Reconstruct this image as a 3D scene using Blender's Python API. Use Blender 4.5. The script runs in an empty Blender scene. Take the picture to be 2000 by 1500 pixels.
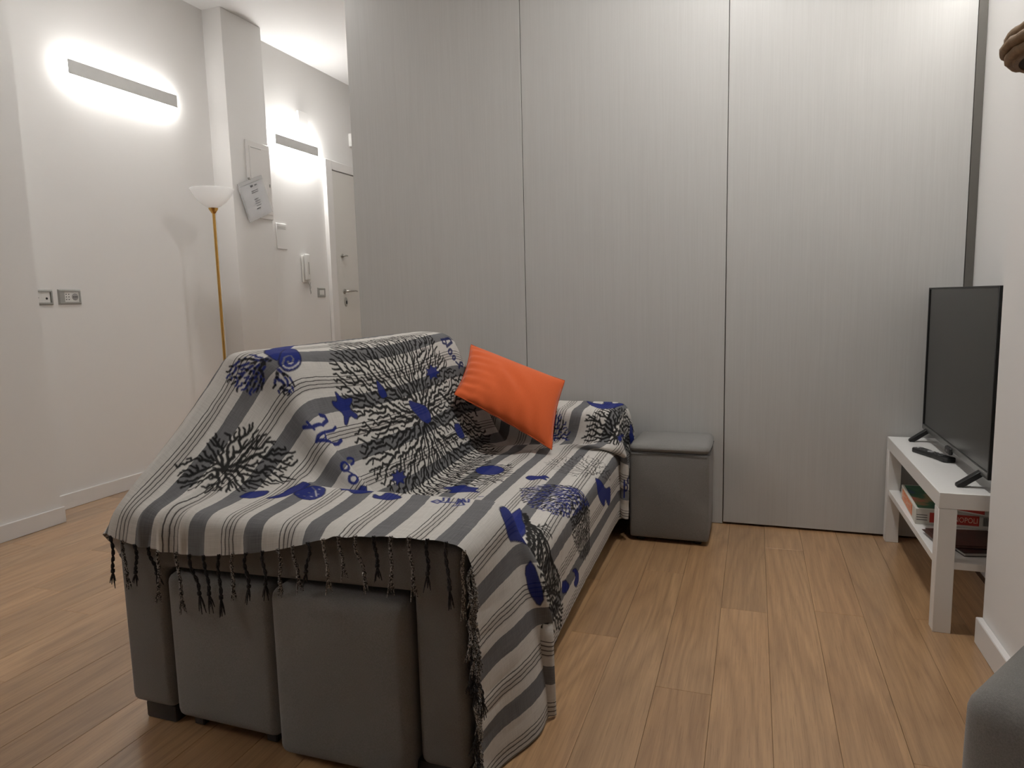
import bpy, bmesh, math, random
import numpy as np
from mathutils import Matrix, Vector

scene = bpy.context.scene
COL = scene.collection

# ------------------------------------------------------------------ camera
FOCAL_PX = 1344.0
YAW, PITCH, ROLL = math.radians(-19.4493), math.radians(7.004), math.radians(1.4054)
EYE = 1.07
def camera_axes():
    cy, sy, cp, sp = math.cos(YAW), math.sin(YAW), math.cos(PITCH), math.sin(PITCH)
    f = np.array([sy*cp, cy*cp, -sp]); r = np.array([cy, -sy, 0.0]); d = np.cross(f, r)
    cr, sr = math.cos(ROLL), math.sin(ROLL)
    return cr*r + sr*d, -sr*r + cr*d, f
R_, D_, F_ = camera_axes()
cam_data = bpy.data.cameras.new('camera')
cam_data.sensor_width = 36.0
cam_data.lens = FOCAL_PX / 2000.0 * 36.0
cam_data.clip_start = 0.02
cam = bpy.data.objects.new('camera', cam_data)
COL.objects.link(cam)
cam.matrix_world = Matrix([[R_[0], -D_[0], -F_[0], 0.0], [R_[1], -D_[1], -F_[1], 0.0],
                           [R_[2], -D_[2], -F_[2], EYE], [0, 0, 0, 1]])
scene.camera = cam

# ------------------------------------------------------------------ world, exposure
world = bpy.data.worlds.new('world'); scene.world = world
world.use_nodes = True
world.node_tree.nodes['Background'].inputs[0].default_value = (1, 1, 1, 1)
world.node_tree.nodes['Background'].inputs[1].default_value = 0.0
vs = scene.view_settings
vs.view_transform = 'Standard'; vs.look = 'None'; vs.gamma = 1.0; vs.use_curve_mapping = False
vs.exposure = 0.0
LAMP_POWER = (27.0, 120.0, 36.0, 155.0)   # emission of the diffusers in the four wall lights, the last added as fill
FILL_POWER = (28.5, 11.0, 5.5)             # watts of the three unseen fill lights added in the ceiling

# ------------------------------------------------------------------ helpers
def srgb(r, g, b):
    def f(c):
        c /= 255.0
        return c/12.92 if c <= 0.04045 else ((c+0.055)/1.055)**2.4
    return (f(r), f(g), f(b), 1.0)

class NT:
    """small node-tree helper"""
    def __init__(self, name):
        self.m = bpy.data.materials.new(name); self.m.use_nodes = True
        self.t = self.m.node_tree; self.b = self.t.nodes['Principled BSDF']
    def n(self, typ, **kw):
        nd = self.t.nodes.new(typ)
        for k, v in kw.items(): setattr(nd, k, v)
        return nd
    def l(self, a, b): self.t.links.new(a, b)
    def math(self, op, a, b=None, clamp=False):
        nd = self.n('ShaderNodeMath', operation=op, use_clamp=clamp)
        for i, v in enumerate((a, b)):
            if v is None: continue
            if isinstance(v, (int, float)): nd.inputs[i].default_value = v
            else: self.l(v, nd.inputs[i])
        return nd.outputs[0]
    def mix(self, fac, a, b):
        nd = self.n('ShaderNodeMix', data_type='RGBA')
        for i, v in ((0, fac), (6, a), (7, b)):
            if isinstance(v, (int, float, tuple)): nd.inputs[i].default_value = v
            else: self.l(v, nd.inputs[i])
        return nd.outputs[2]
    def noise(self, vec, scale, detail=3.0, rough=0.55, dist=0.0):
        nd = self.n('ShaderNodeTexNoise')
        nd.inputs['Scale'].default_value = scale; nd.inputs['Detail'].default_value = detail
        nd.inputs['Roughness'].default_value = rough; nd.inputs['Distortion'].default_value = dist
        if vec is not None: self.l(vec, nd.inputs['Vector'])
        return nd.outputs[0]
    def obj(self, scale=(1, 1, 1)):
        tc = self.n('ShaderNodeTexCoord'); mp = self.n('ShaderNodeMapping')
        mp.inputs['Scale'].default_value = scale
        self.l(tc.outputs['Object'], mp.inputs['Vector'])
        return mp.outputs[0]
    def bump(self, h, strength=0.2, dist=0.001):
        nd = self.n('ShaderNodeBump'); nd.inputs['Strength'].default_value = strength
        nd.inputs['Distance'].default_value = dist
        self.l(h, nd.inputs['Height']); self.l(nd.outputs[0], self.b.inputs['Normal'])
    def base(self, v):
        if isinstance(v, tuple): self.b.inputs['Base Color'].default_value = v
        else: self.l(v, self.b.inputs['Base Color'])
    def rough(self, v): self.b.inputs['Roughness'].default_value = v

def plain(name, col, rough=0.5, metal=0.0, var=0.06, scale=18.0, bump=0.0):
    m = NT(name); v = m.obj()
    n = m.noise(v, scale)
    dark = tuple(c*(1-var) for c in col[:3]) + (1,); lite = tuple(min(1, c*(1+var)) for c in col[:3]) + (1,)
    m.base(m.mix(n, dark, lite)); m.rough(rough); m.b.inputs['Metallic'].default_value = metal
    if bump: m.bump(m.noise(v, scale*12, 4), bump, 0.001)
    return m.m

def fabric(name, dark, lite, scale=420.0, bump=0.35):
    m = NT(name); v = m.obj()
    a = m.noise(v, scale, 2, 0.7); b = m.noise(v, 6.0, 3)
    w = m.n('ShaderNodeTexWave', wave_type='BANDS', bands_direction='DIAGONAL'); w.inputs['Scale'].default_value = 160
    w.inputs['Distortion'].default_value = 3.0
    m.l(v, w.inputs['Vector'])
    f = m.math('ADD', m.math('MULTIPLY', a, 0.9), m.math('MULTIPLY', b, 0.25))
    f = m.math('SUBTRACT', f, 0.12, True)
    m.base(m.mix(f, dark, lite)); m.rough(0.95)
    m.b.inputs['Sheen Weight'].default_value = 0.15
    m.bump(m.math('ADD', a, m.math('MULTIPLY', w.outputs[0], 0.5)), bump, 0.0012)
    return m.m

def new_obj(name, me, parent=None, mat=None, smooth=False):
    if mat is not None and not me.materials: me.materials.append(mat)
    if smooth: me.shade_smooth()
    o = bpy.data.objects.new(name, me); COL.objects.link(o)
    if parent is not None: o.parent = parent
    return o
def tag(o, label, cat, group=None):
    o['label'] = label; o['category'] = cat
    if group: o['group'] = group
    return o
def struct(o): o['kind'] = 'structure'; return o
def empty(name, loc=(0, 0, 0), rz=0.0):
    o = bpy.data.objects.new(name, None); COL.objects.link(o)
    o.location = loc; o.rotation_euler = (0, 0, rz); o.empty_display_size = 0.05
    return o
def bm_mesh(bm, name, smooth_angle=None):
    me = bpy.data.meshes.new(name)
    bmesh.ops.recalc_face_normals(bm, faces=bm.faces)
    bm.to_mesh(me); bm.free()
    if smooth_angle is not None:
        me.shade_smooth()
        me.set_sharp_from_angle(angle=math.radians(smooth_angle))
    return me
def add_box(bm, x0, x1, y0, y1, z0, z1, r=0.0, seg=2):
    g = bmesh.ops.create_cube(bm, size=1.0)
    for v in g['verts']:
        v.co = Vector(((x0+x1)/2 + v.co.x*(x1-x0), (y0+y1)/2 + v.co.y*(y1-y0), (z0+z1)/2 + v.co.z*(z1-z0)))
    if r > 0:
        es = list({e for v in g['verts'] for e in v.link_edges})
        bmesh.ops.bevel(bm, geom=es, offset=r, segments=seg, profile=0.5, affect='EDGES')
def box(name, x0, x1, y0, y1, z0, z1, mat, parent=None, r=0.0, seg=2, smooth=40):
    bm = bmesh.new(); add_box(bm, x0, x1, y0, y1, z0, z1, r, seg)
    return new_obj(name, bm_mesh(bm, name, smooth if r > 0 else None), parent, mat)
def prism(name, pts, axis, a0, a1, mat, parent=None, r=0.0, seg=3, smooth=40):
    """polygon pts in the plane normal to axis ('x','y','z') extruded a0..a1"""
    bm = bmesh.new()
    def co(p, a):
        return {'x': (a, p[0], p[1]), 'y': (p[0], a, p[1]), 'z': (p[0], p[1], a)}[axis]
    lo = [bm.verts.new(co(p, a0)) for p in pts]; hi = [bm.verts.new(co(p, a1)) for p in pts]
    bm.faces.new(lo); bm.faces.new(hi[::-1])
    n = len(pts)
    for i in range(n): bm.faces.new((lo[i], hi[i], hi[(i+1) % n], lo[(i+1) % n]))
    bmesh.ops.recalc_face_normals(bm, faces=bm.faces)
    if r > 0: bmesh.ops.bevel(bm, geom=list(bm.edges), offset=r, segments=seg, profile=0.5, affect='EDGES')
    return new_obj(name, bm_mesh(bm, name, smooth), parent, mat)
def lathe(name, prof, mat, parent=None, n=32, smooth=50, loc=(0, 0, 0)):
    bm = bmesh.new(); rings = []
    for (r, z) in prof:
        if r < 1e-6: rings.append([bm.verts.new((loc[0], loc[1], loc[2]+z))])
        else: rings.append([bm.verts.new((loc[0]+r*math.cos(2*math.pi*k/n), loc[1]+r*math.sin(2*math.pi*k/n), loc[2]+z)) for k in range(n)])
    for a, b in zip(rings, rings[1:]):
        for k in range(n):
            k2 = (k+1) % n
            if len(a) == 1 and len(b) == 1: continue
            if len(a) == 1: bm.faces.new((a[0], b[k], b[k2]))
            elif len(b) == 1: bm.faces.new((a[k], b[0], a[k2]))
            else: bm.faces.new((a[k], b[k], b[k2], a[k2]))
    return new_obj(name, bm_mesh(bm, name, smooth), parent, mat)
def add_tube(bm, pts, radii, n=8, cap=True):
    pts = [Vector(p) for p in pts]; rings = []
    if isinstance(radii, (int, float)): radii = [radii]*len(pts)
    up = Vector((0.3, 0.2, 0.93))
    for i, p in enumerate(pts):
        t = (pts[min(i+1, len(pts)-1)] - pts[max(i-1, 0)]).normalized()
        a = t.cross(up)
        if a.length < 1e-3: a = t.cross(Vector((1, 0, 0)))
        a.normalize(); b = t.cross(a)
        rings.append([bm.verts.new(p + (a*math.cos(2*math.pi*k/n) + b*math.sin(2*math.pi*k/n))*radii[i]) for k in range(n)])
    for r0, r1 in zip(rings, rings[1:]):
        for k in range(n): bm.faces.new((r0[k], r0[(k+1) % n], r1[(k+1) % n], r1[k]))
    if cap: bm.faces.new(rings[0][::-1]); bm.faces.new(rings[-1])
def tube(name, pts, radii, mat, parent=None, n=10, smooth=60):
    bm = bmesh.new(); add_tube(bm, pts, radii, n)
    return new_obj(name, bm_mesh(bm, name, smooth), parent, mat)
def text_part(name, body, size, mat, parent, loc, rot, align='LEFT', extrude=0.0003):
    cu = bpy.data.curves.new(name, 'FONT'); cu.body = body; cu.size = size; cu.extrude = extrude
    cu.align_x = align; cu.align_y = 'CENTER'; cu.resolution_u = 3
    t = bpy.data.objects.new(name, cu); COL.objects.link(t)
    bpy.context.view_layer.update()
    me = bpy.data.meshes.new_from_object(t.evaluated_get(bpy.context.evaluated_depsgraph_get()))
    bpy.data.objects.remove(t); me.materials.clear()
    o = new_obj(name, me, parent, mat); o.location = loc; o.rotation_euler = rot
    return o

# ------------------------------------------------------------------ materials
def wall_paint(name, col):
    m = NT(name); v = m.obj()
    n = m.noise(v, 1.3, 1)
    m.base(m.mix(n, tuple(c*0.975 for c in col[:3])+(1,), col)); m.rough(0.72)
    return m.m
M_WALL = wall_paint('white_wall_paint', (0.80, 0.785, 0.765, 1))
M_CEIL = wall_paint('white_ceiling_paint', (0.82, 0.81, 0.80, 1))
M_TRIM = plain('white_lacquer', (0.78, 0.76, 0.74, 1), 0.35, var=0.02, scale=4)
M_DOOR = plain('pale_door_lacquer', (0.70, 0.68, 0.64, 1), 0.4, var=0.02, scale=3)

def laminate():
    m = NT('pale_grey_woodgrain_laminate'); v = m.obj((1, 1, 0.018))
    oi = m.n('ShaderNodeObjectInfo')
    add = m.n('ShaderNodeVectorMath', operation='ADD'); m.l(v, add.inputs[0])
    cx = m.n('ShaderNodeCombineXYZ'); m.l(m.math('MULTIPLY', oi.outputs['Random'], 9.0), cx.inputs[0]); m.l(cx.outputs[0], add.inputs[1])
    fine = m.noise(add.outputs[0], 210, 2, 0.6); mid = m.noise(add.outputs[0], 60, 1, 0.6)
    f = m.math('ADD', m.math('MULTIPLY', fine, 0.85), m.math('MULTIPLY', mid, 0.3))
    f = m.math('SUBTRACT', f, 0.1, True)
    m.base(m.mix(f, (0.475, 0.468, 0.450, 1), (0.555, 0.55, 0.532, 1))); m.rough(0.42)
    return m.m
M_PANEL = laminate()
M_DARKGAP = plain('dark_recess_board', (0.035, 0.032, 0.027, 1), 0.8)

def oak():
    m = NT('oiled_oak_plank')
    tc = m.n('ShaderNodeTexCoord'); oi = m.n('ShaderNodeObjectInfo')
    rnd = oi.outputs['Random']
    cx = m.n('ShaderNodeCombineXYZ')
    m.l(m.math('MULTIPLY', rnd, 37.0), cx.inputs[0]); m.l(m.math('MULTIPLY', rnd, 91.0), cx.inputs[1]); m.l(m.math('MULTIPLY', rnd, 53.0), cx.inputs[2])
    add = m.n('ShaderNodeVectorMath', operation='ADD'); m.l(tc.outputs['Object'], add.inputs[0]); m.l(cx.outputs[0], add.inputs[1])
    def mp(s):
        q = m.n('ShaderNodeMapping'); q.inputs['Scale'].default_value = s; m.l(add.outputs[0], q.inputs['Vector']); return q.outputs[0]
    fig = m.noise(mp((5.5, 0.55, 1)), 1.0, 2, 0.5, 0.35)              # flowing figure
    ring = m.math('FRACT', m.math('MULTIPLY', fig, 11.0))
    ring = m.math('MULTIPLY', m.math('ABSOLUTE', m.math('SUBTRACT', ring, 0.5)), 2.0)
    ring = m.math('POWER', ring, 1.6)
    grain = m.noise(mp((130, 3.0, 1)), 1.0, 4, 0.65)
    pores = m.noise(mp((420, 9.0, 1)), 1.0, 2, 0.6)
    tone = m.noise(mp((2.2, 0.7, 1)), 1.0, 2)
    c1 = m.mix(tone, srgb(167, 125, 83), srgb(203, 165, 121))
    c2 = m.mix(m.math('MULTIPLY', ring, 0.32), c1, srgb(118, 82, 52))
    c3 = m.mix(m.math('MULTIPLY', m.math('SUBTRACT', grain, 0.35, True), 1.1, ), c2, srgb(122, 86, 56))
    c4 = m.mix(m.math('MULTIPLY', m.math('GREATER_THAN', pores, 0.60), 0.22), c3, srgb(104, 70, 42))
    # knots
    vo = m.n('ShaderNodeTexVoronoi'); vo.inputs['Scale'].default_value = 1.0; m.l(mp((2.6, 1.3, 1)), vo.inputs['Vector'])
    k = m.n('ShaderNodeMapRange'); k.inputs['From Min'].default_value = 0.02; k.inputs['From Max'].default_value = 0.075
    k.inputs['To Min'].default_value = 0.75; k.inputs['To Max'].default_value = 0.0
    m.l(vo.outputs['Distance'], k.inputs['Value'])
    c5 = m.mix(k.outputs[0], c4, srgb(66, 42, 26))
    hs = m.n('ShaderNodeHueSaturation'); m.l(c5, hs.inputs['Color'])
    m.l(m.math('ADD', m.math('MULTIPLY', rnd, 0.27), 0.86), hs.inputs['Value'])
    hs.inputs['Saturation'].default_value = 0.98
    m.base(hs.outputs[0]); m.rough(0.38)
    m.b.inputs['Coat Weight'].default_value = 1.0; m.b.inputs['Coat Roughness'].default_value = 0.2; m.b.inputs['Coat IOR'].default_value = 1.4
    m.bump(m.math('ADD', grain, m.math('MULTIPLY', ring, 0.4)), 0.10, 0.0008)
    return m.m
M_OAK = oak()
M_GROUT = plain('dark_plank_joint', (0.14, 0.085, 0.05, 1), 0.8)

M_SOFA = fabric('grey_melange_upholstery', (0.085, 0.078, 0.070, 1), (0.25, 0.235, 0.215, 1))
M_POUF = fabric('grey_woven_pouf_cloth', (0.11, 0.104, 0.096, 1), (0.30, 0.29, 0.275, 1))
M_SEAM = fabric('dark_grey_piping', (0.05, 0.048, 0.045, 1), (0.13, 0.125, 0.12, 1))
M_BLACK = plain('black_plastic', (0.009, 0.009, 0.0095, 1), 0.48)
M_FOOT = plain('black_wood_foot', (0.015, 0.013, 0.012, 1), 0.5)
M_WHITE = plain('white_foil', (0.80, 0.785, 0.76, 1), 0.32, var=0.015, scale=3)
M_BRASS = plain('polished_brass', (0.62, 0.36, 0.10, 1), 0.22, 1.0)
M_STEEL = plain('satin_nickel', (0.42, 0.41, 0.38, 1), 0.3, 1.0)
M_SILVERPL = plain('silver_grey_plastic', (0.36, 0.36, 0.34, 1), 0.4, 0.25)
M_WPLAST = plain('white_plastic', (0.74, 0.73, 0.70, 1), 0.35, var=0.02)
M_HOLE = plain('dark_socket_hole', (0.02, 0.02, 0.02, 1), 0.7)
M_LAMPBODY = plain('grey_painted_aluminium', (0.56, 0.555, 0.54, 1), 0.5)

# ================================================================== the room
ZC = 3.03                          # ceiling height
XL, XF = -3.505, -3.303            # left wall, nearer left wall
YW = 3.273                         # face of the panelled wall
XR, XN = 0.835, 0.668              # recess wall behind the television, nearer right wall
YB = -3.0
XE = 2.2                           # right side of the room, beside the camera

fl = struct(box('floor', -3.7, 2.3, YB, 6.9, -0.05, -0.012, M_GROUT))
def plank(x0, x1, y0, y1):
    g = 0.0003; c = 0.0008
    cx, cy = (x0+x1)/2, (y0+y1)/2
    X, Y = (x1-x0)/2-g, (y1-y0)/2-g
    vv = [(-X, -Y, -.012), (X, -Y, -.012), (X, Y, -.012), (-X, Y, -.012),
          (-X, -Y, -c), (X, -Y, -c), (X, Y, -c), (-X, Y, -c),
          (-X+c, -Y+c, 0), (X-c, -Y+c, 0), (X-c, Y-c, 0), (-X+c, Y-c, 0)]
    ff = [(8, 9, 10, 11)]
    for a in (0, 4):
        for k in range(4): ff.append((a+k, a+(k+1) % 4, a+4+(k+1) % 4, a+4+k))
    me = bpy.data.meshes.new('plank'); me.from_pydata(vv, [], ff)
    o = new_obj('plank', me, fl, M_OAK); o.location = (cx, cy, 0)
    return o
rng = random.Random(11)
W = 0.150
fixed = {-1: [1.20, 2.62], 0: [1.808], 1: [2.36], 2: [0.95, 3.0], 3: [2.42], 4: [1.66], 5: [2.45], -2: [2.05]}
for k in range(-23, 17):
    x0 = -0.2405 + W*k; x1 = x0 + W
    far = 6.6 if x1 < -1.95 else 3.31 if x1 < .87 else 1.76
    if k in fixed:
        cuts = fixed[k]
    else:
        cuts = []; y = 0.5 + rng.uniform(0.2, 1.5)
        while y < far - 0.25:
            cuts.append(y); y += rng.uniform(1.05, 1.75)
    ys = [YB + rng.uniform(0, .4)]
    ys = [YB, 0.0 + rng.uniform(-.5, .5)] if cuts and cuts[0] > 0.9 else [YB]
    ys += cuts + [far]
    for a, b in zip(ys, ys[1:]): plank(max(x0, -3.66), x1, a, b)

struct(box('ceiling', -3.7, 2.3, YB-.1, 6.9, ZC, ZC+.1, M_CEIL))
struct(box('wall_left', XL-.15, XL, 2.35, 6.75, -0.012, ZC, M_WALL))
struct(box('wall_front_left', XL-.15, XF, YB-.1, 2.436, -0.012, ZC, M_WALL))
struct(box('wall_column', XL-.01, -3.352, 3.906, 4.300, -0.012, ZC, M_WALL, r=0.003))
struct(box('wall_right', XN, 1.25, 1.74, 2.330, -0.012, ZC, M_WALL))
struct(box('wall_far_right', XE, XE+.1, YB-.1, 1.84, -0.012, ZC, M_WALL))
struct(box('wall_side', 1.20, XE+.1, 1.74, 1.84, -0.012, ZC, M_WALL))
struct(box('wall_recess', XR, 1.25, 2.320, 3.40, -0.012, ZC, M_WALL))
struct(box('wall_behind', -3.7, 2.3, YB-.1, YB, -0.012, ZC, M_WALL))
struct(box('wall_end', XL-.1, -1.9, 6.6, 6.75, -0.012, ZC, M_WALL))
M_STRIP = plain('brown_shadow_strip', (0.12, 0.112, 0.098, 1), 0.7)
wb = struct(box('wall_back', -2.015, 1.25, 3.315, 6.75, -0.012, ZC, M_DARKGAP))
for i, (a, b) in enumerate(((-2.020, -1.0745), (-1.0715, -0.1245), (-0.1215, 0.800))):
    z0 = 0.002 if i < 2 else 0.010
    box('panel', a, b, YW, YW+.022, z0, ZC-.004, M_PANEL, wb, r=0.0012, seg=1)
box('gap_shade_strip', .803, .834, YW+.006, YW+.020, 0.0, ZC-.004, M_STRIP, wb)  # shade of the open gap beside the wall, put in as brown colour
box('panel_side', -2.020, -2.000, YW+.0225, 6.6, 0.0, ZC-.004, M_WALL, wb)
# skirting
def skirt(name, x0, x1, y0, y1): return struct(box(name, x0, x1, y0, y1, 0.0, 0.082, M_TRIM, r=0.0025, seg=1))
skirt('baseboard_left', XL, XL+.013, 2.436, 3.906)
skirt('baseboard_front_left', XF, XF+.013, YB, 2.449)
skirt('baseboard_entry', XL, XL+.013, 4.300, 5.185)
skirt('baseboard_column', -3.352, -3.339, 3.893, 4.300)
skirt('baseboard_right', XN-.019, XN, 1.74, 2.330)

# ------------------------------------------------------------------ entrance door
def door():
    d = struct(empty('door_1', (XL, 5.19, 0)))
    y0 = 0.0
    box('door_frame', 0, .036, 0, .095, 0, 2.30, M_TRIM, d, r=.003, seg=1)
    box('door_frame', 0, .036, 1.03, 1.125, 0, 2.30, M_TRIM, d, r=.003, seg=1)
    box('door_frame', 0, .036, .095, 1.03, 2.225, 2.30, M_TRIM, d, r=.003, seg=1)
    box('door_gap', 0.001, .006, .095, 1.03, 0.0, 2.225, M_DARKGAP, d)
    leaf = box('door_leaf', .006, .026, .100, 1.025, 0.006, 2.219, M_DOOR, d, r=.002, seg=1)
    # lever handle
    h = new_obj('handle_rose', lathe_x(.023, .008), leaf, M_STEEL, True); h.location = (.026, .205, 1.178)
    tube('handle', [(.034, .205, 1.178), (.072, .205, 1.178), (.080, .215, 1.180), (.082, .30, 1.183), (.078, .335, 1.178)],
         [.009, .009, .009, .008, .007], M_STEEL, leaf)
    e = new_obj('lock_escutcheon', oval_x(.024, .042, .008), leaf, M_STEEL, True); e.location = (.026, .215, 1.084)
    s = box('lock_cylinder', .034, .040, .209, .221, 1.066, 1.096, M_BLACK, leaf, r=.002, seg=1)
    k = new_obj('knob_rose', lathe_x(.019, .010), leaf, M_STEEL, True); k.location = (.026, .195, 1.492)
    tube('thumb_turn', [(.036, .195, 1.492), (.055, .195, 1.492), (.058, .215, 1.495), (.058, .236, 1.494)], [.008, .008, .006, .005], M_STEEL, leaf)
    return d
def lathe_x(r, t, n=20):
    return oval_x(r, r, t, n)
def oval_x(ry, rz, t, n=24):
    bm = bmesh.new()
    prof = ((1.0, 0.0), (1.0, t*.6), (.88, t))
    rings = [[bm.verts.new((x, ry*s*math.cos(2*math.pi*k/n), rz*s*math.sin(2*math.pi*k/n))) for k in range(n)] for s, x in prof]
    for a, b in zip(rings, rings[1:]):
        for k in range(n): bm.faces.new((a[k], a[(k+1) % n], b[(k+1) % n], b[k]))
    bm.faces.new(rings[-1]); bm.faces.new(rings[0][::-1])
    return bm_mesh(bm, 'disc', 40)
door()

# ------------------------------------------------------------------ wall lights
def emission(name, strength):
    m = bpy.data.materials.new(name); m.use_nodes = True; t = m.node_tree
    b = t.nodes['Principled BSDF']; b.inputs['Base Color'].default_value = (.9, .9, .9, 1)
    b.inputs['Emission Color'].default_value = (1.0, 0.985, 0.958, 1); b.inputs['Emission Strength'].default_value = strength
    return m
M_LED = emission('led_diffuser', LAMP_POWER[0])
M_LED2 = emission('led_diffuser_entry', LAMP_POWER[1])
M_LED3 = emission('led_diffuser_television', LAMP_POWER[2])
M_LED4 = emission('led_diffuser_fill', LAMP_POWER[3])
def wall_lamp(x, y, z, length, side, label, led=None):
    """slim bar lamp; side=+1 sticks out towards +x, -1 towards -x"""
    L = empty('wall_lamp', (x, y, z)); s = side
    def bx(nm, a, b, h, ln, mat, r=0.0):
        xa, xb = sorted((s*a, s*b))
        return box(nm, xa, xb, -ln/2, ln/2, -h, h, mat, L, r=r, seg=1)
    bx('mount', 0.0, .018, .016, length*.3, M_LAMPBODY)
    bx('diffuser', .018, .046, .0379, length-.010, led or M_LED)
    bx('front_plate', .0465, .052, .0373, length, M_LAMPBODY, .001)
    tag(L, label, 'wall lamp', 'slim bar wall lights')
    return L
wall_lamp(XL, 3.212, 2.357, 0.735, 1, 'slim grey bar wall light glowing on the left wall above the floor lamp')
wall_lamp(XL, 4.800, 2.327, 0.545, 1, 'slim grey bar wall light glowing beside the entrance door', M_LED2)
wall_lamp(XR, 2.78, 2.40, 0.62, -1, 'slim bar wall light high above the television, just out of view', M_LED3)

wall_lamp(XF, -0.10, 2.357, 0.735, 1, 'added slim bar wall light filling the near room from the nearer left wall, out of view', M_LED4)  # made-up lamp, added to brighten the near part of the room
def fill_light(x, y, watts, label, k):  # unseen ceiling fixtures, added only to raise the room's brightness
    L = empty('fill_light', (x, y, ZC))
    r = .095
    lathe('trim_ring', [(r, 0), (r+.018, -.001), (r+.016, -.008), (r, -.010), (r-.004, -.004), (r-.004, -.001)], M_TRIM, L, 40)
    lathe('diffuser', [(0, -.004), (r-.005, -.004), (r-.005, -.0015), (0, -.0015)], emission('fill_diffuser_%d' % k, watts/(math.pi*math.pi*r*r)), L, 40)
    tag(L, label, 'ceiling light', 'added fill lights')
fill_light(-0.10, 2.30, FILL_POWER[0], 'added round fill light in the ceiling between sofa and television, out of view', 1)
fill_light(-2.58, 2.86, FILL_POWER[1], 'added round fill light in the ceiling behind the sofa, out of view', 2)
fill_light(-2.72, 5.00, FILL_POWER[2], 'added round fill light over the entrance passage, hidden by the panelled wall', 3)
# ------------------------------------------------------------------ sockets, switch, intercom and other wall boxes
def plate(name, y0, y1, z0, z1, label, cat, border, depth=.010, mat=None):
    e = empty(name, (XL, (y0+y1)/2, (z0+z1)/2))
    w, h = (y1-y0)/2, (z1-z0)/2
    # bevelled frame ring
    bm = bmesh.new()
    outer = [(0, -w, -h), (0, w, -h), (0, w, h), (0, -w, h)]
    o2 = [(depth, -w+.006, -h+.006), (depth, w-.006, -h+.006), (depth, w-.006, h-.006), (depth, -w+.006, h-.006)]
    i2 = [(depth, -w+border, -h+border), (depth, w-border, -h+border), (depth, w-border, h-border), (depth, -w+border, h-border)]
    i1 = [(depth-.004, a[1], a[2]) for a in i2]
    R = [[bm.verts.new(p) for p in q] for q in (outer, o2, i2, i1)]
    for a, b in zip(R, R[1:]):
        for k in range(4): bm.faces.new((a[k], a[(k+1) % 4], b[(k+1) % 4], b[k]))
    new_obj('frame', bm_mesh(bm, 'frame'), e, mat or M_SILVERPL)
    tag(e, label, cat)
    return e, w-border, h-border, depth-.004
def hole(parent, y, z, r, x, mat=M_HOLE):
    o = new_obj('pin_hole', oval_x(r, r, .0012, 12), parent, mat); o.location = (x, y, z); return o
e, w, h, d = plate('socket_plate', 2.690, 2.824, 1.101, 1.183, 'silver power socket plate with round outlet, further one on left wall', 'socket', .014)
# blank, triple pin, round outlet
ins = box('blank_module', 0, d, -w, -w+.022, -h, h, M_SILVERPL, e)
ins = box('outlet_module', 0, d, -w+.0225, -w+.055, -h, h, M_WPLAST, e)
for yy in (-w+.031, -w+.046):
    for zz in (-.014, 0, .014): hole(ins, yy, zz, .0028, d)
ins = box('outlet_module', 0, d, -w+.0555, w, -h, h, M_WPLAST, e)
rd = new_obj('outlet_well', oval_x(.0185, .0185, .0016, 24), ins, plain('outlet_well_grey', (.30, .29, .28, 1), .5)); rd.location = (d, w-.024, 0)
for q in (-.009, 0, .009): hole(rd, q, 0, .003, .0016)
e, w, h, d = plate('socket_plate', 2.540, 2.662, 1.099, 1.181, 'silver plate with two aerial sockets, half hidden by the wall corner', 'socket', .014)
for k, yy in enumerate((-w+.022, .0225)):
    ins = box('aerial_module', 0, d, -w + k*.0445, -w + k*.0445 + .044, -h, h, M_WPLAST, e)
    hole(ins, -w + k*.0445+.022 + (.0, .004)[k], (-.002, -.006)[k], .0062, d)
e, w, h, d = plate('light_switch', 5.020, 5.130, 1.128, 1.210, 'silver framed light switch beside the entrance door frame', 'switch', .020)
box('rocker', 0, d+.003, -w, w, -h, h, M_WPLAST, e, r=.002, seg=1)
# intercom
ic = empty('intercom', (XL, 4.862, 1.255)); tag(ic, 'white intercom handset on the entrance wall', 'intercom')
box('wall_base', 0, .022, -.045, .045, -.005, .215, M_WPLAST, ic, r=.008, seg=3)
hs = box('handset', .022, .050, -.040, .020, .012, .226, M_WPLAST, ic, r=.012, seg=3)
box('handset_groove', .0485, .0515, -.014, -.006, .06, .16, M_SILVERPL, hs)
tube('coiled_cord', [(.030 + .004*math.cos(k*1.9), -.012+.008*math.sin(k*1.9)*.4 + .012*math.sin(k/40*3.1) + k*.0009, .012 - .0035*k if k < 32 else .012-.0035*32 + (k-32)*.012) for k in range(41)],
     .0026, plain('grey_cord', (.45, .44, .42, 1), .5), ic, 5)
# louvred call plate, junction boxes
cp = empty('vent_plate', (XL, 4.585, 1.505)); tag(cp, 'flat white louvred plate between the column and the intercom', 'wall plate')
box('plate', 0, .010, -.062, .062, 0, .196, M_WALL, cp, r=.003, seg=1)
for k in range(3): box('slot', .0095, .0106, -.05, .05, .172-.010*k, .1745-.010*k, M_SILVERPL, cp)
jb = box('junction_box', XL, XL+.020, 4.875, 4.990, 2.500, 2.622, M_WALL, None, r=.003, seg=1); tag(jb, 'small white box on the wall above the further wall light', 'junction box')
cb = box('chime_box', XL, XL+.035, 5.630, 5.720, 2.485, 2.600, M_WPLAST, None, r=.004, seg=1); tag(cb, 'small white box above the entrance door', 'chime box')
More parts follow.
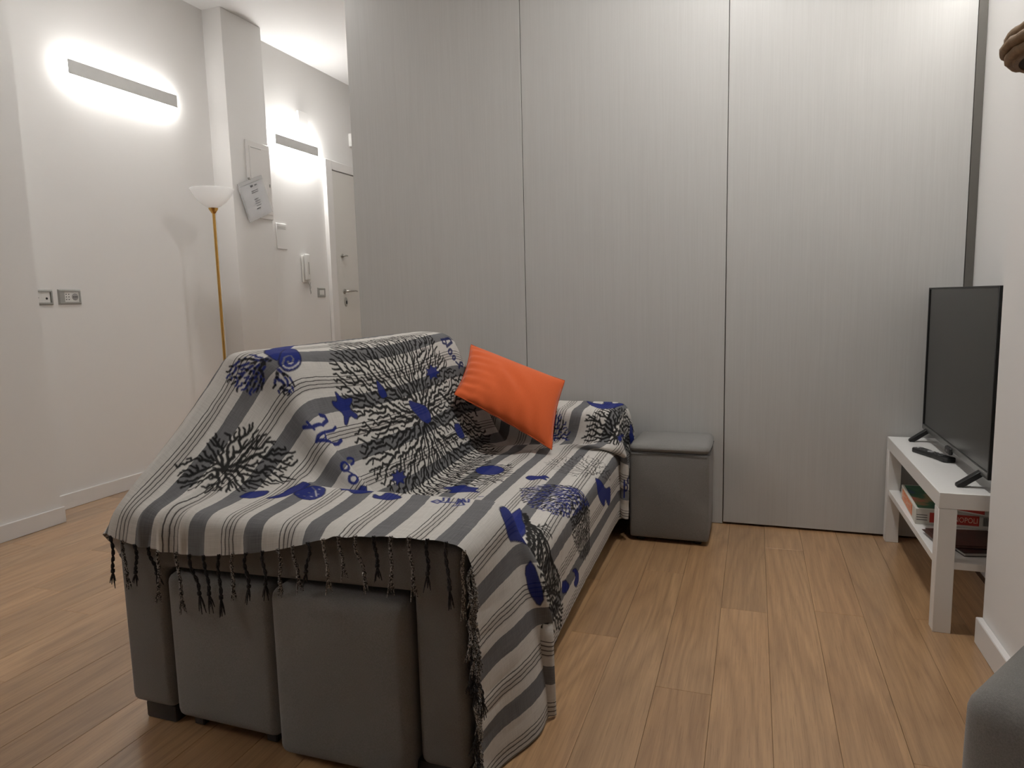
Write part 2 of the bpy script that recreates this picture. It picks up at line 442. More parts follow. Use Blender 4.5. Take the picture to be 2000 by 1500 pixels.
# fuse box cover on the column
fb = empty('fuse_box', (-3.352, 4.0, 1.69)); tag(fb, 'flush white fuse box cover on the column', 'fuse box')
box('frame', 0, .012, .050, .298, 0, .525, M_TRIM, fb, r=.002, seg=1)
dd = box('cover_door', .012, .016, .078, .290, .03, .49, M_TRIM, fb, r=.0015, seg=1)
box('finger_slot', .0158, .017, .09, .20, .478, .482, M_SILVERPL, dd)
box('latch', .016, .020, .268, .276, .23, .25, M_SILVERPL, dd)
# clear sleeve with a sheet, hung crooked
def sleeve():
    m = NT('clear_plastic_sleeve'); m.base((.85, .86, .88, 1)); m.rough(.2); m.b.inputs['Alpha'].default_value = .35
    paper = plain('notice_paper', (.76, .76, .775, 1), .7, var=.06, scale=30)
    ink = plain('notice_ink', (.12, .12, .13, 1), .7)
    e = empty('paper_sleeve', (-3.326, 4.095, 1.82)); e.rotation_euler = (math.radians(22), 0, 0)
    sh = box('notice_sheet', 0, .0012, -.115, .115, -.120, .105, paper, e)
    cover = box('sleeve', -.003, .004, -.135, .135, -.135, .130, m.m, e)
    box('sleeve_strip', -.001, .0046, -.135, .135, .108, .130, plain('sleeve_edge', (.6, .6, .6, 1), .3), cover)
    rows = [(.085, -.018, .008, .012), (.085, .030, .056, .008), (.052, -.02, .052, .003), (.040, -.025, .05, .003),
            (-.005, -.015, .03, .003), (-.02, -.012, .04, .003), (-.035, -.018, .035, .003), (-.05, -.012, .038, .003), (-.07, -.02, .02, .005)]
    for zc, a, b, hh in rows: box('printed_line', .0040, .0052, a, b, zc-hh/2, zc+hh/2, ink, sh)
    box('hook', -.009, .006, -.006, .006, .125, .145, M_STEEL, e, r=.002, seg=1)
    tag(e, 'clear plastic sleeve with a printed notice hanging crooked on the column', 'paper sleeve')
sleeve()

# ------------------------------------------------------------------ floor lamp
def floor_lamp():
    L = empty('floor_lamp', (-3.090, 3.42, 0))
    lathe('base', [(0, 0), (.135, 0), (.14, .006), (.138, .018), (.05, .028), (.018, .045), (0, .045)], M_BRASS, L, 40)
    tube('pole', [(0, 0, .04), (0, 0, .6), (0, 0, 1.2), (0, 0, 1.655)], .0085, M_BRASS, L, 14)
    lathe('cup', [(0, 1.625), (.010, 1.628), (.018, 1.640), (.026, 1.652), (.028, 1.660), (.0, 1.660)], M_BRASS, L, 24)
    m = NT('frosted_opal_glass'); m.base((.95, .94, .92, 1)); m.rough(.35)
    m.b.inputs['Subsurface Weight'].default_value = .85; m.b.inputs['Subsurface Scale'].default_value = .02; m.b.inputs['Subsurface Radius'].default_value = (1, 1, 1)
    m.b.inputs['IOR'].default_value = 1.3
    pr = [(.020, 1.660), (.045, 1.672), (.075, 1.695), (.098, 1.722), (.114, 1.750), (.123, 1.768), (.125, 1.772),
          (.121, 1.772), (.110, 1.752), (.094, 1.725), (.070, 1.700), (.040, 1.678), (.0, 1.668)]
    lathe('shade', pr, m.m, L, 48)
    tag(L, 'brass floor lamp with frosted glass bowl shade beside the column', 'floor lamp')
floor_lamp()

# ------------------------------------------------------------------ sofa
def sofa():
    S = empty('sofa', (0, 0, 0))
    xa, xb = -1.530, -.566
    # near armrest: an inverted U that two poufs slide into
    U = [(xa, .045), (xa+.145, .045), (xa+.145, .425), (xb-.120, .445), (xb-.120, .045), (xb, .045), (xb, .558), (xa, .558)]
    prism('armrest', U, 'y', 1.262, 1.572, M_SOFA, S, r=.022, seg=4)
    box('armrest_lining', xa+.05, xb-.05, 1.548, 1.566, .06, .46, M_SOFA, S)
    box('armrest', xa, xb, 2.957, 3.240, .045, .558, M_SOFA, S, r=.024, seg=4)
    box('seat_base', xa, xb-.008, 1.574, 2.955, .045, .225, M_SOFA, S, r=.018, seg=3)
    box('seat_cushion', xa+.02, xb-.012, 1.576, 2.953, .226, .391, M_SOFA, S, r=.035, seg=4)
    B = [(-1.145, .392), (-1.348, .915), (-1.39, .918), (-1.528, .914), (-1.528, .392)]
    prism('backrest', B, 'y', 1.672, 2.948, M_SOFA, S, r=.035, seg=4)
    for x in (xa+.085, xb-.085):
        for y in (1.315, 3.19):
            box('foot', x-.05, x+.05, y-.04, y+.04, 0, .046, M_FOOT, S, r=.006, seg=2)
    tag(S, 'grey fabric sofa under a patterned throw, storing two poufs in its arm', 'sofa')
sofa()

def pouf(loc, rz, w, d, h, label, lid=.03, r=.028, foot=.018, bulge=.006):
    P = empty('pouf', loc, rz)
    def puff(nm, z0, z1, rr, bulge, top):
        bm = bmesh.new(); add_box(bm, -w/2, w/2, -d/2, d/2, z0, z1, rr, 4)
        bmesh.ops.subdivide_edges(bm, edges=[e for e in bm.edges if e.calc_length() > .12], cuts=6, use_grid_fill=True)
        for v in bm.verts:
            a = max(0, 1-(abs(v.co.x)/(w/2))**2); b = max(0, 1-(abs(v.co.y)/(d/2))**2); c = (v.co.z-z0)/(z1-z0); cc = max(0, 1-(2*c-1)**2)
            if abs(v.co.y) > d/2-.002: v.co.y += math.copysign(bulge*a*cc, v.co.y)
            if abs(v.co.x) > w/2-.002: v.co.x += math.copysign(bulge*b*cc, v.co.x)
            if c > .98 and top: v.co.z += bulge*1.3*a*b
        return new_obj(nm, bm_mesh(bm, nm, 60), P, M_POUF)
    if lid:
        puff('body', foot, h-lid, min(r, .012), bulge, False)
        puff('padded_lid', h-lid+.001, h, min(r, lid*.48), bulge, True)
        z = h-lid; q = .010; s = .0012+bulge*.2
        pts = [(-w/2+q, -d/2-s, z), (w/2-q, -d/2-s, z), (w/2+s, -d/2+q, z), (w/2+s, d/2-q, z), (w/2-q, d/2+s, z), (-w/2+q, d/2+s, z), (-w/2-s, d/2-q, z), (-w/2-s, -d/2+q, z), (-w/2+q, -d/2-s, z)]
        bm = bmesh.new(); add_tube(bm, pts, .0018, 6)
        new_obj('lid_seam', bm_mesh(bm, 'lid_seam', 60), P, M_SEAM)
    else:
        puff('body', foot, h, r, bulge, True)
    for sx in (-1, 1):
        for sy in (-1, 1):
            box('foot', sx*(w/2-.045)-.016, sx*(w/2-.045)+.016, sy*(d/2-.045)-.016, sy*(d/2-.045)+.016, 0, foot+.004, M_FOOT, P, r=.003, seg=1)
    tag(P, label, 'pouf', 'grey cube poufs')
    return P
pouf((-1.218, 1.402, 0), math.radians(-.6), .318, .288, .413, 'grey fabric pouf pushed into the sofa arm, left of its pair', lid=0, r=.024, foot=.03, bulge=.003)
pouf((-.874, 1.388, 0), math.radians(.8), .350, .300, .424, 'grey fabric pouf pushed into the sofa arm, right of its pair and further out', lid=0, r=.026, foot=.012, bulge=.003)
pouf((-.336, 3.100, 0), 0, .335, .320, .432, 'grey cube pouf between the sofa and the panelled wall', lid=.034)
pouf((.572, 1.268, 0), math.radians(-33), .36, .36, .430, 'grey pouf cut off at the lower right corner of the picture', lid=0, r=.042, bulge=.010)

# ------------------------------------------------------------------ the throw
# draped shape of the cloth on a 2 cm grid, millimetres, as second differences: first x, then y, then z
DRAPE = [
-550,7,-4,-1,0,-1,0,0,0,0,0,0,0,0,0,0,0,0,0,0,0,0,0,-1,0,0,-1,-9,-16,-21,-20,-21,-21,-21,-20,-21,-21,-21,-20,-21,-20,-21,-20,-20,-19,-21,-19,-21,-20,-21,-20,-21,-20,-22,-20,-22,-20,
-23,-20,-22,-20,-23,-20,-22,-20,-22,-20,-22,-20,-21,-20,-21,-20,-19,-20,-15,-9,-20,-19,-12,-4,3,8,9,9,8,6,4,3,1,-3,1,0,0,1,0,0,0,0,0,0,0,0,0,0,0,0,0,0,0,0,0,1,0,0,1,-1,-2,-1,1,-1,1,
0,-1,0,1,0,0,0,0,0,-1,0,-1,0,-1,1,0,0,0,0,-1,1,0,0,0,2,-1,1,-1,2,-1,1,-1,1,0,1,0,0,0,1,0,-1,0,0,-3,1,3,4,5,4,1,0,-1,-2,-3,-1,-2,1,-5,3,1,0,0,0,0,0,0,0,0,0,0,0,0,0,0,0,0,0,0,0,0,0,0,
-1,0,-1,1,-1,1,-1,0,1,0,-1,0,0,0,0,0,1,-1,-1,0,0,-1,0,0,0,0,1,0,0,1,0,0,0,0,1,0,1,0,0,0,0,0,0,1,0,-1,0,0,-1,-1,1,3,3,4,4,3,0,-2,-3,-4,-1,-3,-1,-1,2,0,0,0,0,0,0,0,0,0,0,0,-1,0,0,0,0,
0,0,0,0,0,0,0,0,0,-1,-1,0,0,0,1,-1,0,0,0,0,0,0,0,0,-1,0,1,0,0,0,0,0,0,0,0,0,0,0,0,0,1,0,-1,0,0,0,1,1,-1,1,0,0,0,1,0,0,1,2,-2,1,4,4,4,-1,-2,-4,-4,-2,-2,0,0,0,-1,0,0,0,0,0,0,0,0,0,0,0,
1,0,0,0,0,0,0,0,0,0,0,0,0,0,-2,0,0,0,0,0,1,-1,0,1,-1,0,0,0,0,0,0,0,0,0,0,0,0,0,0,0,0,0,0,0,0,0,0,1,0,0,1,0,-1,1,0,0,0,1,0,1,1,1,1,-1,0,4,5,0,-3,-6,-3,-1,0,0,-1,-1,0,0,0,0,0,0,0,0,0,
0,0,0,0,0,0,0,0,0,0,0,0,0,0,0,0,0,-1,0,0,0,0,-1,0,0,0,0,0,0,0,0,0,0,0,0,0,0,0,0,0,0,0,0,0,0,0,0,0,1,-1,1,0,0,0,0,-1,1,0,0,0,1,-1,1,3,0,0,2,0,0,5,2,-5,-6,-1,0,0,-1,-1,1,1,1,0,0,0,0,0,
-1,0,0,0,0,0,0,0,0,0,0,0,0,0,0,0,0,0,0,0,0,-1,-1,0,0,0,0,0,0,0,0,0,0,0,0,-1,1,0,0,0,-1,1,0,0,0,0,0,0,0,1,0,-1,1,0,-1,1,0,0,1,0,0,0,0,0,0,-1,4,1,0,1,0,3,0,-4,-4,0,0,-1,0,1,1,0,0,2,0,
0,0,0,-1,1,0,0,0,0,-1,0,0,0,0,0,-1,0,0,0,0,0,0,0,0,-1,-1,0,0,0,0,0,0,0,0,-1,1,0,0,-1,1,-1,0,0,0,1,-1,0,1,0,0,0,1,-1,0,0,0,0,-1,1,0,0,0,0,0,0,0,1,-1,0,1,0,4,0,2,0,0,-1,-3,0,-1,0,1,-1,
1,0,0,0,1,0,0,0,0,1,0,0,-1,0,0,1,0,-1,0,0,-1,1,0,0,-1,0,0,0,0,0,0,-1,0,-1,0,0,0,-1,1,0,0,0,0,-1,1,0,0,0,0,0,-1,1,0,-1,0,1,0,-1,1,0,-1,1,0,1,0,0,0,0,0,0,0,1,-1,0,1,0,-3,3,3,-2,3,-1,-1,
-1,0,-1,0,0,1,-1,0,0,0,-1,0,0,1,0,0,0,0,1,0,0,0,1,1,0,0,0,0,-1,0,0,-1,0,-1,0,0,-1,-1,0,0,0,0,0,0,0,-1,1,-1,0,1,-1,0,1,-1,0,0,1,-1,0,1,0,-1,0,1,0,-1,1,0,0,0,0,-1,0,0,0,1,0,0,1,0,0,0,
0,1,2,-4,5,-1,-1,0,0,1,-2,0,0,0,0,0,0,-2,0,0,-1,0,0,0,0,0,0,-1,0,-1,0,0,0,1,0,1,0,1,1,0,1,0,0,-1,-1,0,0,0,0,-1,0,0,0,0,0,0,-1,1,0,0,1,-1,1,-1,1,-1,0,0,1,0,-1,0,1,0,0,0,-1,0,1,1,0,0,
-1,1,1,-1,1,-1,1,-1,1,1,-1,-1,2,1,0,-1,-1,1,-1,0,0,0,-1,-1,-1,0,0,0,0,0,0,0,0,0,1,0,0,0,0,0,0,0,0,0,0,0,0,0,0,0,0,-2,0,0,-1,0,0,0,0,0,0,0,0,0,0,0,0,-1,1,-1,1,0,1,-1,0,0,0,0,1,-1,0,0,
0,1,-1,1,0,0,0,1,0,-1,1,0,1,0,0,0,1,-1,0,1,0,-1,0,1,0,-1,0,0,-1,0,0,-2,1,0,1,0,0,0,0,0,0,0,0,0,0,0,0,0,0,0,0,0,0,0,0,0,0,-1,-2,0,0,0,0,0,0,0,0,-1,0,0,1,0,-1,0,1,0,0,0,-1,0,1,0,0,0,0,
-1,1,0,0,0,0,1,-1,1,2,0,-1,0,1,0,0,0,0,0,0,1,-1,-1,2,0,0,0,0,0,0,-1,0,0,0,1,-4,1,2,1,0,0,0,0,0,0,0,0,0,0,0,0,0,0,0,0,0,0,0,0,0,0,0,-3,0,-1,0,0,0,0,-1,0,1,0,0,-1,0,1,0,0,0,0,0,1,-1,0,
0,0,0,1,0,0,0,0,0,-1,0,1,0,1,1,0,0,0,0,1,0,0,0,0,0,0,-1,0,1,0,0,0,0,1,0,-1,0,1,0,-3,0,1,2,0,0,0,0,0,0,0,0,0,0,0,0,0,1,0,0,0,0,0,0,-1,0,0,-6,1,0,1,-1,0,0,1,0,-1,1,0,0,0,0,-1,1,-1,1,0,
0,1,-1,0,0,0,0,0,0,0,1,0,0,1,0,0,1,1,1,-1,0,1,-1,1,0,-1,0,1,-1,0,1,-1,1,0,-1,0,0,0,0,1,1,3,2,0,-1,-3,2,0,0,1,0,1,1,0,0,2,2,2,2,1,1,1,1,0,-2,-5,-7,-11,-7,8,1,1,0,0,1,0,0,0,0,0,0,1,0,
0,1,-1,1,-1,0,0,0,1,0,0,0,0,0,0,0,-1,2,1,-1,0,0,0,2,1,1,-1,0,0,0,1,-1,0,-1,1,0,-1,1,0,0,0,0,0,1,1,1,3,0,10,-1,-1,-1,-1,0,1,-1,1,0,0,2,3,2,2,2,0,0,-1,0,-2,-4,-6,-7,-6,-4,-2,5,0,1,0,2,
-1,1,0,0,1,0,0,-1,0,1,0,0,0,1,0,0,0,0,0,-1,1,0,0,0,0,0,3,1,0,-1,0,-1,2,1,0,0,0,1,0,-1,0,-1,1,-1,0,1,-1,0,0,0,1,1,2,2,1,-2,-3,18,-1,0,0,-1,0,-1,0,-1,-1,0,0,1,4,1,-1,-1,-3,-1,-4,-4,-6,
-5,-4,-1,0,-1,0,1,1,1,0,1,0,0,1,0,0,0,1,0,0,0,0,0,0,0,0,1,0,0,1,-1,0,0,0,0,0,-1,5,2,0,-1,-1,-2,2,2,0,0,-1,0,1,0,-1,0,0,-1,0,1,0,0,2,1,1,1,0,-2,-4,-4,20,0,0,0,0,0,0,0,0,0,-1,-1,-1,1,
-3,-4,-3,-3,-2,-2,-6,-6,-1,1,0,0,0,1,-1,2,0,1,1,1,0,0,0,0,0,1,0,-1,0,1,0,0,0,0,-1,1,0,0,1,0,0,-1,1,0,-1,2,4,1,0,-1,-1,0,1,1,0,0,0,-1,0,-2,1,0,0,0,0,0,1,1,1,1,-2,-2,-3,-3,-4,8,2,1,2,
1,1,1,1,0,1,1,1,-1,-12,-9,-3,-2,1,-1,-4,-3,4,1,0,-1,-2,0,0,1,-1,0,3,0,1,0,1,0,1,0,-1,0,1,0,0,0,-1,1,0,0,0,0,1,0,0,1,1,-1,0,-1,-2,4,4,1,0,-1,-1,0,1,0,1,0,0,-1,-1,0,0,0,0,0,1,1,1,0,-2,
-2,-4,-4,-3,0,-11,2,2,1,2,2,1,2,2,1,1,-2,-8,-12,-2,0,2,1,1,-1,2,0,1,0,1,1,-1,0,1,0,0,0,3,1,0,0,1,0,0,1,0,-1,0,0,0,1,-1,0,0,-1,1,-1,0,2,1,2,0,0,0,-2,-2,5,4,1,-1,-1,0,0,0,0,0,0,-1,-1,
0,1,-1,0,1,0,1,-1,-2,-2,-4,-4,-1,-1,1,-20,0,0,1,1,0,2,0,2,1,0,1,0,-2,-1,-3,-2,0,0,4,4,6,-5,-1,0,0,0,0,-1,1,0,-1,1,2,2,1,-1,1,0,0,0,1,0,-1,1,-1,0,-1,1,-1,0,-1,0,0,0,2,4,3,0,-1,-2,-1,
3,3,1,0,-1,0,1,-1,0,0,-1,-1,0,0,0,0,0,1,-1,-2,-3,-4,-2,-1,1,2,3,-16,-1,0,-1,-1,0,-1,0,0,0,1,1,6,2,1,0,-1,2,3,9,-2,-5,0,-4,-2,-2,0,0,0,-1,1,-1,-1,1,3,2,1,-1,1,0,0,0,0,1,-1,0,0,0,-1,1,
0,1,0,-1,1,-1,0,2,4,2,-1,-2,-1,3,3,-1,1,-1,0,0,0,-1,0,-1,-1,0,0,0,-1,0,-2,-3,-3,-2,0,2,2,5,4,-8,-1,-1,-1,-1,-1,-1,-1,-1,0,0,4,8,17,-1,-7,-5,0,-3,-10,-2,-3,8,2,-2,0,0,-2,0,0,-1,0,-2,
-1,2,3,3,2,-1,1,0,0,0,0,0,0,1,0,1,0,1,0,2,0,1,-1,1,-1,0,1,2,-1,-1,0,1,2,0,0,0,0,0,0,-1,-1,-1,1,0,-2,0,-2,-3,-2,-1,1,2,4,4,4,4,-1,0,-1,1,-2,-2,-1,-1,-2,-1,-1,-3,-2,5,13,11,2,-11,-6,-2,
-3,-6,-4,5,1,0,0,1,0,-1,1,-1,-1,-2,-2,1,3,3,3,0,1,0,0,0,1,1,0,2,1,1,1,2,0,1,-1,1,-1,0,0,-1,0,0,0,-1,1,1,0,1,-1,0,-1,0,-1,0,-2,0,0,-1,-2,-2,-2,-1,2,3,4,4,4,3,1,3,-1,-1,-1,0,0,-1,-1,-1,
-1,-1,-1,-3,-3,1,4,3,1,-3,-9,-3,4,-2,0,4,-2,1,2,0,0,-1,0,0,-2,-2,-2,1,3,3,4,2,1,1,0,0,4,1,2,1,1,0,1,0,1,0,0,0,-1,-1,-1,-1,0,0,-1,0,1,0,0,1,-1,0,-1,-1,0,-2,0,1,-2,-2,-2,1,3,2,5,3,3,0,
-2,-2,2,0,-1,-1,0,0,0,0,0,-1,-1,-2,-3,-4,-1,1,4,3,0,0,-2,-5,-3,-3,4,3,-3,-1,4,1,-1,0,0,-1,-2,-3,-2,0,2,3,3,4,2,2,0,2,3,1,1,2,1,1,0,0,1,0,0,1,-1,0,-1,-2,0,-1,0,-1,1,0,-1,0,0,-1,-1,0,
-2,-1,0,-1,-1,1,2,3,4,2,0,-2,-2,-3,-3,2,-1,0,-1,0,0,0,0,0,0,0,0,0,0,-3,-2,1,2,0,-1,0,0,-2,-5,-6,6,1,-3,-2,4,0,0,0,0,0,-3,-4,-2,0,0,3,2,4,3,4,-1,0,1,2,1,2,1,2,1,1,1,1,0,0,0,0,0,-1,0,
-1,0,0,-1,1,-1,-1,-1,-1,-1,-1,0,-2,1,1,2,3,1,0,-2,-2,-2,-1,-1,-3,0,0,0,0,0,0,0,0,0,0,0,0,0,0,0,0,0,-1,-1,0,0,0,0,1,-4,-7,5,1,-4,-1,4,0,-1,1,-1,0,-1,-6,-3,0,0,1,1,2,2,1,2,2,1,1,1,2,1,
2,2,1,1,1,2,0,1,0,0,0,0,0,0,-1,-1,-1,0,-2,-13,4,4,2,-1,0,1,2,-1,0,-1,-1,0,-2,-4,-5,-3,0,0,0,0,0,0,0,0,0,0,0,0,0,0,0,0,0,-1,-1,0,0,1,0,-1,0,-2,-6,3,2,-5,0,2,0,0,0,0,-1,0,-4,-5,-2,1,0,
1,1,2,0,1,1,1,1,1,2,2,0,3,1,2,1,2,1,1,1,1,2,1,2,0,-2,-3,1,-2,-3,-1,-1,0,0,5,-7,0,1,-1,-1,-3,-3,-4,-1,-1,0,0,0,0,0,0,0,0,0,0,0,0,0,0,0,0,0,-1,0,0,-1,0,0,0,1,-1,0,-1,-3,0,2,-4,1,1,0,0,
1,0,-1,-1,-3,-4,-3,0,0,0,-1,1,0,1,1,1,0,1,1,2,1,2,1,2,1,2,2,1,2,2,3,2,3,-4,-3,1,-2,-4,0,0,1,5,-12,4,0,-2,-3,-3,-1,-2,1,-1,2,1,0,0,0,0,0,0,0,0,0,0,0,0,0,0,0,0,0,-1,-1,0,0,-1,0,0,1,0,
0,-1,-3,1,1,-3,1,0,0,0,0,0,0,-1,-2,-4,-3,-2,0,0,1,-1,0,0,0,1,0,0,1,1,1,2,1,3,1,3,2,2,2,2,3,4,0,-3,-1,0,-3,-1,15,-8,-11,4,-1,-2,-2,0,-1,-1,1,0,1,1,2,0,0,0,0,0,0,0,0,0,0,0,0,0,0,0,0,0,
-1,-1,0,0,0,0,0,0,0,0,-1,1,-2,0,1,-2,0,0,0,0,1,0,0,-1,-2,-2,-2,-3,0,-2,1,-1,1,0,0,1,0,1,0,1,1,2,1,2,2,2,1,0,1,0,1,3,2,-2,3,28,-7,-21,1,-1,-2,-3,-2,0,0,1,0,0,1,2,2,2,0,0,0,0,0,0,0,0,
0,0,0,0,0,0,0,0,-1,-1,0,0,0,0,0,-1,0,0,0,1,-1,0,-1,-1,1,0,0,-1,1,0,-1,1,0,0,-1,-2,-1,-2,0,-1,1,-1,1,0,1,1,1,2,1,1,1,0,1,0,0,1,0,0,0,1,3,3,-1,2,-1,1,1,-2,0,-2,-2,-3,2,0,1,2,2,2,2,1,1,
0,0,0,0,0,0,0,0,0,0,0,0,0,0,0,0,0,-1,-1,0,0,0,0,0,0,-1,0,1,0,0,0,0,-2,1,0,1,-1,-1,1,0,0,0,0,1,0,0,-1,0,-1,1,-1,1,1,1,0,0,1,0,0,0,0,0,0,0,0,0,0,1,1,2,1,0,1,0,-1,1,0,-1,-2,-2,1,2,1,2,
1,2,1,1,0,-1,1,0,0,0,0,0,0,0,0,0,0,0,0,0,0,-1,-1,0,-1,0,0,0,1,-1,1,0,-2,2,-1,0,0,0,-1,1,0,-1,1,0,0,-1,1,0,0,1,0,1,0,1,-1,2,0,-1,0,1,0,-1,0,0,1,-1,0,1,-1,1,0,0,0,3,1,0,0,0,1,0,0,0,-1,
-2,-2,-1,2,1,1,1,0,0,0,1,4,-1,0,-1,0,-1,0,0,0,0,0,-1,0,0,0,0,-1,0,-1,0,0,0,0,0,0,0,0,0,0,0,0,0,0,0,-1,0,1,0,0,-1,1,-1,0,0,0,1,0,1,0,1,0,0,0,1,-1,0,0,0,0,0,1,-1,0,1,-1,0,1,1,0,2,-1,1,
1,-1,1,0,0,0,-1,-2,-2,0,1,0,0,0,0,0,-1,0,0,-1,1,-1,1,-1,0,0,0,0,1,0,0,0,0,-1,-1,0,0,0,0,0,-1,1,-1,1,0,-1,0,1,-1,1,0,0,-1,0,0,0,1,-1,0,0,0,0,1,0,0,1,0,0,0,1,0,0,0,1,0,0,0,-1,1,0,0,0,
0,0,0,2,1,1,-1,0,1,-1,1,-1,0,0,-2,-2,0,0,0,0,0,0,0,0,2,0,1,0,0,0,0,-1,0,-1,0,-1,0,0,0,0,0,-1,0,0,-1,0,0,0,0,1,-2,1,0,0,-1,1,0,0,0,0,0,0,0,0,0,0,0,0,0,-1,1,1,-1,1,0,1,0,0,0,0,0,0,0,0,
1,0,-1,0,1,0,0,0,0,1,1,0,0,0,1,-1,1,0,-1,-1,-1,-1,0,0,0,0,0,0,0,-3,1,0,1,1,0,1,1,-1,1,0,0,0,-1,-1,0,-1,-1,0,0,0,0,0,0,0,-1,1,0,0,0,0,0,0,0,0,0,0,0,0,-1,1,0,-1,0,1,0,0,0,1,0,0,1,0,0,
1,0,0,0,-1,1,-1,0,1,0,0,0,0,0,2,1,-1,1,0,0,0,0,0,0,-1,0,-2,-1,0,-1,0,-1,-1,-1,-2,-3,-1,1,-1,0,0,0,0,1,0,0,1,0,1,1,0,-1,0,-1,0,1,0,-1,1,-1,1,0,-1,0,1,-1,0,0,0,0,0,0,0,0,1,0,-1,0,0,0,
0,0,0,1,0,1,-1,1,0,0,0,0,0,1,-1,1,0,0,0,0,0,-1,1,0,1,1,0,-1,1,0,0,0,0,0,-1,-1,-1,-2,-1,-3,-2,-2,-2,-1,4,0,-1,0,0,-1,0,0,0,-1,0,0,0,-1,0,-1,0,-1,0,0,0,0,1,-1,1,-1,0,0,0,0,1,-1,0,0,0,
1,0,-1,0,0,0,0,0,0,-1,1,1,0,0,1,-1,2,-1,1,-1,1,-1,1,-1,1,-1,1,-1,1,-1,1,0,0,1,1,0,0,0,0,0,0,0,0,0,-1,-1,-1,0,-1,0,-1,0,-1,0,-4,1,0,0,0,1,0,0,0,1,0,0,0,1,0,0,-1,0,-1,0,0,0,0,0,0,0,0,
1,-1,0,0,1,0,0,-1,0,0,1,0,-1,0,1,-1,0,0,0,0,1,0,0,1,0,0,0,1,-1,1,-1,1,-1,1,-1,1,-1,1,-1,1,-1,1,1,0,0,1,0,0,0,0,0,0,-1,-1,-1,0,-1,-1,0,-1,0,-1,5,-1,0,0,0,-1,0,0,0,-1,0,0,-1,-1,0,0,-1,
0,0,0,0,0,-1,1,-1,1,0,-1,1,-1,1,-1,0,0,1,-1,0,0,0,1,-1,0,0,0,0,1,0,0,0,1,1,-1,1,-1,0,0,0,1,-1,1,0,0,0,0,0,0,0,0,0,1,1,0,-1,0,0,0,0,0,0,0,-1,-1,0,1,1,1,0,1,0,-4,0,0,0,0,1,0,0,0,1,0,0,
1,1,0,-1,0,-1,0,0,0,0,1,-1,1,-1,0,1,-1,1,-1,1,0,0,-1,1,0,0,0,-1,1,0,0,-1,1,-1,1,0,1,0,0,0,0,1,-1,1,0,-1,1,-1,0,0,0,0,0,1,-1,1,0,0,1,0,0,1,-1,1,-1,1,-1,-1,0,-1,1,0,1,-1,1,0,1,5,0,-1,
0,0,-1,0,0,0,-1,0,0,-1,-1,0,0,-1,0,0,0,0,0,0,0,0,0,0,-1,1,0,0,0,-1,0,1,0,-1,0,0,1,-1,0,0,0,0,1,0,1,0,0,0,1,-1,0,1,-1,0,0,0,1,0,0,0,0,0,-1,1,-1,1,1,0,0,1,-1,0,0,0,0,0,0,-1,0,0,1,1,2,
2,2,1,-6,1,1,0,0,1,0,0,0,1,0,0,1,1,0,-1,0,0,0,0,-1,1,-1,1,-1,1,0,0,0,-1,1,-1,1,0,-1,0,1,0,0,0,0,0,0,0,-1,1,0,0,1,0,0,0,1,-1,0,0,0,1,0,-1,0,0,0,1,-1,1,0,0,0,0,0,1,-1,0,1,0,0,0,0,0,-1,
-1,0,1,1,1,1,1,2,5,-1,0,0,0,-1,0,0,0,-1,0,0,-1,-1,0,0,-1,0,-1,1,0,-1,1,-1,1,0,-1,1,0,0,-1,1,0,0,0,0,0,-1,1,-1,1,0,0,0,0,0,0,1,0,0,0,0,0,0,0,1,0,-1,0,0,0,1,0,-1,1,-1,0,1,-1,1,1,-1,1,
0,0,-1,1,-1,1,-1,0,-1,0,1,0,1,0,0,0,-5,1,0,0,0,1,0,0,0,1,0,0,1,1,0,0,-1,0,0,-1,1,0,0,0,0,-1,1,0,0,0,0,0,0,-1,1,0,0,0,-1,1,0,0,0,-1,1,0,1,0,0,1,0,-1,0,1,-1,0,0,0,0,1,0,-1,0,0,0,1,-1,
0,1,0,0,1,-1,0,0,1,-1,1,-1,1,-1,0,-1,0,0,0,0,0,0,5,-1,0,0,0,-1,0,0,0,-1,0,0,-1,-1,0,-1,1,-1,0,0,0,0,0,0,0,0,0,0,0,0,0,0,0,0,0,0,0,0,0,0,0,0,0,0,-1,1,1,0,0,0,0,0,0,0,1,-1,0,1,0,-1,0,
0,0,1,0,-1,1,-1,0,1,0,0,0,0,0,0,0,0,0,0,0,-1,0,0,0,0,0,0,0,-4,0,0,0,0,1,0,0,0,1,0,0,1,1,0,0,-1,0,0,0,0,0,0,0,0,1,-1,0,0,0,0,0,0,0,0,0,0,0,0,0,0,0,0,0,1,-1,1,0,0,0,0,0,0,0,0,0,0,0,0,
0,0,1,-1,0,0,0,0,1,-1,0,1,0,0,0,0,0,0,0,0,-1,0,0,0,0,0,0,0,0,0,4,0,0,0,0,-1,0,0,0,-1,0,0,-1,-1,0,-1,0,0,0,1,-1,0,0,0,0,0,0,0,0,0,0,0,0,1,-1,0,0,0,0,0,0,0,0,0,0,1,-1,1,0,0,0,1,-1,0,0,
1,-1,0,0,0,0,0,1,-1,0,1,-1,0,1,0,0,0,0,0,0,-1,1,0,0,0,0,-1,0,0,-1,-1,-1,0,-1,-5,1,0,0,0,1,0,0,0,1,0,0,1,1,0,0,-1,0,0,0,0,1,-1,1,-1,0,1,-1,0,0,1,-1,0,0,0,0,0,1,0,0,0,-1,1,-1,0,1,0,0,
0,0,0,0,0,0,0,0,1,-1,0,1,-1,0,0,0,0,0,1,-1,0,0,0,0,1,-1,1,0,0,-1,1,0,-1,0,0,-1,0,-1,0,-2,-1,5,-1,0,-1,0,0,0,0,-1,0,0,-1,0,-1,0,0,0,-1,1,-1,1,-1,1,-1,1,-1,0,0,0,1,-1,0,0,0,1,-1,0,0,0,
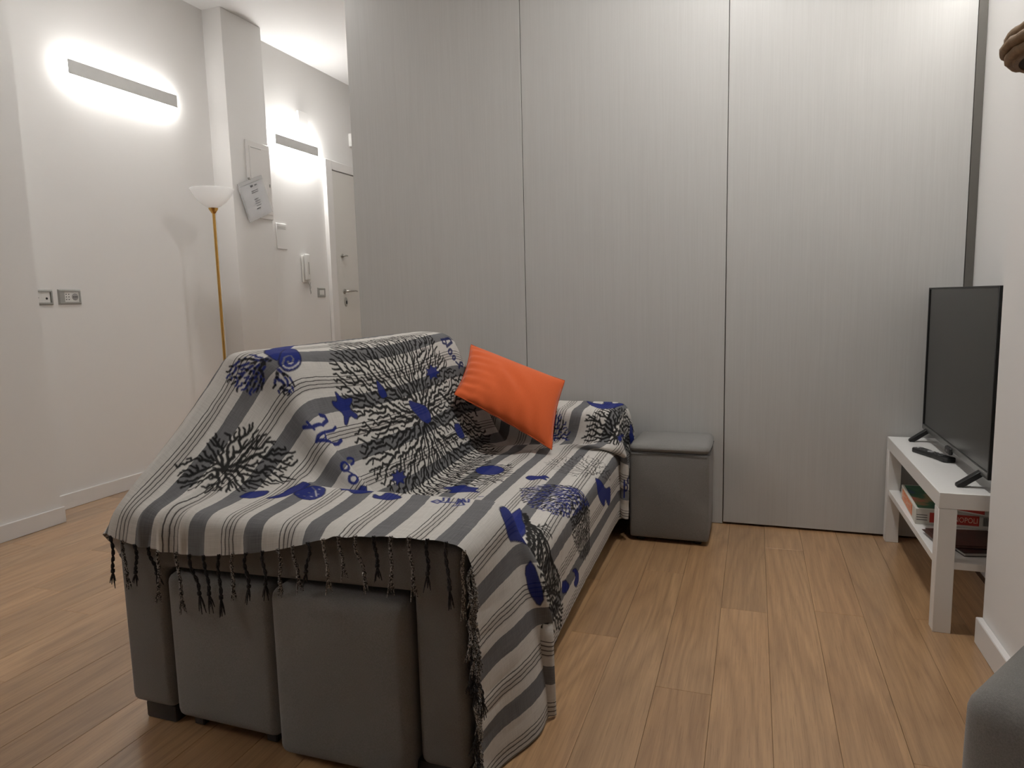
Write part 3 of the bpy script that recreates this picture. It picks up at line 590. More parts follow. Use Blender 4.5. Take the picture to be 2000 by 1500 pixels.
0,0,1,-1,1,-1,0,1,0,0,0,0,0,0,0,0,0,0,0,0,0,1,-1,0,1,-1,0,0,0,0,1,-1,1,-1,1,-1,0,0,1,-1,0,0,1,-1,0,0,0,-1,0,0,-5,1,0,1,0,0,0,0,1,0,0,1,0,1,0,-1,0,0,0,0,0,0,0,0,0,0,0,1,-1,0,0,1,-1,0,
0,1,0,-1,0,0,0,0,0,0,1,1,-1,0,0,0,0,0,1,-1,0,0,0,0,0,0,0,0,0,0,0,0,0,0,0,0,1,-1,0,0,0,1,-1,0,0,0,1,-1,0,0,0,0,0,0,0,4,0,-1,0,0,0,0,-1,0,0,0,-1,0,-1,0,0,-1,0,0,0,0,0,0,0,0,0,0,0,1,-1,
0,0,1,-1,0,0,0,1,0,-1,0,0,0,0,0,0,1,0,0,0,0,0,-1,1,0,0,0,0,0,0,0,0,0,0,0,0,0,0,0,0,0,0,0,0,0,0,0,0,0,0,0,0,0,0,0,1,1,0,0,-3,-1,1,0,0,0,0,1,0,0,0,1,0,1,0,-1,1,-1,0,0,0,0,0,0,0,1,0,-1,
0,1,0,-1,0,1,0,-1,0,0,0,1,0,0,0,0,0,0,0,0,0,0,0,0,0,0,0,0,0,0,0,0,0,0,0,0,1,-1,0,0,0,0,0,0,1,-1,1,-1,1,-1,1,-1,0,0,0,1,0,0,1,1,1,3,1,-1,0,0,0,0,-1,0,0,0,-1,0,-1,0,0,-1,1,-1,1,-1,1,-1,
1,0,-1,0,0,0,0,0,1,-1,0,0,1,0,-1,0,0,0,0,0,0,0,1,0,0,0,0,0,-1,1,0,0,0,-1,1,0,0,0,0,0,0,-1,1,0,0,0,0,0,0,-1,1,-1,1,-1,1,-1,1,0,0,0,0,1,0,0,1,1,-4,0,1,0,0,0,0,1,0,0,0,1,0,1,0,0,-1,0,1,
-1,1,-1,1,-1,0,0,0,1,0,-1,0,0,1,-1,0,0,0,1,0,0,0,0,0,0,0,0,0,0,0,0,0,0,0,0,0,0,0,0,0,0,0,0,0,0,0,0,0,0,0,0,0,0,0,0,0,0,0,0,0,0,-1,1,0,0,0,1,0,0,0,0,0,0,0,0,0,0,0,0,0,0,0,0,0,-1,0,1,
-1,0,0,0,0,0,0,0,1,-1,0,0,1,0,-1,0,1,0,-1,0,0,0,0,0,0,0,0,1,0,0,0,0,-1,0,1,0,0,0,-1,1,0,0,-1,0,1,0,-1,1,0,0,0,0,-1,0,0,1,0,0,-1,1,-1,1,-1,1,-1,1,0,0,0,0,0,0,4,-1,0,0,0,0,-1,0,0,0,0,
-1,0,-1,0,0,-1,0,0,0,0,0,0,1,-1,0,1,-1,0,0,0,1,-1,0,0,1,0,0,0,-1,0,0,0,0,1,0,0,0,0,0,0,0,0,0,0,0,0,0,0,0,0,0,0,0,0,0,-1,1,0,0,0,0,-1,0,0,1,-1,1,-1,1,0,0,0,0,0,0,0,0,0,-3,0,0,0,0,0,1,
0,0,0,0,1,0,1,0,-1,0,1,-1,1,-1,1,-1,0,1,-1,0,1,-1,0,0,0,1,-1,0,0,0,0,0,1,0,0,0,0,0,-1,0,0,0,1,0,0,0,-1,0,1,0,0,-1,1,0,0,-1,1,0,-1,1,0,0,0,-1,0,1,0,-1,0,0,0,0,0,0,1,0,0,0,0,-1,1,0,2,
0,0,0,0,0,0,0,0,-1,0,0,-1,0,0,0,0,-1,1,-1,1,-1,1,-1,0,0,0,0,1,-1,0,0,0,1,0,-1,0,0,0,0,0,0,0,0,0,1,0,0,0,0,0,0,0,0,0,0,0,-1,1,0,0,-1,1,0,0,0,0,0,-1,0,1,0,-1,0,1,-1,1,-1,1,0,0,0,0,0,-1,
0,0,-1,1,-2,0,0,0,0,0,0,0,0,1,0,0,1,0,0,-1,0,0,0,0,0,0,0,0,0,1,0,-1,0,1,0,-1,0,0,0,0,0,0,0,0,0,0,0,1,0,0,0,0,0,-1,0,0,0,1,0,-1,0,1,0,-1,0,1,0,-1,0,1,0,-1,1,-1,-1,0,1,0,-1,1,-1,1,-1,
0,1,0,1,-1,0,-1,0,-1,-1,2,0,0,0,0,0,0,0,0,-1,0,0,-1,0,0,0,-1,0,0,0,0,0,0,1,-1,0,0,0,0,0,0,1,0,-1,0,1,0,0,0,0,0,0,0,-1,1,0,0,0,-1,1,0,0,0,0,0,0,0,0,0,0,0,0,0,0,0,0,-1,1,0,0,0,0,-1,0,
1,-1,1,-1,0,1,-1,1,0,0,0,-1,0,-1,-2,-2,0,0,0,0,0,0,0,0,1,0,0,1,0,0,-1,1,0,-1,1,-1,1,-1,0,1,-1,0,1,-1,0,0,0,0,0,0,0,0,0,0,0,0,0,0,0,0,0,0,0,1,0,0,0,-1,0,0,1,0,-1,0,1,0,-1,0,1,-1,0,1,
-1,0,0,-1,0,0,1,-1,1,-1,0,1,-1,1,1,0,0,0,0,-1,0,0,0,0,0,0,0,0,0,0,0,0,0,0,0,0,-1,1,-1,0,1,-1,1,-1,1,-1,0,0,0,0,1,0,-1,0,0,1,-1,0,0,0,0,0,0,0,0,1,0,0,0,0,0,0,0,-1,1,0,0,-1,0,1,0,0,-1,
1,0,-1,1,0,0,0,0,-1,1,-1,0,0,0,-1,1,0,0,0,1,0,0,0,0,0,1,0,-1,2,0,0,0,0,0,0,-1,0,0,0,-1,0,0,0,-1,0,0,0,0,0,0,0,0,0,1,0,-1,0,0,1,-1,0,0,1,-1,0,0,0,0,0,0,0,1,0,0,0,-1,0,0,0,1,0,-1,0,1,
0,-1,0,0,1,-1,0,1,0,-1,0,0,0,0,-1,0,1,-1,0,1,-1,0,0,1,0,0,1,0,0,1,0,0,2,-2,0,0,0,0,0,0,1,0,0,0,1,0,0,0,0,0,-1,0,0,0,0,0,1,-1,0,0,0,0,0,0,1,0,-1,0,1,0,0,0,0,-1,0,1,-1,1,-1,0,1,0,0,0,
0,-1,1,0,0,0,0,0,0,-1,1,0,-1,0,1,0,0,0,-1,0,0,-1,1,0,-1,1,0,-1,0,1,1,0,1,0,1,0,2,0,2,0,0,0,0,0,0,0,-1,0,0,-1,0,0,0,-1,0,0,0,0,0,1,-1,0,1,-1,0,1,-1,0,0,0,0,0,0,0,0,0,0,0,1,-1,0,1,-1,
1,0,0,0,-1,0,0,1,0,-1,0,0,1,-1,0,1,-1,0,1,0,-1,0,0,-1,0,0,0,0,-1,1,0,0,0,0,1,0,1,0,0,1,-1,1,0,2,-2,0,0,0,0,0,0,0,1,0,0,1,0,0,0,0,-1,1,-1,1,-1,0,1,-1,0,0,0,0,1,0,-1,0,0,1,0,0,0,-1,0,
0,0,1,-1,1,0,0,0,0,-1,1,0,0,0,-1,1,0,0,-1,1,0,0,0,0,-1,0,1,-1,1,0,-1,-1,0,1,0,-1,1,-1,0,1,-1,1,1,0,0,0,1,0,0,-1,1,1,0,0,0,0,0,-1,0,0,0,-1,0,0,-1,0,1,-1,1,-1,1,-1,0,0,0,1,0,-1,0,0,1,
0,0,-1,0,0,0,0,1,-1,0,0,0,0,0,0,0,0,1,0,0,-1,0,1,0,-1,0,1,-1,0,0,0,0,1,-1,0,1,-1,0,-1,0,0,-1,0,1,-1,1,0,-1,2,0,1,0,0,-1,0,0,0,1,-1,-1,0,0,0,0,0,1,0,0,0,1,0,0,0,0,-1,0,0,0,0,0,0,1,0,
-1,0,1,-1,0,0,0,0,1,0,-1,0,1,-1,1,0,0,0,0,0,0,0,0,0,-1,0,1,0,0,-1,1,0,-1,1,0,0,0,0,-1,1,-1,0,1,-1,0,-1,0,1,0,-1,0,0,0,0,0,1,1,0,-1,1,-1,0,0,-1,1,1,0,0,0,-1,0,0,0,0,0,-1,0,0,0,-1,0,0,
0,1,-1,1,0,-1,0,1,-1,0,1,0,0,0,-1,0,0,1,0,-1,0,0,0,0,0,0,1,0,0,-1,0,1,0,0,-1,0,1,-1,0,1,0,-1,0,0,0,0,0,1,-1,0,-1,0,0,0,-1,0,0,0,0,0,1,0,1,1,-1,0,-1,0,-1,-1,-1,-1,-1,0,0,0,1,0,0,0,0,
0,1,0,0,-1,1,-1,1,0,-1,1,-1,0,0,0,0,1,-1,0,0,0,0,1,0,0,-1,0,1,0,0,0,0,0,0,0,0,-1,1,0,0,0,-1,1,0,0,0,0,-1,0,1,-1,1,0,0,0,-1,1,-1,1,-2,0,0,0,0,0,0,0,0,0,1,1,0,0,0,-1,-1,-1,-1,-1,1,0,0,
0,0,0,-1,0,0,0,0,0,0,0,0,-1,1,-1,0,0,0,1,-1,1,0,-1,0,1,0,0,0,0,-1,0,0,1,0,-1,1,0,-1,0,1,0,0,-1,1,0,0,-1,0,1,0,-1,0,1,-1,1,0,-1,1,-1,0,0,0,0,0,0,-1,0,-1,0,1,-1,0,0,0,-1,1,1,1,1,0,0,0,
0,-1,0,-1,-1,0,0,0,0,0,1,0,0,0,0,0,0,0,0,0,-1,0,0,1,-1,0,1,-1,0,1,0,0,0,-1,0,0,1,0,0,0,0,0,0,-1,1,0,0,0,-1,1,0,0,0,0,0,0,0,0,0,-1,1,0,-1,1,0,0,0,0,0,0,0,0,-1,-1,0,0,0,0,0,0,-1,1,-1,
1,1,1,0,0,0,1,1,-1,0,2,0,-1,0,0,0,-1,0,0,0,0,0,0,0,0,-1,0,1,0,-1,1,-1,0,1,0,0,0,0,-1,1,0,0,0,-1,0,1,-1,1,-1,1,0,0,0,0,0,0,0,0,-1,1,0,-1,0,1,-1,1,0,-1,1,-1,0,0,0,0,0,0,0,0,-1,-1,0,0,
0,-1,1,-1,1,-1,1,1,2,0,0,0,2,0,1,2,1,-2,0,1,0,0,0,1,0,0,0,0,0,0,0,-1,1,0,-1,0,0,0,1,0,-1,1,-1,0,0,1,0,0,0,0,1,0,-2,1,0,1,-1,0,0,0,0,0,0,0,0,0,0,0,0,0,0,0,0,0,0,0,0,0,0,0,0,0,0,-1,0,
0,0,0,-1,0,0,-1,0,0,0,1,1,1,0,0,1,0,1,1,1,2,0,0,0,0,0,0,0,0,0,0,0,0,0,0,0,-1,0,0,0,1,0,-1,0,1,-1,1,0,0,0,-1,1,0,-1,0,0,1,1,0,-1,0,1,0,-1,1,0,-1,0,-1,1,0,0,0,0,-1,1,0,-1,1,-1,0,0,0,0,
0,0,0,1,-1,-1,-1,-1,0,0,0,0,0,-1,1,1,1,2,0,0,-1,0,0,0,1,1,0,0,0,0,0,0,0,0,0,0,0,0,0,0,0,-1,0,1,0,-1,0,1,0,-1,0,0,0,0,1,1,-2,0,1,1,0,0,-1,0,1,0,-1,1,0,0,-1,0,0,1,-1,0,0,0,0,1,-1,0,0,
0,0,0,0,0,0,0,0,0,-1,1,-1,-1,1,-1,0,-1,0,0,0,-1,1,2,1,-1,-1,0,-1,-1,-1,0,0,0,0,0,0,0,0,0,0,0,0,0,0,0,0,-1,1,0,-1,0,1,0,-1,0,1,0,0,0,0,-1,0,1,1,0,-1,1,0,1,0,-1,1,0,-1,1,-1,0,0,-1,0,1,
-1,0,0,0,0,0,0,0,-1,1,0,0,0,0,0,-1,0,1,-1,-1,-1,0,0,-1,0,0,-1,0,0,2,2,1,-1,0,-2,-1,-2,-1,-3,-1,0,0,0,0,0,0,0,0,0,0,0,0,0,0,0,-1,0,1,-1,0,0,1,0,0,0,0,0,0,-1,1,0,-1,1,1,0,1,-1,1,0,0,0,
0,0,-1,0,-1,1,-1,0,1,-1,1,0,-1,1,-1,1,0,-1,0,0,0,0,0,0,0,0,0,-1,0,-1,0,0,-1,-1,0,-1,1,1,3,0,0,0,1,-2,-1,-2,-1,-3,0,0,0,0,0,0,0,0,0,0,0,0,0,0,0,0,0,-1,1,0,-1,1,-1,0,0,0,0,0,1,-1,1,3,
0,-2,3,-1,0,0,0,0,0,0,0,0,0,-2,-1,1,-1,0,1,-1,0,0,0,0,0,0,1,0,-1,0,0,0,0,0,0,-1,0,-1,0,-1,-1,-1,1,-1,-1,0,3,3,0,1,1,1,2,0,-1,-2,-2,0,0,0,0,0,0,0,0,0,0,0,0,0,0,-1,0,0,0,0,0,1,-2,1,1,
0,-1,0,0,1,1,4,-3,-1,6,-4,1,0,-1,0,0,0,1,0,-1,-5,2,0,0,1,0,-1,1,0,0,0,0,0,0,-1,0,1,0,-1,0,1,0,-1,1,0,-2,0,0,-1,-1,-1,-1,-1,2,2,2,-1,1,1,2,2,3,2,0,-1,0,0,0,0,0,0,0,0,0,0,0,0,0,0,0,0,
-1,1,0,-1,0,1,0,-1,0,1,0,0,3,4,-5,0,6,-4,0,0,0,0,0,1,1,1,1,-2,-2,-3,0,0,0,-1,1,0,-1,1,0,0,-1,1,0,0,0,0,0,0,0,-1,1,0,0,-2,-1,0,-1,-1,0,-3,-2,3,6,0,-2,-2,0,1,2,2,3,5,2,0,1,-1,0,0,0,0,
0,0,0,0,0,0,0,0,-1,1,-1,0,0,0,0,0,0,0,0,1,7,0,-6,2,6,-3,-2,0,0,0,0,1,2,0,-2,-1,-1,2,0,-1,-1,-1,0,0,-1,1,-1,0,0,1,-1,0,1,-1,0,1,0,-1,1,0,0,1,-3,-2,1,0,-1,0,-3,-2,5,2,-1,-1,-3,-3,-3,1,
3,5,2,4,0,-1,1,0,0,0,0,0,0,0,0,0,0,-1,0,1,-1,0,0,1,-1,0,0,0,0,2,9,-3,-4,2,5,-2,-4,1,1,-2,2,2,1,-3,-1,0,0,1,1,2,1,0,1,1,-1,1,-1,0,-1,0,-1,-1,0,-2,0,-1,-1,-1,-1,0,-1,-2,-1,-2,2,-1,0,2,
0,1,4,0,-3,-1,1,-2,-4,-4,-5,-1,1,5,6,0,0,0,0,0,0,0,0,0,0,0,0,0,0,0,-1,0,1,-1,0,0,0,0,0,5,9,-5,-5,2,7,-3,-5,1,0,0,2,1,-1,-2,0,2,0,-1,1,4,3,2,2,0,-1,1,-1,0,0,-1,-1,-1,0,-2,-1,-2,-2,-2,
-2,-1,-2,-2,-4,-2,4,1,1,1,1,0,5,4,-2,-4,-1,1,4,0,-4,-6,-8,-5,0,2,0,0,0,0,0,0,0,0,0,0,0,0,0,0,0,0,0,-1,1,-1,1,0,2,6,8,-6,-5,3,5,-3,-5,1,0,1,1,2,-2,-2,1,3,-1,-1,0,3,5,3,0,-2,0,0,-1,0,
-1,-2,-1,-2,-1,-3,0,-2,-1,-1,-1,-2,-1,-2,-3,-2,-2,6,1,0,2,2,1,4,2,0,-2,-3,-1,3,5,2,-2,-5,-10,-8,-1,0,0,0,0,0,0,0,0,0,0,0,0,0,0,0,0,0,1,0,0,2,4,7,4,-7,-5,3,4,-2,-6,1,0,1,3,0,-4,-1,4,
1,-4,-1,1,1,5,4,-3,-3,-1,-2,-1,-1,-2,0,-1,-1,-1,-1,0,-1,0,-2,-1,-1,1,1,-1,-3,0,1,2,1,2,0,2,1,2,2,1,0,-4,-4,-2,5,8,4,0,-1,-10,-15,8,0,-1,0,-1,-1,-1,-1,-1,-2,0,0,0,1,0,2,0,0,3,5,4,3,-1,
-3,-4,2,2,-3,-5,1,0,1,4,-4,-2,2,3,-3,-2,1,0,1,-1,7,-6,-6,-3,-2,-1,-1,-1,0,-2,-1,0,0,0,0,-1,0,0,2,1,4,0,-2,-2,-1,1,1,1,1,1,2,1,1,-1,1,3,2,-4,-6,-4,4,8,7,2,1,0,18,-1,0,-1,0,0,-1,0,-1,
0,-2,-3,-3,-5,0,4,7,4,1,-1,-1,1,-1,-5,1,1,-1,-4,0,0,2,2,-4,0,2,0,-3,-1,0,0,0,-1,1,-8,-7,-2,-1,-1,-1,-1,0,-1,0,1,0,1,1,2,1,1,2,1,6,0,-5,-2,2,0,0,2,0,1,1,3,0,2,0,-3,1,5,3,-4,-8,-7,2,7,
8,4,1,20,0,0,0,1,0,0,-1,0,0,-1,1,0,0,0,-3,-4,-1,0,1,3,-1,-3,0,0,-1,-2,0,0,2,0,-4,1,2,-2,-1,-1,0,0,0,0,-1,-1,-9,-1,-3,-2,-3,-1,-1,0,1,4,3,2,0,-1,-1,-1,1,4,8,-3,-7,-3,4,0,-1,0,1,0,1,0,
2,1,0,4,-2,-4,4,6,1,-2,-8,-7,-1,4,8,5,9,2,1,1,0,1,0,1,0,0,1,1,1,-1,-6,-3,0,2,2,3,-1,-3,-1,1,-1,-2,-2,1,2,-2,0,3,-1,-3,0,-1,1,0,-1,0,0,0,0,1,-3,-2,-4,-2,-3,1,3,3,-3,-2,-3,0,1,2,4,4,6,
-7,-8,-3,4,2,-2,0,1,0,2,-1,0,3,3,-2,3,1,-5,-3,5,8,1,-3,-7,-8,-3,3,5,-9,2,2,1,2,1,3,1,3,2,3,1,1,0,-2,0,2,2,0,-2,-3,0,0,-2,-1,0,0,1,-1,3,-1,-3,-1,0,0,0,0,0,1,-1,0,1,0,0,1,0,0,-1,-3,-6,
-8,13,11,-1,-6,-4,1,1,7,1,-10,-9,-2,4,5,-5,0,0,0,0,0,0,0,-2,6,1,-4,9,-3,-8,1,7,6,3,-2,-6,-8,-5,0,-19,0,1,1,0,1,1,2,1,2,0,3,6,10,4,1,0,-1,-2,-1,0,-2,-1,0,-1,0,1,-1,1,-3,-1,0,0,1,-1,1,
0,0,0,1,0,0,1,0,0,2,0,-1,1,-1,-1,-21,-4,21,3,1,8,-4,-1,-8,-8,0,3,4,-3,-2,-1,1,0,1,0,1,-1,-3,3,6,-4,5,4,-7,-7,2,7,7,3,-2,-4,-9,-5,-18,-1,-1,0,0,0,0,0,0,0,1,0,-1,1,18,10,2,-2,-1,0,-1,
0,-1,0,0,0,-1,2,-2,-1,0,1,0,-1,1,-1,0,1,0,0,1,-1,0,-1,0,-2,0,1,3,4,0,1,-4,-11,13,8,-4,1,-12,-7,0,3,3,-2,-4,0,0,0,0,-1,0,1,0,-2,-5,7,4,5,1,-1,-8,-2,1,7,6,4,-1,-3,-8,-9,-1,-2,0,-1,-1,
-1,-1,-1,0,0,-1,-1,0,-1,12,10,5,1,-3,1,0,0,-1,0,0,0,-2,0,1,-1,0,0,0,0,1,0,0,1,0,-1,0,0,1,-1,1,1,-2,-2,-1,6,6,5,0,-1,0,-8,-7,-6,3,6,-1,-3,-5,-1,-1,0,1,1,0,0,0,0,-1,-4,-5,1,6,9,5,-7,-2,
-5,-1,9,7,4,0,-2,0,-1,0,-2,-1,-1,-1,-1,-1,-2,-1,-1,-1,-3,-1,-1,8,10,6,1,-2,0,0,1,0,-1,0,-1,1,-1,1,-1,0,0,1,-1,1,0,-1,-1,0,1,-1,0,0,-1,0,10,0,1,2,5,-1,-4,-7,-9,-3,0,3,2,-3,0,-2,-1,-1,
0,1,0,1,-1,-1,1,0,0,-2,-2,0,-9,11,5,2,3,-5,-3,-2,8,6,5,0,1,0,-1,0,0,0,0,0,0,0,-1,-1,-3,-4,-4,-3,0,7,9,6,0,0,0,-2,0,0,0,0,-1,0,0,0,0,1,-1,1,-1,-1,0,1,0,0,-1,0,1,-1,6,9,1,-1,1,-7,-10,
-10,-4,0,1,2,-1,-2,3,1,1,1,0,1,-1,2,-1,1,1,-1,2,0,-2,-1,2,-9,-3,10,-4,-5,15,0,-4,-2,7,6,5,9,-2,0,-2,-1,-2,-1,-1,0,0,0,0,0,0,-3,-4,-4,-3,5,9,6,0,0,0,-1,0,0,-1,0,0,-1,1,-1,0,0,0,0,1,-1,
0,0,0,2,-1,0,6,10,-17,-3,-4,-10,-3,0,1,0,0,0,1,2,0,-2,1,2,1,2,0,1,-2,1,2,0,1,1,1,-1,-2,2,2,-12,4,4,-6,-2,10,4,-3,-1,5,6,7,1,0,1,-1,0,-1,-1,-2,-2,-1,-1,1,2,2,0,-2,-3,-5,2,9,4,-5,-1,1,
-1,-1,0,0,-1,1,-1,1,-1,0,0,0,0,1,0,0,1,0,4,1,6,-16,-2,-2,-2,-3,-7,1,4,1,-2,-1,-1,0,1,0,0,-1,1,1,2,1,0,-3,0,3,2,2,3,0,-4,1,5,5,-4,0,-7,-7,0,6,5,-1,0,3,2,1,1,1,1,1,1,0,0,0,-1,-2,-2,-1,
-1,-1,0,0,1,1,3,-1,0,0,-1,0,0,0,-1,1,0,0,-1,0,0,0,0,0,0,0,0,0,1,-2,-2,-4,-2,0,0,1,0,-1,-7,-3,-1,3,1,-1,0,0,-1,0,2,0,-1,1,1,1,1,-3,-2,2,3,3,6,-3,-4,2,6,1,7,-6,-10,-6,1,5,6,-1,1,-2,0,
1,0,1,1,1,2,1,1,1,1,1,-1,-1,-1,-2,-2,-1,-1,-1,0,2,0,0,0,0,1,0,0,-1,0,1,0,0,-1,0,0,0,0,0,0,-2,0,0,-4,1,0,0,0,0,1,-1,-7,-2,-3,0,2,0,0,0,-2,0,2,0,-1,1,1,1,0,-2,-2,2,2,2,11,-6,-3,1,4,7,
4,-7,-12,-3,1,2,7,1,-9,1,0,1,1,2,1,1,1,1,0,1,0,0,0,0,0,0,-1,0,-1,0,1,0,0,0,1,-1,1,0,0,0,0,0,-1,1,0,-1,0,0,0,-1,0,0,0,-3,0,0,1,0,0,0,0,0,-4,-2,-4,-3,0,1,0,0,-2,0,2,0,0,0,1,2,-1,-4,-1,
2,3,7,14,-12,-3,2,4,8,1,-10,-11,0,-1,2,8,-8,-1,0,-1,0,-1,0,1,1,1,2,2,0,2,1,1,0,0,0,0,-1,0,0,1,0,0,0,0,0,-1,1,0,0,0,0,0,-1,1,0,-1,0,0,-1,-1,1,0,-1,0,-1,1,0,0,0,0,-1,-1,0,-2,-3,-4,-1,
1,-1,-1,0,1,0,0,1,0,4,-3,-3,3,9,4,4,4,-12,2,1,3,5,1,-15,-2,1,-5,-1,0,0,-1,0,-1,-1,-1,-2,-1,-1,-1,-1,1,1,1,1,2,2,1,1,0,-1,0,0,0,1,-1,1,0,0,0,0,-1,0,1,-1,1,-1,0,0,-1,0,1,-1,-1,0,0,0,0,
-1,0,0,0,0,1,-1,0,-1,0,-1,-3,-4,-1,-1,-1,-1,0,0,0,2,-2,8,-2,-4,3,8,3,11,-2,-1,-4,0,1,2,1,-20,-2,6,-4,0,0,1,0,-1,0,0,0,0,0,0,0,0,-1,0,0,0,0,1,0,-1,0,0,0,1,-1,1,-1,0,1,-1,0,1,-1,0,0,0,
0,-1,0,1,-1,0,0,1,-1,0,0,0,-1,0,0,0,0,0,0,-1,1,-1,0,0,-1,-3,-5,-1,2,-2,-2,0,2,1,4,15,-9,-11,4,2,-1,2,6,5,2,2,0,2,-6,-15,-3,5,9,2,0,1,-1,-1,-2,-2,-2,-3,-1,0,0,0,0,0,0,0,0,0,0,-1,1,-1,
0,0,0,0,0,0,0,0,-1,1,0,0,-1,0,1,0,-1,0,0,0,-1,1,0,-1,0,1,0,-1,0,-1,1,0,0,0,0,-1,0,0,0,0,-4,-4,1,-2,-2,3,4,6,1,7,-12,-2,2,2,1,-9,11,3,5,3,0,0,-8,-14,-2,9,0,0,-2,1,0,0,0,-1,1,-2,-3,-2,
-1,0,0,0,0,0,0,0,0,-1,1,-1,1,-1,0,0,0,0,0,0,0,-1,0,1,-1,0,0,0,0,0,0,0,-1,0,0,1,-1,0,0,0,0,-1,1,0,0,0,0,0,0,0,0,0,-1,-3,0,-2,-2,8,3,-3,2,1,-16,1,8,10,-11,-3,11,3,6,1,1,-1,-9,-13,6,-3,
-3,0,-1,-2,-2,-2,-1,0,2,3,2,2,0,0,0,0,-1,0,-1,0,0,0,0,0,0,1,-1,-1,1,-1,1,-1,1,-1,0,0,0,-1,1,0,0,0,0,0,0,0,-1,0,0,0,0,0,0,0,0,-1,0,1,0,0,0,0,0,-1,0,0,-2,2,1,2,1,3,3,-9,-12,-3,8,9,-11,
3,9,6,5,0,0,-2,-9,4,-7,-5,-3,4,2,3,-1,2,4,5,4,2,0,0,-2,-2,-4,-3,-3,1,-1,0,-1,1,-1,0,-1,1,0,-1,0,0,0,0,0,0,0,0,0,0,0,-1,0,0,0,0,0,0,0,0,0,0,0,0,0,0,0,0,-1,0,0,0,0,0,0,-1,0,4,0,0,0,0,
3,4,0,-7,-10,-6,6,7,-9,6,7,8,4,0,0,-2,7,2,-4,-11,-5,1,3,6,7,6,3,0,-1,-3,-3,-2,-2,-1,-1,-2,1,-1,0,-1,0,-1,1,0,-1,0,0,0,0,0,-1,1,-1,1,-1,1,-1,0,1,0,-1,0,0,0,0,0,0,0,0,0,0,-1,0,0,0,0,0,
0,0,-1,0,0,0,-1,2,4,1,-2,0,0,5,4,-1,-6,-9,-9,3,5,-5,7,8,7,4,0,0,1,-2,-2,0,3,0,3,4,5,3,-3,-4,-5,-2,-3,-2,-2,0,2,4,1,-1,-2,1,-1,0,0,-1,1,0,0,0,-1,1,0,-1,1,-1,1,-1,1,0,-1,0,1,0,-1,0,0,
0,0,0,0,0,0,0,-1,1,-1,1,-1,0,-1,1,-1,0,0,0,2,3,0,-1,0,0,2,4,3,-1,-3,-8,-10,-1,3,-2,6,10,7,3,0,-3,-1,0,0,1,4,3,5,4,-6,-5,-6,-4,-4,-1,0,4,5,3,0,-1,-1,0,0,0,0,-1,1,-1,0,0,0,1,-1,1,0,0,
0,0,0,0,0,0,0,0,0,0,0,0,0,0,0,-1,0,0,0,1,-1,0,-1,1,-1,1,-2,1,-1,0,1,4,0,0,0,0,0,1,2,3,3,0,-3,-7,-9,-4,1,0,6,8,8,3,-18,1,5,27,4,-3,-5,-1,-5,-10,-8,-4,0,2,6,5,5,7,-1,-9,-10,3,4,0,0,1,
1,-1,1,0,0,0,0,0,0,0,0,0,0,0,0,0,0,0,0,0,0,0,0,0,0,-1,1,0,0,-1,0,0,1,-1,0,0,-1,1,0,-1,0,2,2,1,0,-1,0,1,1,1,1,2,3,1,-2,-6,-9,-6,-1,1,6,7,7,-18,0,20,1,4,5,6,-9,-18,-6,-1,0,6,3,4,10,7,
-5,-10,-6,-2,0,1,1,1,1,-1,2,-1,1,0,1,-1,1,-1,1,-1,1,0,0,0,0,0,0,0,-1,1,0,0,-1,0,1,0,-1,0,1,0,-1,0,0,0,-1,1,-1,0,0,0,2,3,-1,1,0,0,1,0,0,2,1,2,2,2,-2,-5,-7,-7,-3,1,5,5,-5,19,0,1,1,-2,
-15,-13,-1,2,0,4,4,11,6,0,-3,-16,-4,2,0,1,1,1,1,0,1,0,1,0,0,0,0,0,1,-1,1,0,-1,1,-1,0,1,-1,0,1,-1,0,0,0,0,0,0,0,0,-1,0,1,-1,1,-1,0,0,0,-1,0,0,3,2,0,0,1,0,-1,1,1,0,2,0,2,2,1,0,-5,-6,-6,
-4,0,5,12,3,1,-5,-13,-14,-1,5,4,3,2,14,6,-2,-3,0,-21,0,1,-1,0,1,0,1,0,1,0,1,0,1,0,1,0,0,0,1,0,-1,1,0,0,0,0,0,0,-1,1,-1,0,1,-1,0,0,0,0,0,0,-1,1,-1,1,0,-1,0,0,-1,0,4,1,1,-1,0,1,1,0,0,
1,0,1,1,1,2,1,0,-3,-5,-6,-3,-2,16,-5,-5,-19,-6,3,-2,1,1,4,20,3,1,5,-2,-22,-1,-1,-1,1,0,0,0,2,1,1,1,1,0,0,1,-1,1,0,0,0,0,0,0,0,0,0,-1,1,-1,1,0,0,0,-1,1,-1,0,1,-1,1,-1,1,-1,1,-1,1,0,0,
1,-1,1,1,0,-1,1,1,-1,1,0,1,0,1,1,1,0,1,2,1,1,-3,-3,-6,-3,17,-8,-19,-5,-2,-1,4,4,6,14,2,2,0,-8,-19,-1,1,1,0,1,1,2,-1,2,1,2,0,1,0,1,0,0,0,0,0,0,0,0,0,0,0,0,0,0,0,-1,0,1,-1,1,-1,1,-1,0,
1,-1,1,-1,1,0,0,0,1,1,0,4,3,0,-3,-1,0,-1,1,-1,0,1,0,0,0,0,1,1,0,1,1,1,-1,-2,-4,1276,1,-1,0,-1,0,0,0,0,0,0,-1,0,0,0,0,0,0,1,0,0,0,-1,0,-1,-2,-3,-5,-15,-2,-1,-1,-1,-1,-1,-1,0,-1,-1,0,
-1,0,-1,0,0,0,0,1,0,0,0,0,0,0,0,0,0,0,0,0,0,0,0,0,0,0,0,0,0,0,0,0,0,0,0,13,17,1,6,12,13,11,5,0,2,4,6,7,8,20,-1,1,0,0,0,0,0,0,0,-1,1,0,0,0,0,0,0,-1,0,0,0,1,0,0,0,0,1,11,-2,-2,-1,-1,-1,
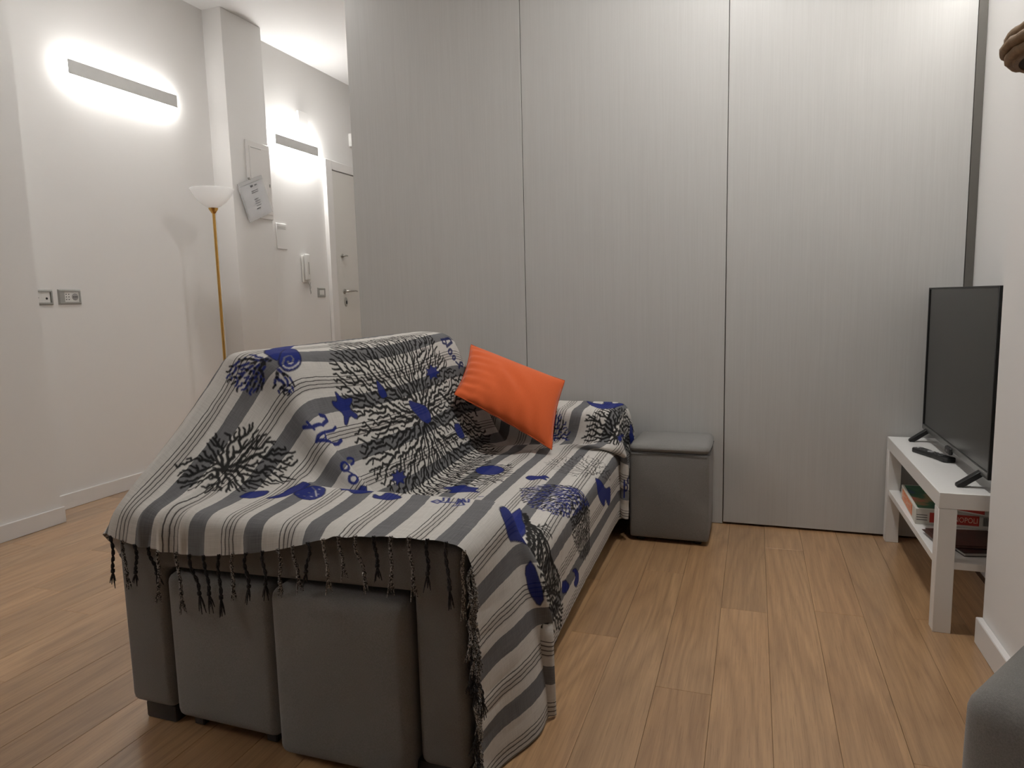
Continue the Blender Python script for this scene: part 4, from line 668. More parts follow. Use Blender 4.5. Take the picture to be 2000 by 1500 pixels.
0,-1,-1,-1,0,-1,-1,-1,-1,-1,-2,-2,-2,-3,-1,-1,0,-1,-1,0,0,0,0,0,0,-1,0,0,0,0,0,1,0,0,0,0,0,0,0,1,3,-1,-2,4,4,2,-2,-4,-4,2,2,3,2,1,1,20,0,0,0,0,0,0,0,0,-1,1,0,0,0,0,0,0,0,0,0,0,0,0,0,
0,0,0,0,0,0,0,0,0,0,0,0,0,0,0,-1,0,-1,0,-2,-1,-2,-1,-1,-2,-2,-2,-1,0,-1,0,0,0,-1,0,1,0,0,0,0,0,-1,0,1,0,0,0,0,0,0,1,3,-1,6,2,-1,-2,-5,1,4,3,2,1,1,0,20,0,0,0,0,0,0,0,0,0,0,0,0,0,0,0,
0,0,0,0,0,0,0,0,0,0,1,1,0,0,1,-1,0,0,-1,0,-1,1,-1,0,0,0,-1,0,0,1,-1,-1,-1,-1,-2,-1,-2,-2,-2,-2,-1,0,-1,-1,0,0,0,0,0,0,1,-1,1,1,1,1,2,2,2,0,-1,1,1,-1,-5,1,4,3,2,0,0,0,-1,20,0,0,0,0,0,
0,0,0,0,0,0,0,0,0,0,0,0,0,0,0,0,0,0,0,0,0,0,0,1,-1,1,-1,0,0,0,1,-1,0,0,0,0,0,0,0,-1,1,0,0,-1,0,-1,0,-1,-1,-1,-1,-2,0,-1,-1,0,0,0,1,0,0,2,0,1,1,1,-2,0,0,-1,0,0,0,-4,0,4,4,0,0,0,-1,0,
1,20,0,0,0,0,0,0,0,-1,1,0,0,0,0,-1,0,0,1,0,0,0,0,0,0,0,1,1,0,1,0,0,-1,0,0,0,-1,-1,0,0,0,0,-1,1,0,0,0,-1,0,0,1,0,1,-1,1,-1,1,-1,1,-1,0,0,-1,0,1,-1,2,0,-1,1,0,0,-1,-4,-2,-1,1,0,-1,-1,
-2,5,2,-1,0,-1,1,0,1,-1,20,0,0,-1,1,0,0,0,0,0,0,0,0,-1,1,0,0,-1,0,1,0,0,0,0,0,0,0,0,0,0,0,0,1,-1,0,1,0,-1,0,0,0,0,-1,0,0,1,0,0,0,0,0,-1,1,-1,1,-1,1,0,0,0,0,1,0,-1,1,-1,0,0,0,0,-1,0,
-1,-3,-2,0,1,0,-2,3,0,1,0,0,1,-1,1,-1,1,20,0,0,0,0,0,0,-1,1,0,0,0,-1,1,0,0,0,0,0,-1,1,0,0,0,1,1,0,1,0,0,0,-1,0,0,-1,0,-1,1,0,-1,0,0,0,0,0,-1,1,0,0,0,0,0,0,1,0,0,-1,0,0,1,0,-1,0,1,0,
0,0,0,0,-1,0,-1,0,-3,-1,0,-2,2,0,1,0,-1,0,1,0,0,0,0,0,20,0,0,0,0,0,0,0,0,0,0,-1,1,0,0,0,0,0,0,0,-1,1,0,0,0,0,0,0,1,-1,0,1,-1,0,0,0,0,0,0,0,0,0,0,0,0,0,-1,1,0,0,0,0,0,-1,0,1,0,0,0,0,
0,1,0,-1,0,0,0,0,-1,1,-1,-1,1,-1,-3,-1,3,-1,0,0,0,1,0,-1,0,0,1,0,0,20,0,0,0,0,0,-1,1,0,0,-1,1,0,0,0,0,0,0,0,0,0,-1,1,0,1,1,0,1,-1,1,-1,0,0,0,0,-1,0,0,-1,0,0,0,0,0,-1,1,0,-1,1,0,0,0,
0,0,0,0,0,0,1,-1,1,-1,0,1,0,0,-1,0,0,-1,1,-1,0,0,-2,-1,1,-1,0,0,0,-1,1,0,0,1,-1,0,0,20,0,-1,1,0,-1,1,0,0,-1,1,0,-1,0,0,0,0,0,0,0,1,0,0,0,0,0,1,-1,1,-1,1,-1,0,0,0,0,0,0,0,0,0,0,0,-1,
1,0,0,0,-1,0,1,0,0,0,0,0,0,0,0,0,0,0,0,-1,1,-1,1,-1,0,0,-1,0,0,0,-1,-2,0,1,1,-1,0,1,-1,1,0,-1,0,0,0,20,0,0,0,-1,1,0,0,0,0,0,-1,1,0,0,-1,1,0,0,0,-1,1,0,1,0,1,1,1,-1,0,-1,0,-1,0,0,0,0,
-1,0,0,0,0,0,0,0,-1,1,0,0,0,-1,1,-1,1,0,0,0,0,0,1,-1,1,-1,0,-1,2,-1,0,-1,0,0,0,0,0,-1,-1,-1,1,-1,1,0,-1,0,0,0,0,0,0,0,20,0,0,0,0,0,0,0,-1,1,0,0,0,0,-1,1,-1,0,1,0,0,0,-1,1,0,0,0,0,0,
0,0,0,0,0,0,0,0,0,0,0,-1,0,0,1,0,0,-1,1,0,0,0,-1,1,0,0,-1,1,0,0,0,0,0,0,-1,0,-1,1,0,-1,0,0,0,0,-1,0,-1,-1,1,0,0,0,0,1,-1,0,0,0,1,0,19,0,1,0,0,0,0,0,0,0,-1,1,0,-1,1,0,0,0,-1,0,1,-1,1,
-1,2,1,1,1,-1,-1,0,-1,0,0,-1,0,0,0,0,0,0,0,0,0,-1,1,0,-1,0,0,1,0,0,0,0,0,0,0,-1,1,1,-1,0,0,-2,1,0,0,0,-1,0,0,1,-1,0,-2,1,-1,1,-1,0,0,0,0,0,0,1,-1,0,20,0,0,0,0,0,0,0,0,0,0,0,-1,1,0,0,
0,0,0,0,0,0,-1,1,-1,2,4,-3,-1,-1,0,0,0,-1,1,0,0,0,0,0,0,0,0,-1,1,-1,1,0,0,0,-1,1,-1,0,0,1,0,0,0,0,-1,1,0,-1,-1,-1,1,0,0,0,-1,0,0,1,-1,-1,0,0,0,0,0,1,-1,0,0,1,-1,0,-1,20,0,0,0,0,0,0,
0,0,0,0,0,0,0,-1,-1,-1,-1,-1,-1,-1,0,2,2,2,0,3,1,-1,0,-1,0,-1,0,0,0,0,0,0,0,0,0,-1,1,0,0,-1,0,0,1,0,-1,1,0,0,-1,0,0,0,0,1,0,0,0,-1,-2,0,1,0,0,0,0,0,0,-1,0,-1,0,0,0,0,-1,0,1,0,-1,1,-1,
0,18,0,1,0,1,-1,0,0,0,0,0,-2,0,-3,-3,-3,0,0,2,1,2,4,2,0,-3,-7,-7,2,5,4,2,2,2,0,0,0,0,0,0,0,0,0,1,-1,0,0,1,0,0,-1,0,1,-1,0,0,1,0,0,-1,-3,1,1,1,0,0,-1,-2,0,1,-1,0,1,0,0,0,-1,0,0,-1,1,
0,0,0,0,0,0,-2,1,1,10,1,0,1,1,1,0,0,1,0,0,1,-3,-7,-1,3,2,4,1,2,2,-1,-2,-5,-4,-3,-4,0,1,2,3,2,2,3,2,1,1,1,0,1,0,0,0,1,0,0,-1,0,0,0,0,0,0,0,1,-1,0,0,0,0,-4,1,1,2,0,-1,-1,0,0,1,0,-1,0,
0,0,-1,0,0,0,-1,0,1,0,-1,-1,0,1,1,-1,-5,1,1,1,1,2,1,2,1,1,2,2,0,1,3,3,2,0,0,1,-3,-5,-7,-4,-2,1,0,0,0,1,2,5,2,0,-1,0,0,0,2,1,2,1,1,1,0,1,1,0,1,0,0,-1,1,0,-1,1,0,-1,0,0,-1,-4,1,1,2,0,
-2,-1,1,-1,0,1,1,0,0,-1,-1,0,1,0,0,-1,0,0,1,0,0,-2,-1,-19,1,1,1,1,0,2,1,1,2,2,4,10,12,2,-2,-1,0,1,-6,-12,-8,-2,0,3,4,2,0,0,-1,2,3,5,2,1,-1,-1,-1,-1,-1,0,0,1,1,2,2,1,2,0,1,1,1,0,-1,0,
1,0,1,0,-1,0,-2,-3,1,1,1,1,-1,-1,1,0,0,-1,2,-1,-1,0,0,-1,0,0,0,0,0,0,0,-2,-3,-2,-17,-1,-1,-1,0,0,0,0,0,0,0,0,1,9,9,6,3,3,1,-2,-3,-4,-3,-2,2,0,0,1,-1,0,-2,1,4,6,3,1,-1,-1,-1,-1,-2,0,
-1,0,0,-1,1,1,2,2,1,1,2,3,2,-3,-2,2,1,1,0,-1,-3,-2,2,1,0,-1,0,-1,1,0,1,1,0,-2,0,0,0,1,-1,0,0,0,-1,-3,-2,0,1,-2,-2,-2,-1,-2,-1,-2,-1,-1,-1,-1,-1,1,-1,2,5,3,4,5,11,1,3,0,-4,-10,-3,0,0,
1,-1,-2,-1,2,5,5,5,2,-1,-2,-1,0,-1,-1,-1,-2,0,0,0,0,0,2,2,1,1,1,4,2,-3,0,1,0,1,-1,-3,-2,1,1,1,-1,1,0,0,0,2,0,-2,0,0,0,-2,1,0,-1,-2,-2,-1,0,3,2,12,-2,-1,-2,-1,-1,-1,-2,-1,-1,-2,-5,-7,
-3,1,-1,2,0,-2,4,24,2,-2,6,1,-8,-7,-3,1,0,-1,-3,-2,2,6,5,5,3,0,-1,-1,0,-1,0,0,0,0,0,1,1,1,1,1,0,1,-1,1,1,-2,-1,1,0,0,-1,-3,0,0,0,0,0,0,0,1,2,-1,-1,0,0,0,1,-1,-1,-2,-1,-1,2,3,0,1,19,
0,-1,-1,-1,-1,-1,-1,0,-1,0,4,4,-11,-16,-7,-3,0,1,0,2,22,8,-10,6,6,-2,-7,-5,-1,0,-3,-4,-2,2,6,7,6,3,1,-1,-1,1,-1,0,1,0,1,0,1,0,0,-1,1,-1,0,0,-1,1,-2,-1,1,0,0,-1,-2,0,1,0,0,0,0,0,2,1,
-1,0,-2,0,-1,-1,-1,-1,1,2,1,0,0,-2,19,1,0,0,0,-1,0,0,-1,-1,0,-3,-4,6,3,-7,-11,-12,-4,2,-1,-1,17,13,-10,2,9,1,-4,-5,-2,-3,-4,-4,-2,1,5,8,8,3,1,0,0,0,1,-1,1,-1,0,0,-1,-1,0,-2,0,0,0,1,
0,1,-1,-1,1,0,0,-2,0,-2,1,0,0,1,1,-1,2,0,-1,0,-1,0,-1,0,1,1,1,-1,-1,-2,-1,20,-1,1,0,0,0,0,0,0,0,-1,0,-1,-2,1,2,2,0,-5,-16,-11,-4,1,19,11,-9,-1,9,2,0,-3,-3,-4,-6,-6,-2,1,5,7,9,4,1,-1,
1,-1,-1,-3,-1,-2,-2,-2,-1,-1,1,-1,1,1,1,2,1,2,0,0,-1,1,0,-1,1,-1,0,0,1,0,1,1,1,0,-1,-1,-1,0,0,2,-1,-2,-1,-1,1,2,20,0,0,0,0,0,0,0,0,0,0,-1,-1,-2,0,1,1,1,0,2,-2,-10,-13,-7,19,10,-8,-2,
8,1,0,0,-3,-5,-6,-7,-3,0,3,7,9,6,2,-1,0,-1,-1,-2,-2,-3,-1,-2,-2,-2,0,-1,-1,1,1,3,2,2,1,1,0,0,-1,0,0,0,0,0,2,-1,3,1,0,-1,0,0,1,0,-2,-1,0,1,2,1,0,20,0,0,0,0,0,0,0,0,0,0,0,0,0,-1,0,0,1,
-1,1,0,1,-1,-11,-13,15,8,-5,-4,7,1,0,1,-1,-4,-7,-8,-5,-1,2,7,7,7,3,0,0,0,0,0,0,-2,-1,-1,-2,-2,-2,-1,-2,-1,-1,0,2,1,2,0,2,0,0,0,0,1,0,-1,1,3,2,0,-1,0,-1,-1,0,0,1,1,1,-1,0,-1,20,0,0,0,
0,0,0,0,0,0,0,0,0,0,0,0,0,-1,1,0,0,0,0,0,-5,-11,10,5,-3,-3,5,0,0,1,0,-1,-7,-9,-7,-2,0,5,6,6,5,2,1,1,0,0,1,-1,0,-1,-1,-1,-1,-1,-2,-1,-1,-1,0,0,1,-2,0,0,1,0,-1,0,0,1,2,5,-3,3,0,0,1,-1,
1,0,0,-1,0,-3,-2,20,0,0,0,0,0,0,0,-1,0,0,1,0,0,0,0,0,0,0,0,0,0,-1,1,0,-3,-9,6,6,-3,-1,3,0,0,1,0,0,-4,-8,-9,-4,-2,2,5,4,5,3,1,2,0,1,2,0,1,1,0,-1,0,-1,-1,-1,-1,-1,-1,-2,-1,-2,-5,-2,8,
-2,3,2,2,2,3,1,-2,-1,0,-1,1,-1,0,-2,-1,-3,0,-1,20,0,-1,1,-1,1,0,-1,1,0,0,-1,1,0,0,0,0,0,0,0,0,0,0,0,0,0,-1,-7,2,6,-3,1,1,0,0,0,1,-1,0,-6,-9,-6,-4,-1,2,3,3,3,3,3,1,1,2,2,0,1,2,-1,2,-1,
0,-1,0,-1,-1,-1,-2,-2,0,1,4,0,2,1,1,0,-2,0,0,0,0,-1,-1,-2,0,-1,1,1,1,20,0,0,0,0,0,0,0,0,0,0,0,-1,0,0,0,0,0,0,0,0,0,1,-1,0,0,0,1,-4,-1,5,-2,1,0,0,1,0,1,-1,-1,-2,-5,-6,-5,-3,-1,0,1,1,
2,2,2,1,2,2,2,1,3,0,2,1,1,0,0,1,1,2,2,0,-4,2,0,-1,0,0,-1,-1,-1,-1,0,-1,-1,1,0,0,0,0,0,0,20,0,0,0,0,0,-1,1,0,0,0,0,0,0,0,0,0,0,0,0,0,0,0,0,0,0,0,0,-1,-1,-2,3,0,1,0,-1,0,0,1,0,-1,-1,-2,
-3,-2,-2,-1,0,0,0,1,1,2,0,1,1,1,1,1,1,1,0,0,1,0,0,1,3,1,-3,-2,0,0,-1,0,0,1,-1,0,0,0,0,-1,0,0,0,0,0,0,20,0,0,0,0,0,0,0,0,0,0,0,0,0,0,0,0,0,0,0,0,0,-1,0,0,1,0,-1,1,0,0,-1,0,1,0,1,-1,1,
-1,1,0,-1,0,0,-2,-1,-1,0,0,0,1,0,0,1,1,0,0,0,1,0,0,0,1,0,1,1,1,0,1,-1,0,-1,0,0,0,-1,-2,0,0,-1,0,0,0,-1,0,-1,-1,-2,-1,20,0,0,-1,1,0,0,0,0,0,0,0,0,0,0,0,0,0,0,0,0,0,0,0,0,-1,0,1,0,0,0,
-1,1,-1,1,-1,1,-1,1,0,-1,1,0,-1,1,-1,1,0,-1,1,-1,1,0,0,-1,1,0,0,0,0,0,0,0,0,0,0,1,0,0,0,0,0,-1,0,0,0,0,-1,0,0,0,0,-1,0,-1,0,-1,0,0,19,1,0,0,0,-1,1,0,0,-1,0,0,0,0,0,0,0,0,0,0,0,0,0,1,
0,0,0,0,0,-1,0,1,0,0,0,1,0,0,-1,0,1,-1,0,1,-1,1,-1,0,0,0,0,-1,0,0,1,0,0,0,0,0,0,0,1,0,1,2,0,1,0,-1,0,0,0,0,-2,0,-1,0,-1,0,0,-1,0,0,-1,0,1,-1,0,20,-1,1,0,0,0,0,0,-1,1,0,0,0,0,0,0,0,0,
0,0,0,0,0,-1,0,0,0,0,0,1,0,0,-1,1,0,0,0,0,0,0,0,0,0,-1,1,-1,1,0,0,0,0,0,0,0,0,0,0,0,0,0,0,0,0,1,0,-1,0,1,0,0,0,0,0,-1,1,-1,0,0,0,0,-1,0,0,0,1,-1,0,1,-1,20,0,0,0,0,0,0,-1,1,0,0,0,0,0,
0,0,0,0,0,0,0,0,0,0,0,0,0,0,0,0,0,0,0,0,0,0,0,0,1,-1,0,1,-1,0,0,0,0,0,0,0,0,0,0,0,0,0,0,0,0,0,1,0,0,0,1,1,1,0,0,1,-1,-1,1,-1,0,-1,0,-1,-1,0,0,0,0,-1,0,1,-1,0,0,20,0,-1,1,-1,1,-1,1,0,
0,0,0,0,0,0,-1,1,0,0,0,0,0,0,0,0,0,0,0,0,0,-1,0,1,0,0,0,0,0,0,0,0,-1,1,0,0,0,0,-1,1,-1,1,0,0,0,0,-1,1,0,0,0,0,1,-1,1,-1,1,0,0,0,0,0,0,-1,1,-1,1,-1,0,0,0,0,0,-1,1,-1,0,1,-1,1,19,1,0,
-1,1,0,0,0,0,0,-1,0,0,0,0,1,-1,0,0,0,0,0,0,0,0,0,0,0,0,0,1,0,0,0,0,0,0,0,0,1,0,0,-1,0,0,0,0,0,0,0,0,0,0,0,0,1,-1,0,0,1,-1,1,1,0,1,-1,1,0,1,-1,1,0,0,-1,0,-1,0,-1,0,-1,0,0,0,-1,1,-1,-1,
1,-1,20,-1,0,1,0,-1,1,0,-1,0,1,0,0,0,0,0,0,0,0,0,0,0,0,0,0,0,0,0,0,0,0,0,0,0,0,0,0,1,-1,0,0,0,0,0,0,0,0,0,0,0,0,0,0,0,0,0,0,0,0,0,1,-1,0,0,0,1,0,0,-1,1,0,0,-1,1,-1,0,0,1,-1,0,0,-1,0,
0,-1,0,-1,-1,-1,19,1,0,0,-1,1,0,-1,1,0,0,0,0,0,0,0,0,0,0,0,0,0,0,0,0,0,0,0,0,0,0,0,0,0,0,0,0,0,0,0,0,0,1,-1,0,0,0,0,0,0,0,0,0,0,0,0,0,1,0,0,0,0,1,0,0,1,-1,1,1,0,-1,0,1,-1,0,0,-1,-1,
1,-1,-1,1,-1,0,0,-1,1,-1,0,20,-1,1,-1,1,0,-1,1,0,0,0,-1,0,0,0,0,0,0,0,0,0,0,1,0,0,0,0,0,0,0,0,0,0,0,0,0,0,0,0,0,0,0,0,0,0,0,0,0,0,0,0,0,0,0,0,0,0,0,0,0,0,0,0,0,1,-1,1,0,0,0,0,0,-1,0,
1,-1,1,-1,0,0,0,-1,1,0,-1,1,-1,0,1,19,1,-1,1,-1,0,1,0,-1,0,0,1,0,0,0,0,0,0,0,0,0,0,-1,0,0,0,0,0,0,0,0,0,1,0,0,0,0,0,1,0,0,0,-1,1,-1,0,0,1,-1,1,-1,0,0,0,0,0,1,-1,1,0,0,1,0,0,0,1,0,0,
0,0,0,0,0,0,-1,0,0,0,-1,0,0,0,-1,0,0,-1,0,1,-1,20,-1,1,-1,1,0,-1,0,1,0,0,0,0,0,0,0,0,0,0,0,0,0,0,0,0,0,0,0,0,0,0,0,-1,1,0,0,0,0,0,0,-1,1,0,0,0,0,0,0,0,0,0,0,0,0,0,0,0,0,0,0,0,0,0,1,
0,0,0,0,0,0,0,0,0,0,0,0,-1,0,0,0,0,0,0,-1,1,0,0,-1,0,19,0,0,1,0,-1,1,0,0,0,0,0,0,0,0,0,0,0,0,0,0,0,0,0,0,0,0,0,0,0,0,0,0,0,0,0,1,-1,0,0,1,-1,0,0,0,1,-1,0,0,0,0,1,0,0,0,0,0,0,0,0,0,1,
0,0,0,0,0,1,0,0,0,0,0,0,-1,0,0,0,0,-1,0,-1,0,0,-1,0,0,-1,-1,19,1,-1,0,0,1,0,0,0,-1,0,0,0,0,0,0,1,0,0,0,0,0,0,0,0,0,0,0,0,0,0,0,0,0,0,0,0,0,0,0,0,0,0,0,0,0,0,0,0,0,0,0,0,0,0,0,0,0,0,
0,1,-1,0,0,0,1,0,0,0,0,0,0,0,-1,1,0,-1,0,0,1,-1,0,0,0,0,0,-1,0,0,20,-1,1,0,0,-1,0,0,0,1,0,0,0,0,0,0,-1,0,0,0,0,0,0,0,0,0,0,0,0,1,0,0,0,-1,1,0,0,0,0,0,0,0,1,-1,1,-1,1,-1,1,-1,1,-1,0,
0,0,0,0,1,0,1,-1,1,0,0,1,-1,1,0,-1,1,0,0,0,0,-1,0,0,0,-1,0,0,0,0,0,-1,-1,1,0,0,19,1,-1,0,0,1,0,0,0,0,0,0,0,0,0,0,0,0,0,0,0,0,0,0,0,0,0,0,0,-1,1,0,0,0,0,0,0,0,0,0,0,0,0,1,-1,0,0,0,0,
0,0,0,0,0,1,0,-1,0,0,0,0,0,0,1,-1,1,-1,0,1,-1,1,0,-1,1,0,-1,1,-1,1,-1,0,0,0,0,0,0,0,0,0,19,0,1,0,0,0,0,0,0,0,0,0,0,0,0,0,0,0,0,0,0,0,0,0,0,0,0,0,0,0,-1,1,0,0,0,0,0,0,0,0,0,1,-1,0,0,
1,-1,1,-1,1,-1,0,1,0,-1,0,1,0,0,0,1,-1,1,0,0,0,1,0,0,0,0,-1,1,-1,0,1,-1,0,-1,0,0,0,-1,0,0,0,-1,0,0,20,0,0,-1,0,0,0,0,0,0,0,0,1,0,0,0,0,0,0,0,0,0,0,0,0,0,0,0,0,0,0,0,0,0,0,0,0,0,0,0,
1,-1,0,0,0,0,0,0,0,0,0,0,0,0,0,0,0,0,0,0,0,1,0,-1,1,0,0,0,0,0,-1,1,0,0,0,-1,0,0,0,0,0,0,1,-1,0,0,0,0,0,19,0,0,1,0,0,0,0,0,0,0,0,-1,0,0,0,0,0,0,0,0,0,0,0,0,0,1,0,0,0,0,0,0,0,-1,1,0,1,
-1,1,-1,0,1,0,0,-1,1,-1,1,-1,0,1,-1,1,0,0,0,0,0,1,-1,0,0,1,0,0,0,0,0,1,0,0,0,-1,0,0,0,0,0,0,-1,0,-1,0,0,0,0,0,0,20,0,0,0,0,0,0,0,0,0,0,0,0,0,0,0,0,0,0,0,0,0,0,0,0,0,-1,1,0,0,0,-1,1,
0,0,0,0,0,0,0,0,0,0,0,0,0,0,0,0,0,1,-1,0,0,0,0,0,1,0,-1,1,0,0,0,0,0,0,0,0,0,0,0,-1,1,0,0,0,0,-1,0,1,-1,0,0,0,0,0,-1,0,19,0,0,0,0,0,0,1,0,0,0,0,0,0,0,0,0,0,0,0,0,0,0,0,0,0,0,-1,0,1,0,
0,0,0,0,0,0,0,1,-1,0,1,-1,0,0,1,-1,1,-1,1,-1,0,1,-1,1,0,0,0,0,0,0,0,0,1,0,0,0,0,1,-1,1,-1,1,0,-1,0,0,-1,1,-1,0,0,0,0,-1,0,0,0,0,20,0,0,0,0,0,0,-1,0,0,1,0,0,0,0,0,0,0,0,0,0,0,0,0,0,0,
0,0,0,0,0,0,-1,1,0,0,0,0,0,0,0,0,0,0,0,0,0,0,0,0,0,1,-1,0,0,0,1,-1,0,0,1,0,0,-1,0,0,1,0,-1,1,-1,1,-1,0,1,0,-1,1,-1,1,-1,0,0,0,0,0,0,0,-1,19,0,1,0,0,0,0,0,0,0,-1,0,1,0,0,0,0,0,0,0,0,
0,0,0,0,0,0,0,0,-1,1,0,0,0,0,0,0,0,0,0,0,0,1,0,0,-1,0,0,0,0,1,-1,1,0,0,0,-1,1,0,1,-1,0,1,0,0,1,-1,1,0,-1,1,0,0,0,-1,0,0,0,0,-1,0,0,0,-1,1,-1,0,0,0,20,0,-1,0,0,1,0,0,0,0,0,0,-1,1,0,0,
0,0,0,0,0,0,0,0,0,0,0,0,0,0,0,0,0,0,0,0,0,0,0,0,0,0,0,0,0,0,1,-1,1,-1,0,0,0,0,0,0,1,-1,1,-1,0,1,-1,1,0,-1,1,-1,1,0,0,-1,1,-1,1,-1,1,-1,0,0,0,0,0,0,0,0,-1,1,0,19,1,0,0,0,-1,0,1,0,0,0,
0,0,-1,0,0,0,0,0,0,0,0,0,0,0,0,1,0,0,0,-1,1,0,0,0,0,0,0,0,0,1,-1,0,0,0,0,0,0,0,0,0,1,-1,1,-1,1,0,0,0,0,1,-1,1,-1,1,1,-1,1,-1,1,-1,1,-1,1,-1,1,-1,0,0,0,0,-1,0,0,-1,0,0,-1,0,20,-1,1,0,
0,0,0,-1,1,0,0,0,0,0,0,0,0,0,0,0,0,0,0,0,0,0,-1,1,0,0,0,0,0,0,0,0,0,0,0,0,0,0,0,0,0,1,-1,1,-1,1,-1,0,0,0,1,-1,0,0,0,1,-1,1,-1,1,-1,0,1,-1,1,-1,1,0,0,0,0,-1,0,0,0,0,0,0,0,0,0,0,0,0,0,
20,0,-1,1,0,0,0,0,-1,1,0,0,0,0,0,0,0,0,0,0,0,0,0,0,0,0,0,-1,1,0,0,0,0,-1,1,0,0,0,0,0,0,0,0,1,0,-1,0,0,0,0,1,-1,1,0,-1,1,0,0,0,0,1,-1,1,0,1,-1,0,1,-1,1,0,-1,1,-1,0,0,0,0,0,0,-1,0,0,0,
0,0,-1,0,0,20,0,0,-1,1,0,0,0,0,-1,1,0,0,0,0,0,0,0,0,0,0,0,0,0,0,0,0,0,-1,1,0,-1,1,0,0,0,0,0,0,0,0,1,-1,0,0,0,0,0,0,0,0,0,0,0,0,0,0,1,-1,0,0,1,-1,0,0,1,0,-1,1,0,-1,1,-1,1,0,0,0,0,-1,
0,0,1,-1,0,0,0,0,0,0,19,1,0,0,-1,1,0,0,0,0,-1,0,1,0,0,0,0,0,0,0,0,0,0,0,0,0,0,0,0,-1,1,0,0,0,0,0,0,0,0,0,0,0,1,-1,0,0,1,-1,1,-1,0,1,0,-1,1,0,0,0,1,-1,0,0,1,0,0,0,0,1,0,-1,1,0,0,-1,0,
0,0,0,0,0,0,-1,0,-1,0,0,0,0,0,20,0,0,0,0,-1,1,0,0,0,0,0,-1,1,0,0,0,0,0,0,0,0,0,0,0,0,0,0,0,0,0,0,0,0,0,0,0,0,0,0,0,0,0,0,0,0,0,0,0,1,-1,0,0,1,-1,0,0,0,0,1,0,0,0,0,0,0,-1,0,0,1,0,-1,
1,0,0,0,0,-1,1,-1,0,0,0,1,-1,0,0,0,0,20,-1,1,0,0,0,-1,1,0,0,0,0,0,-1,0,1,0,0,0,-1,0,0,0,0,0,0,0,1,0,0,0,0,-1,1,0,0,0,0,0,1,-1,0,0,0,0,1,-1,1,-1,0,1,-1,0,0,1,0,0,0,0,0,0,0,0,1,0,0,1,
0,0,0,-1,1,-1,1,0,-1,0,0,0,0,-1,0,0,-1,1,-1,0,0,-1,20,0,-1,1,0,0,0,-1,1,0,0,0,0,0,0,-1,0,0,0,1,0,0,0,0,0,0,0,0,0,0,-1,1,0,0,0,-1,0,1,0,0,0,0,0,0,0,0,0,0,0,0,0,1,-1,0,0,0,0,0,0,0,0,1,
0,-1,0,0,0,1,-1,0,1,0,0,-1,0,1,-1,1,-1,0,1,-1,0,0,0,0,0,-1,0,20,0,0,-1,1,0,0,0,-1,1,0,0,0,0,0,0,0,0,0,0,0,0,0,0,0,0,0,-1,0,1,0,0,0,0,-1,1,0,0,0,0,0,0,0,1,0,-1,1,-1,1,-1,0,0,1,0,0,0,
0,0,0,0,1,-1,0,1,0,1,0,-1,1,0,0,0,0,0,0,-1,1,-1,0,0,-1,1,-1,0,-1,0,0,0,0,20,0,0,0,0,0,0,0,0,-1,1,0,0,0,0,0,0,0,0,0,0,0,0,0,0,0,0,0,0,0,0,-1,1,0,0,0,0,0,0,0,0,0,0,0,0,0,0,0,0,1,-1,0,
0,0,0,0,0,0,0,1,-1,0,1,-1,1,-1,0,1,0,0,0,-1,1,0,0,0,-1,1,-1,0,0,0,0,0,0,0,0,0,0,20,0,0,0,-1,1,0,0,0,0,-1,1,0,0,0,0,0,0,0,0,0,0,0,0,0,0,0,0,0,-1,1,0,0,-1,1,0,0,0,0,0,0,0,1,-1,0,0,0,1,
-1,0,1,0,0,0,0,0,0,0,0,0,0,1,0,0,0,0,1,-1,1,0,-1,1,0,0,-1,1,0,-1,0,0,0,-1,0,0,0,-1,0,0,0,19,1,0,0,0,-1,1,0,0,0,0,-1,1,0,0,0,0,0,0,0,0,0,0,0,0,0,0,0,0,0,0,0,0,0,0,0,0,-1,1,0,0,0,0,0,
0,0,0,0,0,0,0,0,0,0,0,0,0,0,1,-1,1,-1,0,1,-1,1,-1,1,-1,0,1,0,-1,0,1,-1,1,-1,1,-1,0,0,0,0,0,0,0,-1,0,20,0,0,0,0,0,-1,1,0,0,0,0,-1,1,0,0,0,0,0,0,-1,0,0,0,0,0,0,0,1,0,-1,1,-1,1,0,0,0,0,
0,0,0,1,-1,0,0,1,-1,0,0,0,0,0,0,0,0,1,0,0,0,0,0,1,0,0,0,0,1,0,0,0,0,0,1,-1,0,0,-1,1,-1,0,0,0,-1,0,-1,0,0,0,0,20,-1,1,0,0,0,0,0,0,0,0,0,0,-1,0,1,0,0,-1,0,1,0,0,0,0,0,0,0,0,0,0,0,0,0,
0,0,0,0,0,0,0,0,0,0,0,0,0,0,0,0,0,0,0,0,0,0,0,0,0,1,-1,0,0,0,1,0,0,-1,1,0,0,0,-1,1,0,0,0,-1,1,-1,0,0,0,0,0,0,0,0,-1,20,0,-1,1,0,0,0,-1,1,0,0,0,0,0,0,-1,0,0,1,0,0,0,0,0,0,0,0,0,-1,1,
0,-1,1,0,-1,1,0,0,0,0,1,-1,0,0,0,0,1,-1,1,0,0,0,0,0,0,-1,0,1,0,0,0,1,0,0,0,0,0,1,0,0,0,0,1,-1,0,0,0,0,-1,0,0,-1,0,-1,0,0,0,0,0,20,0,0,-1,1,0,0,0,0,0,0,0,0,0,0,0,0,0,0,0,0,0,0,0,0,0,
0,0,0,-1,1,0,0,0,0,-1,1,0,0,0,0,0,0,0,1,-1,0,0,0,0,0,0,0,0,0,0,1,-1,0,0,1,-1,0,0,0,1,0,0,-1,1,0,0,0,0,0,0,-1,1,-1,1,-1,0,0,0,0,0,-1,1,0,20,0,0,0,0,0,0,0,-1,0,1,0,0,0,0,0,0,0,0,0,0,0,
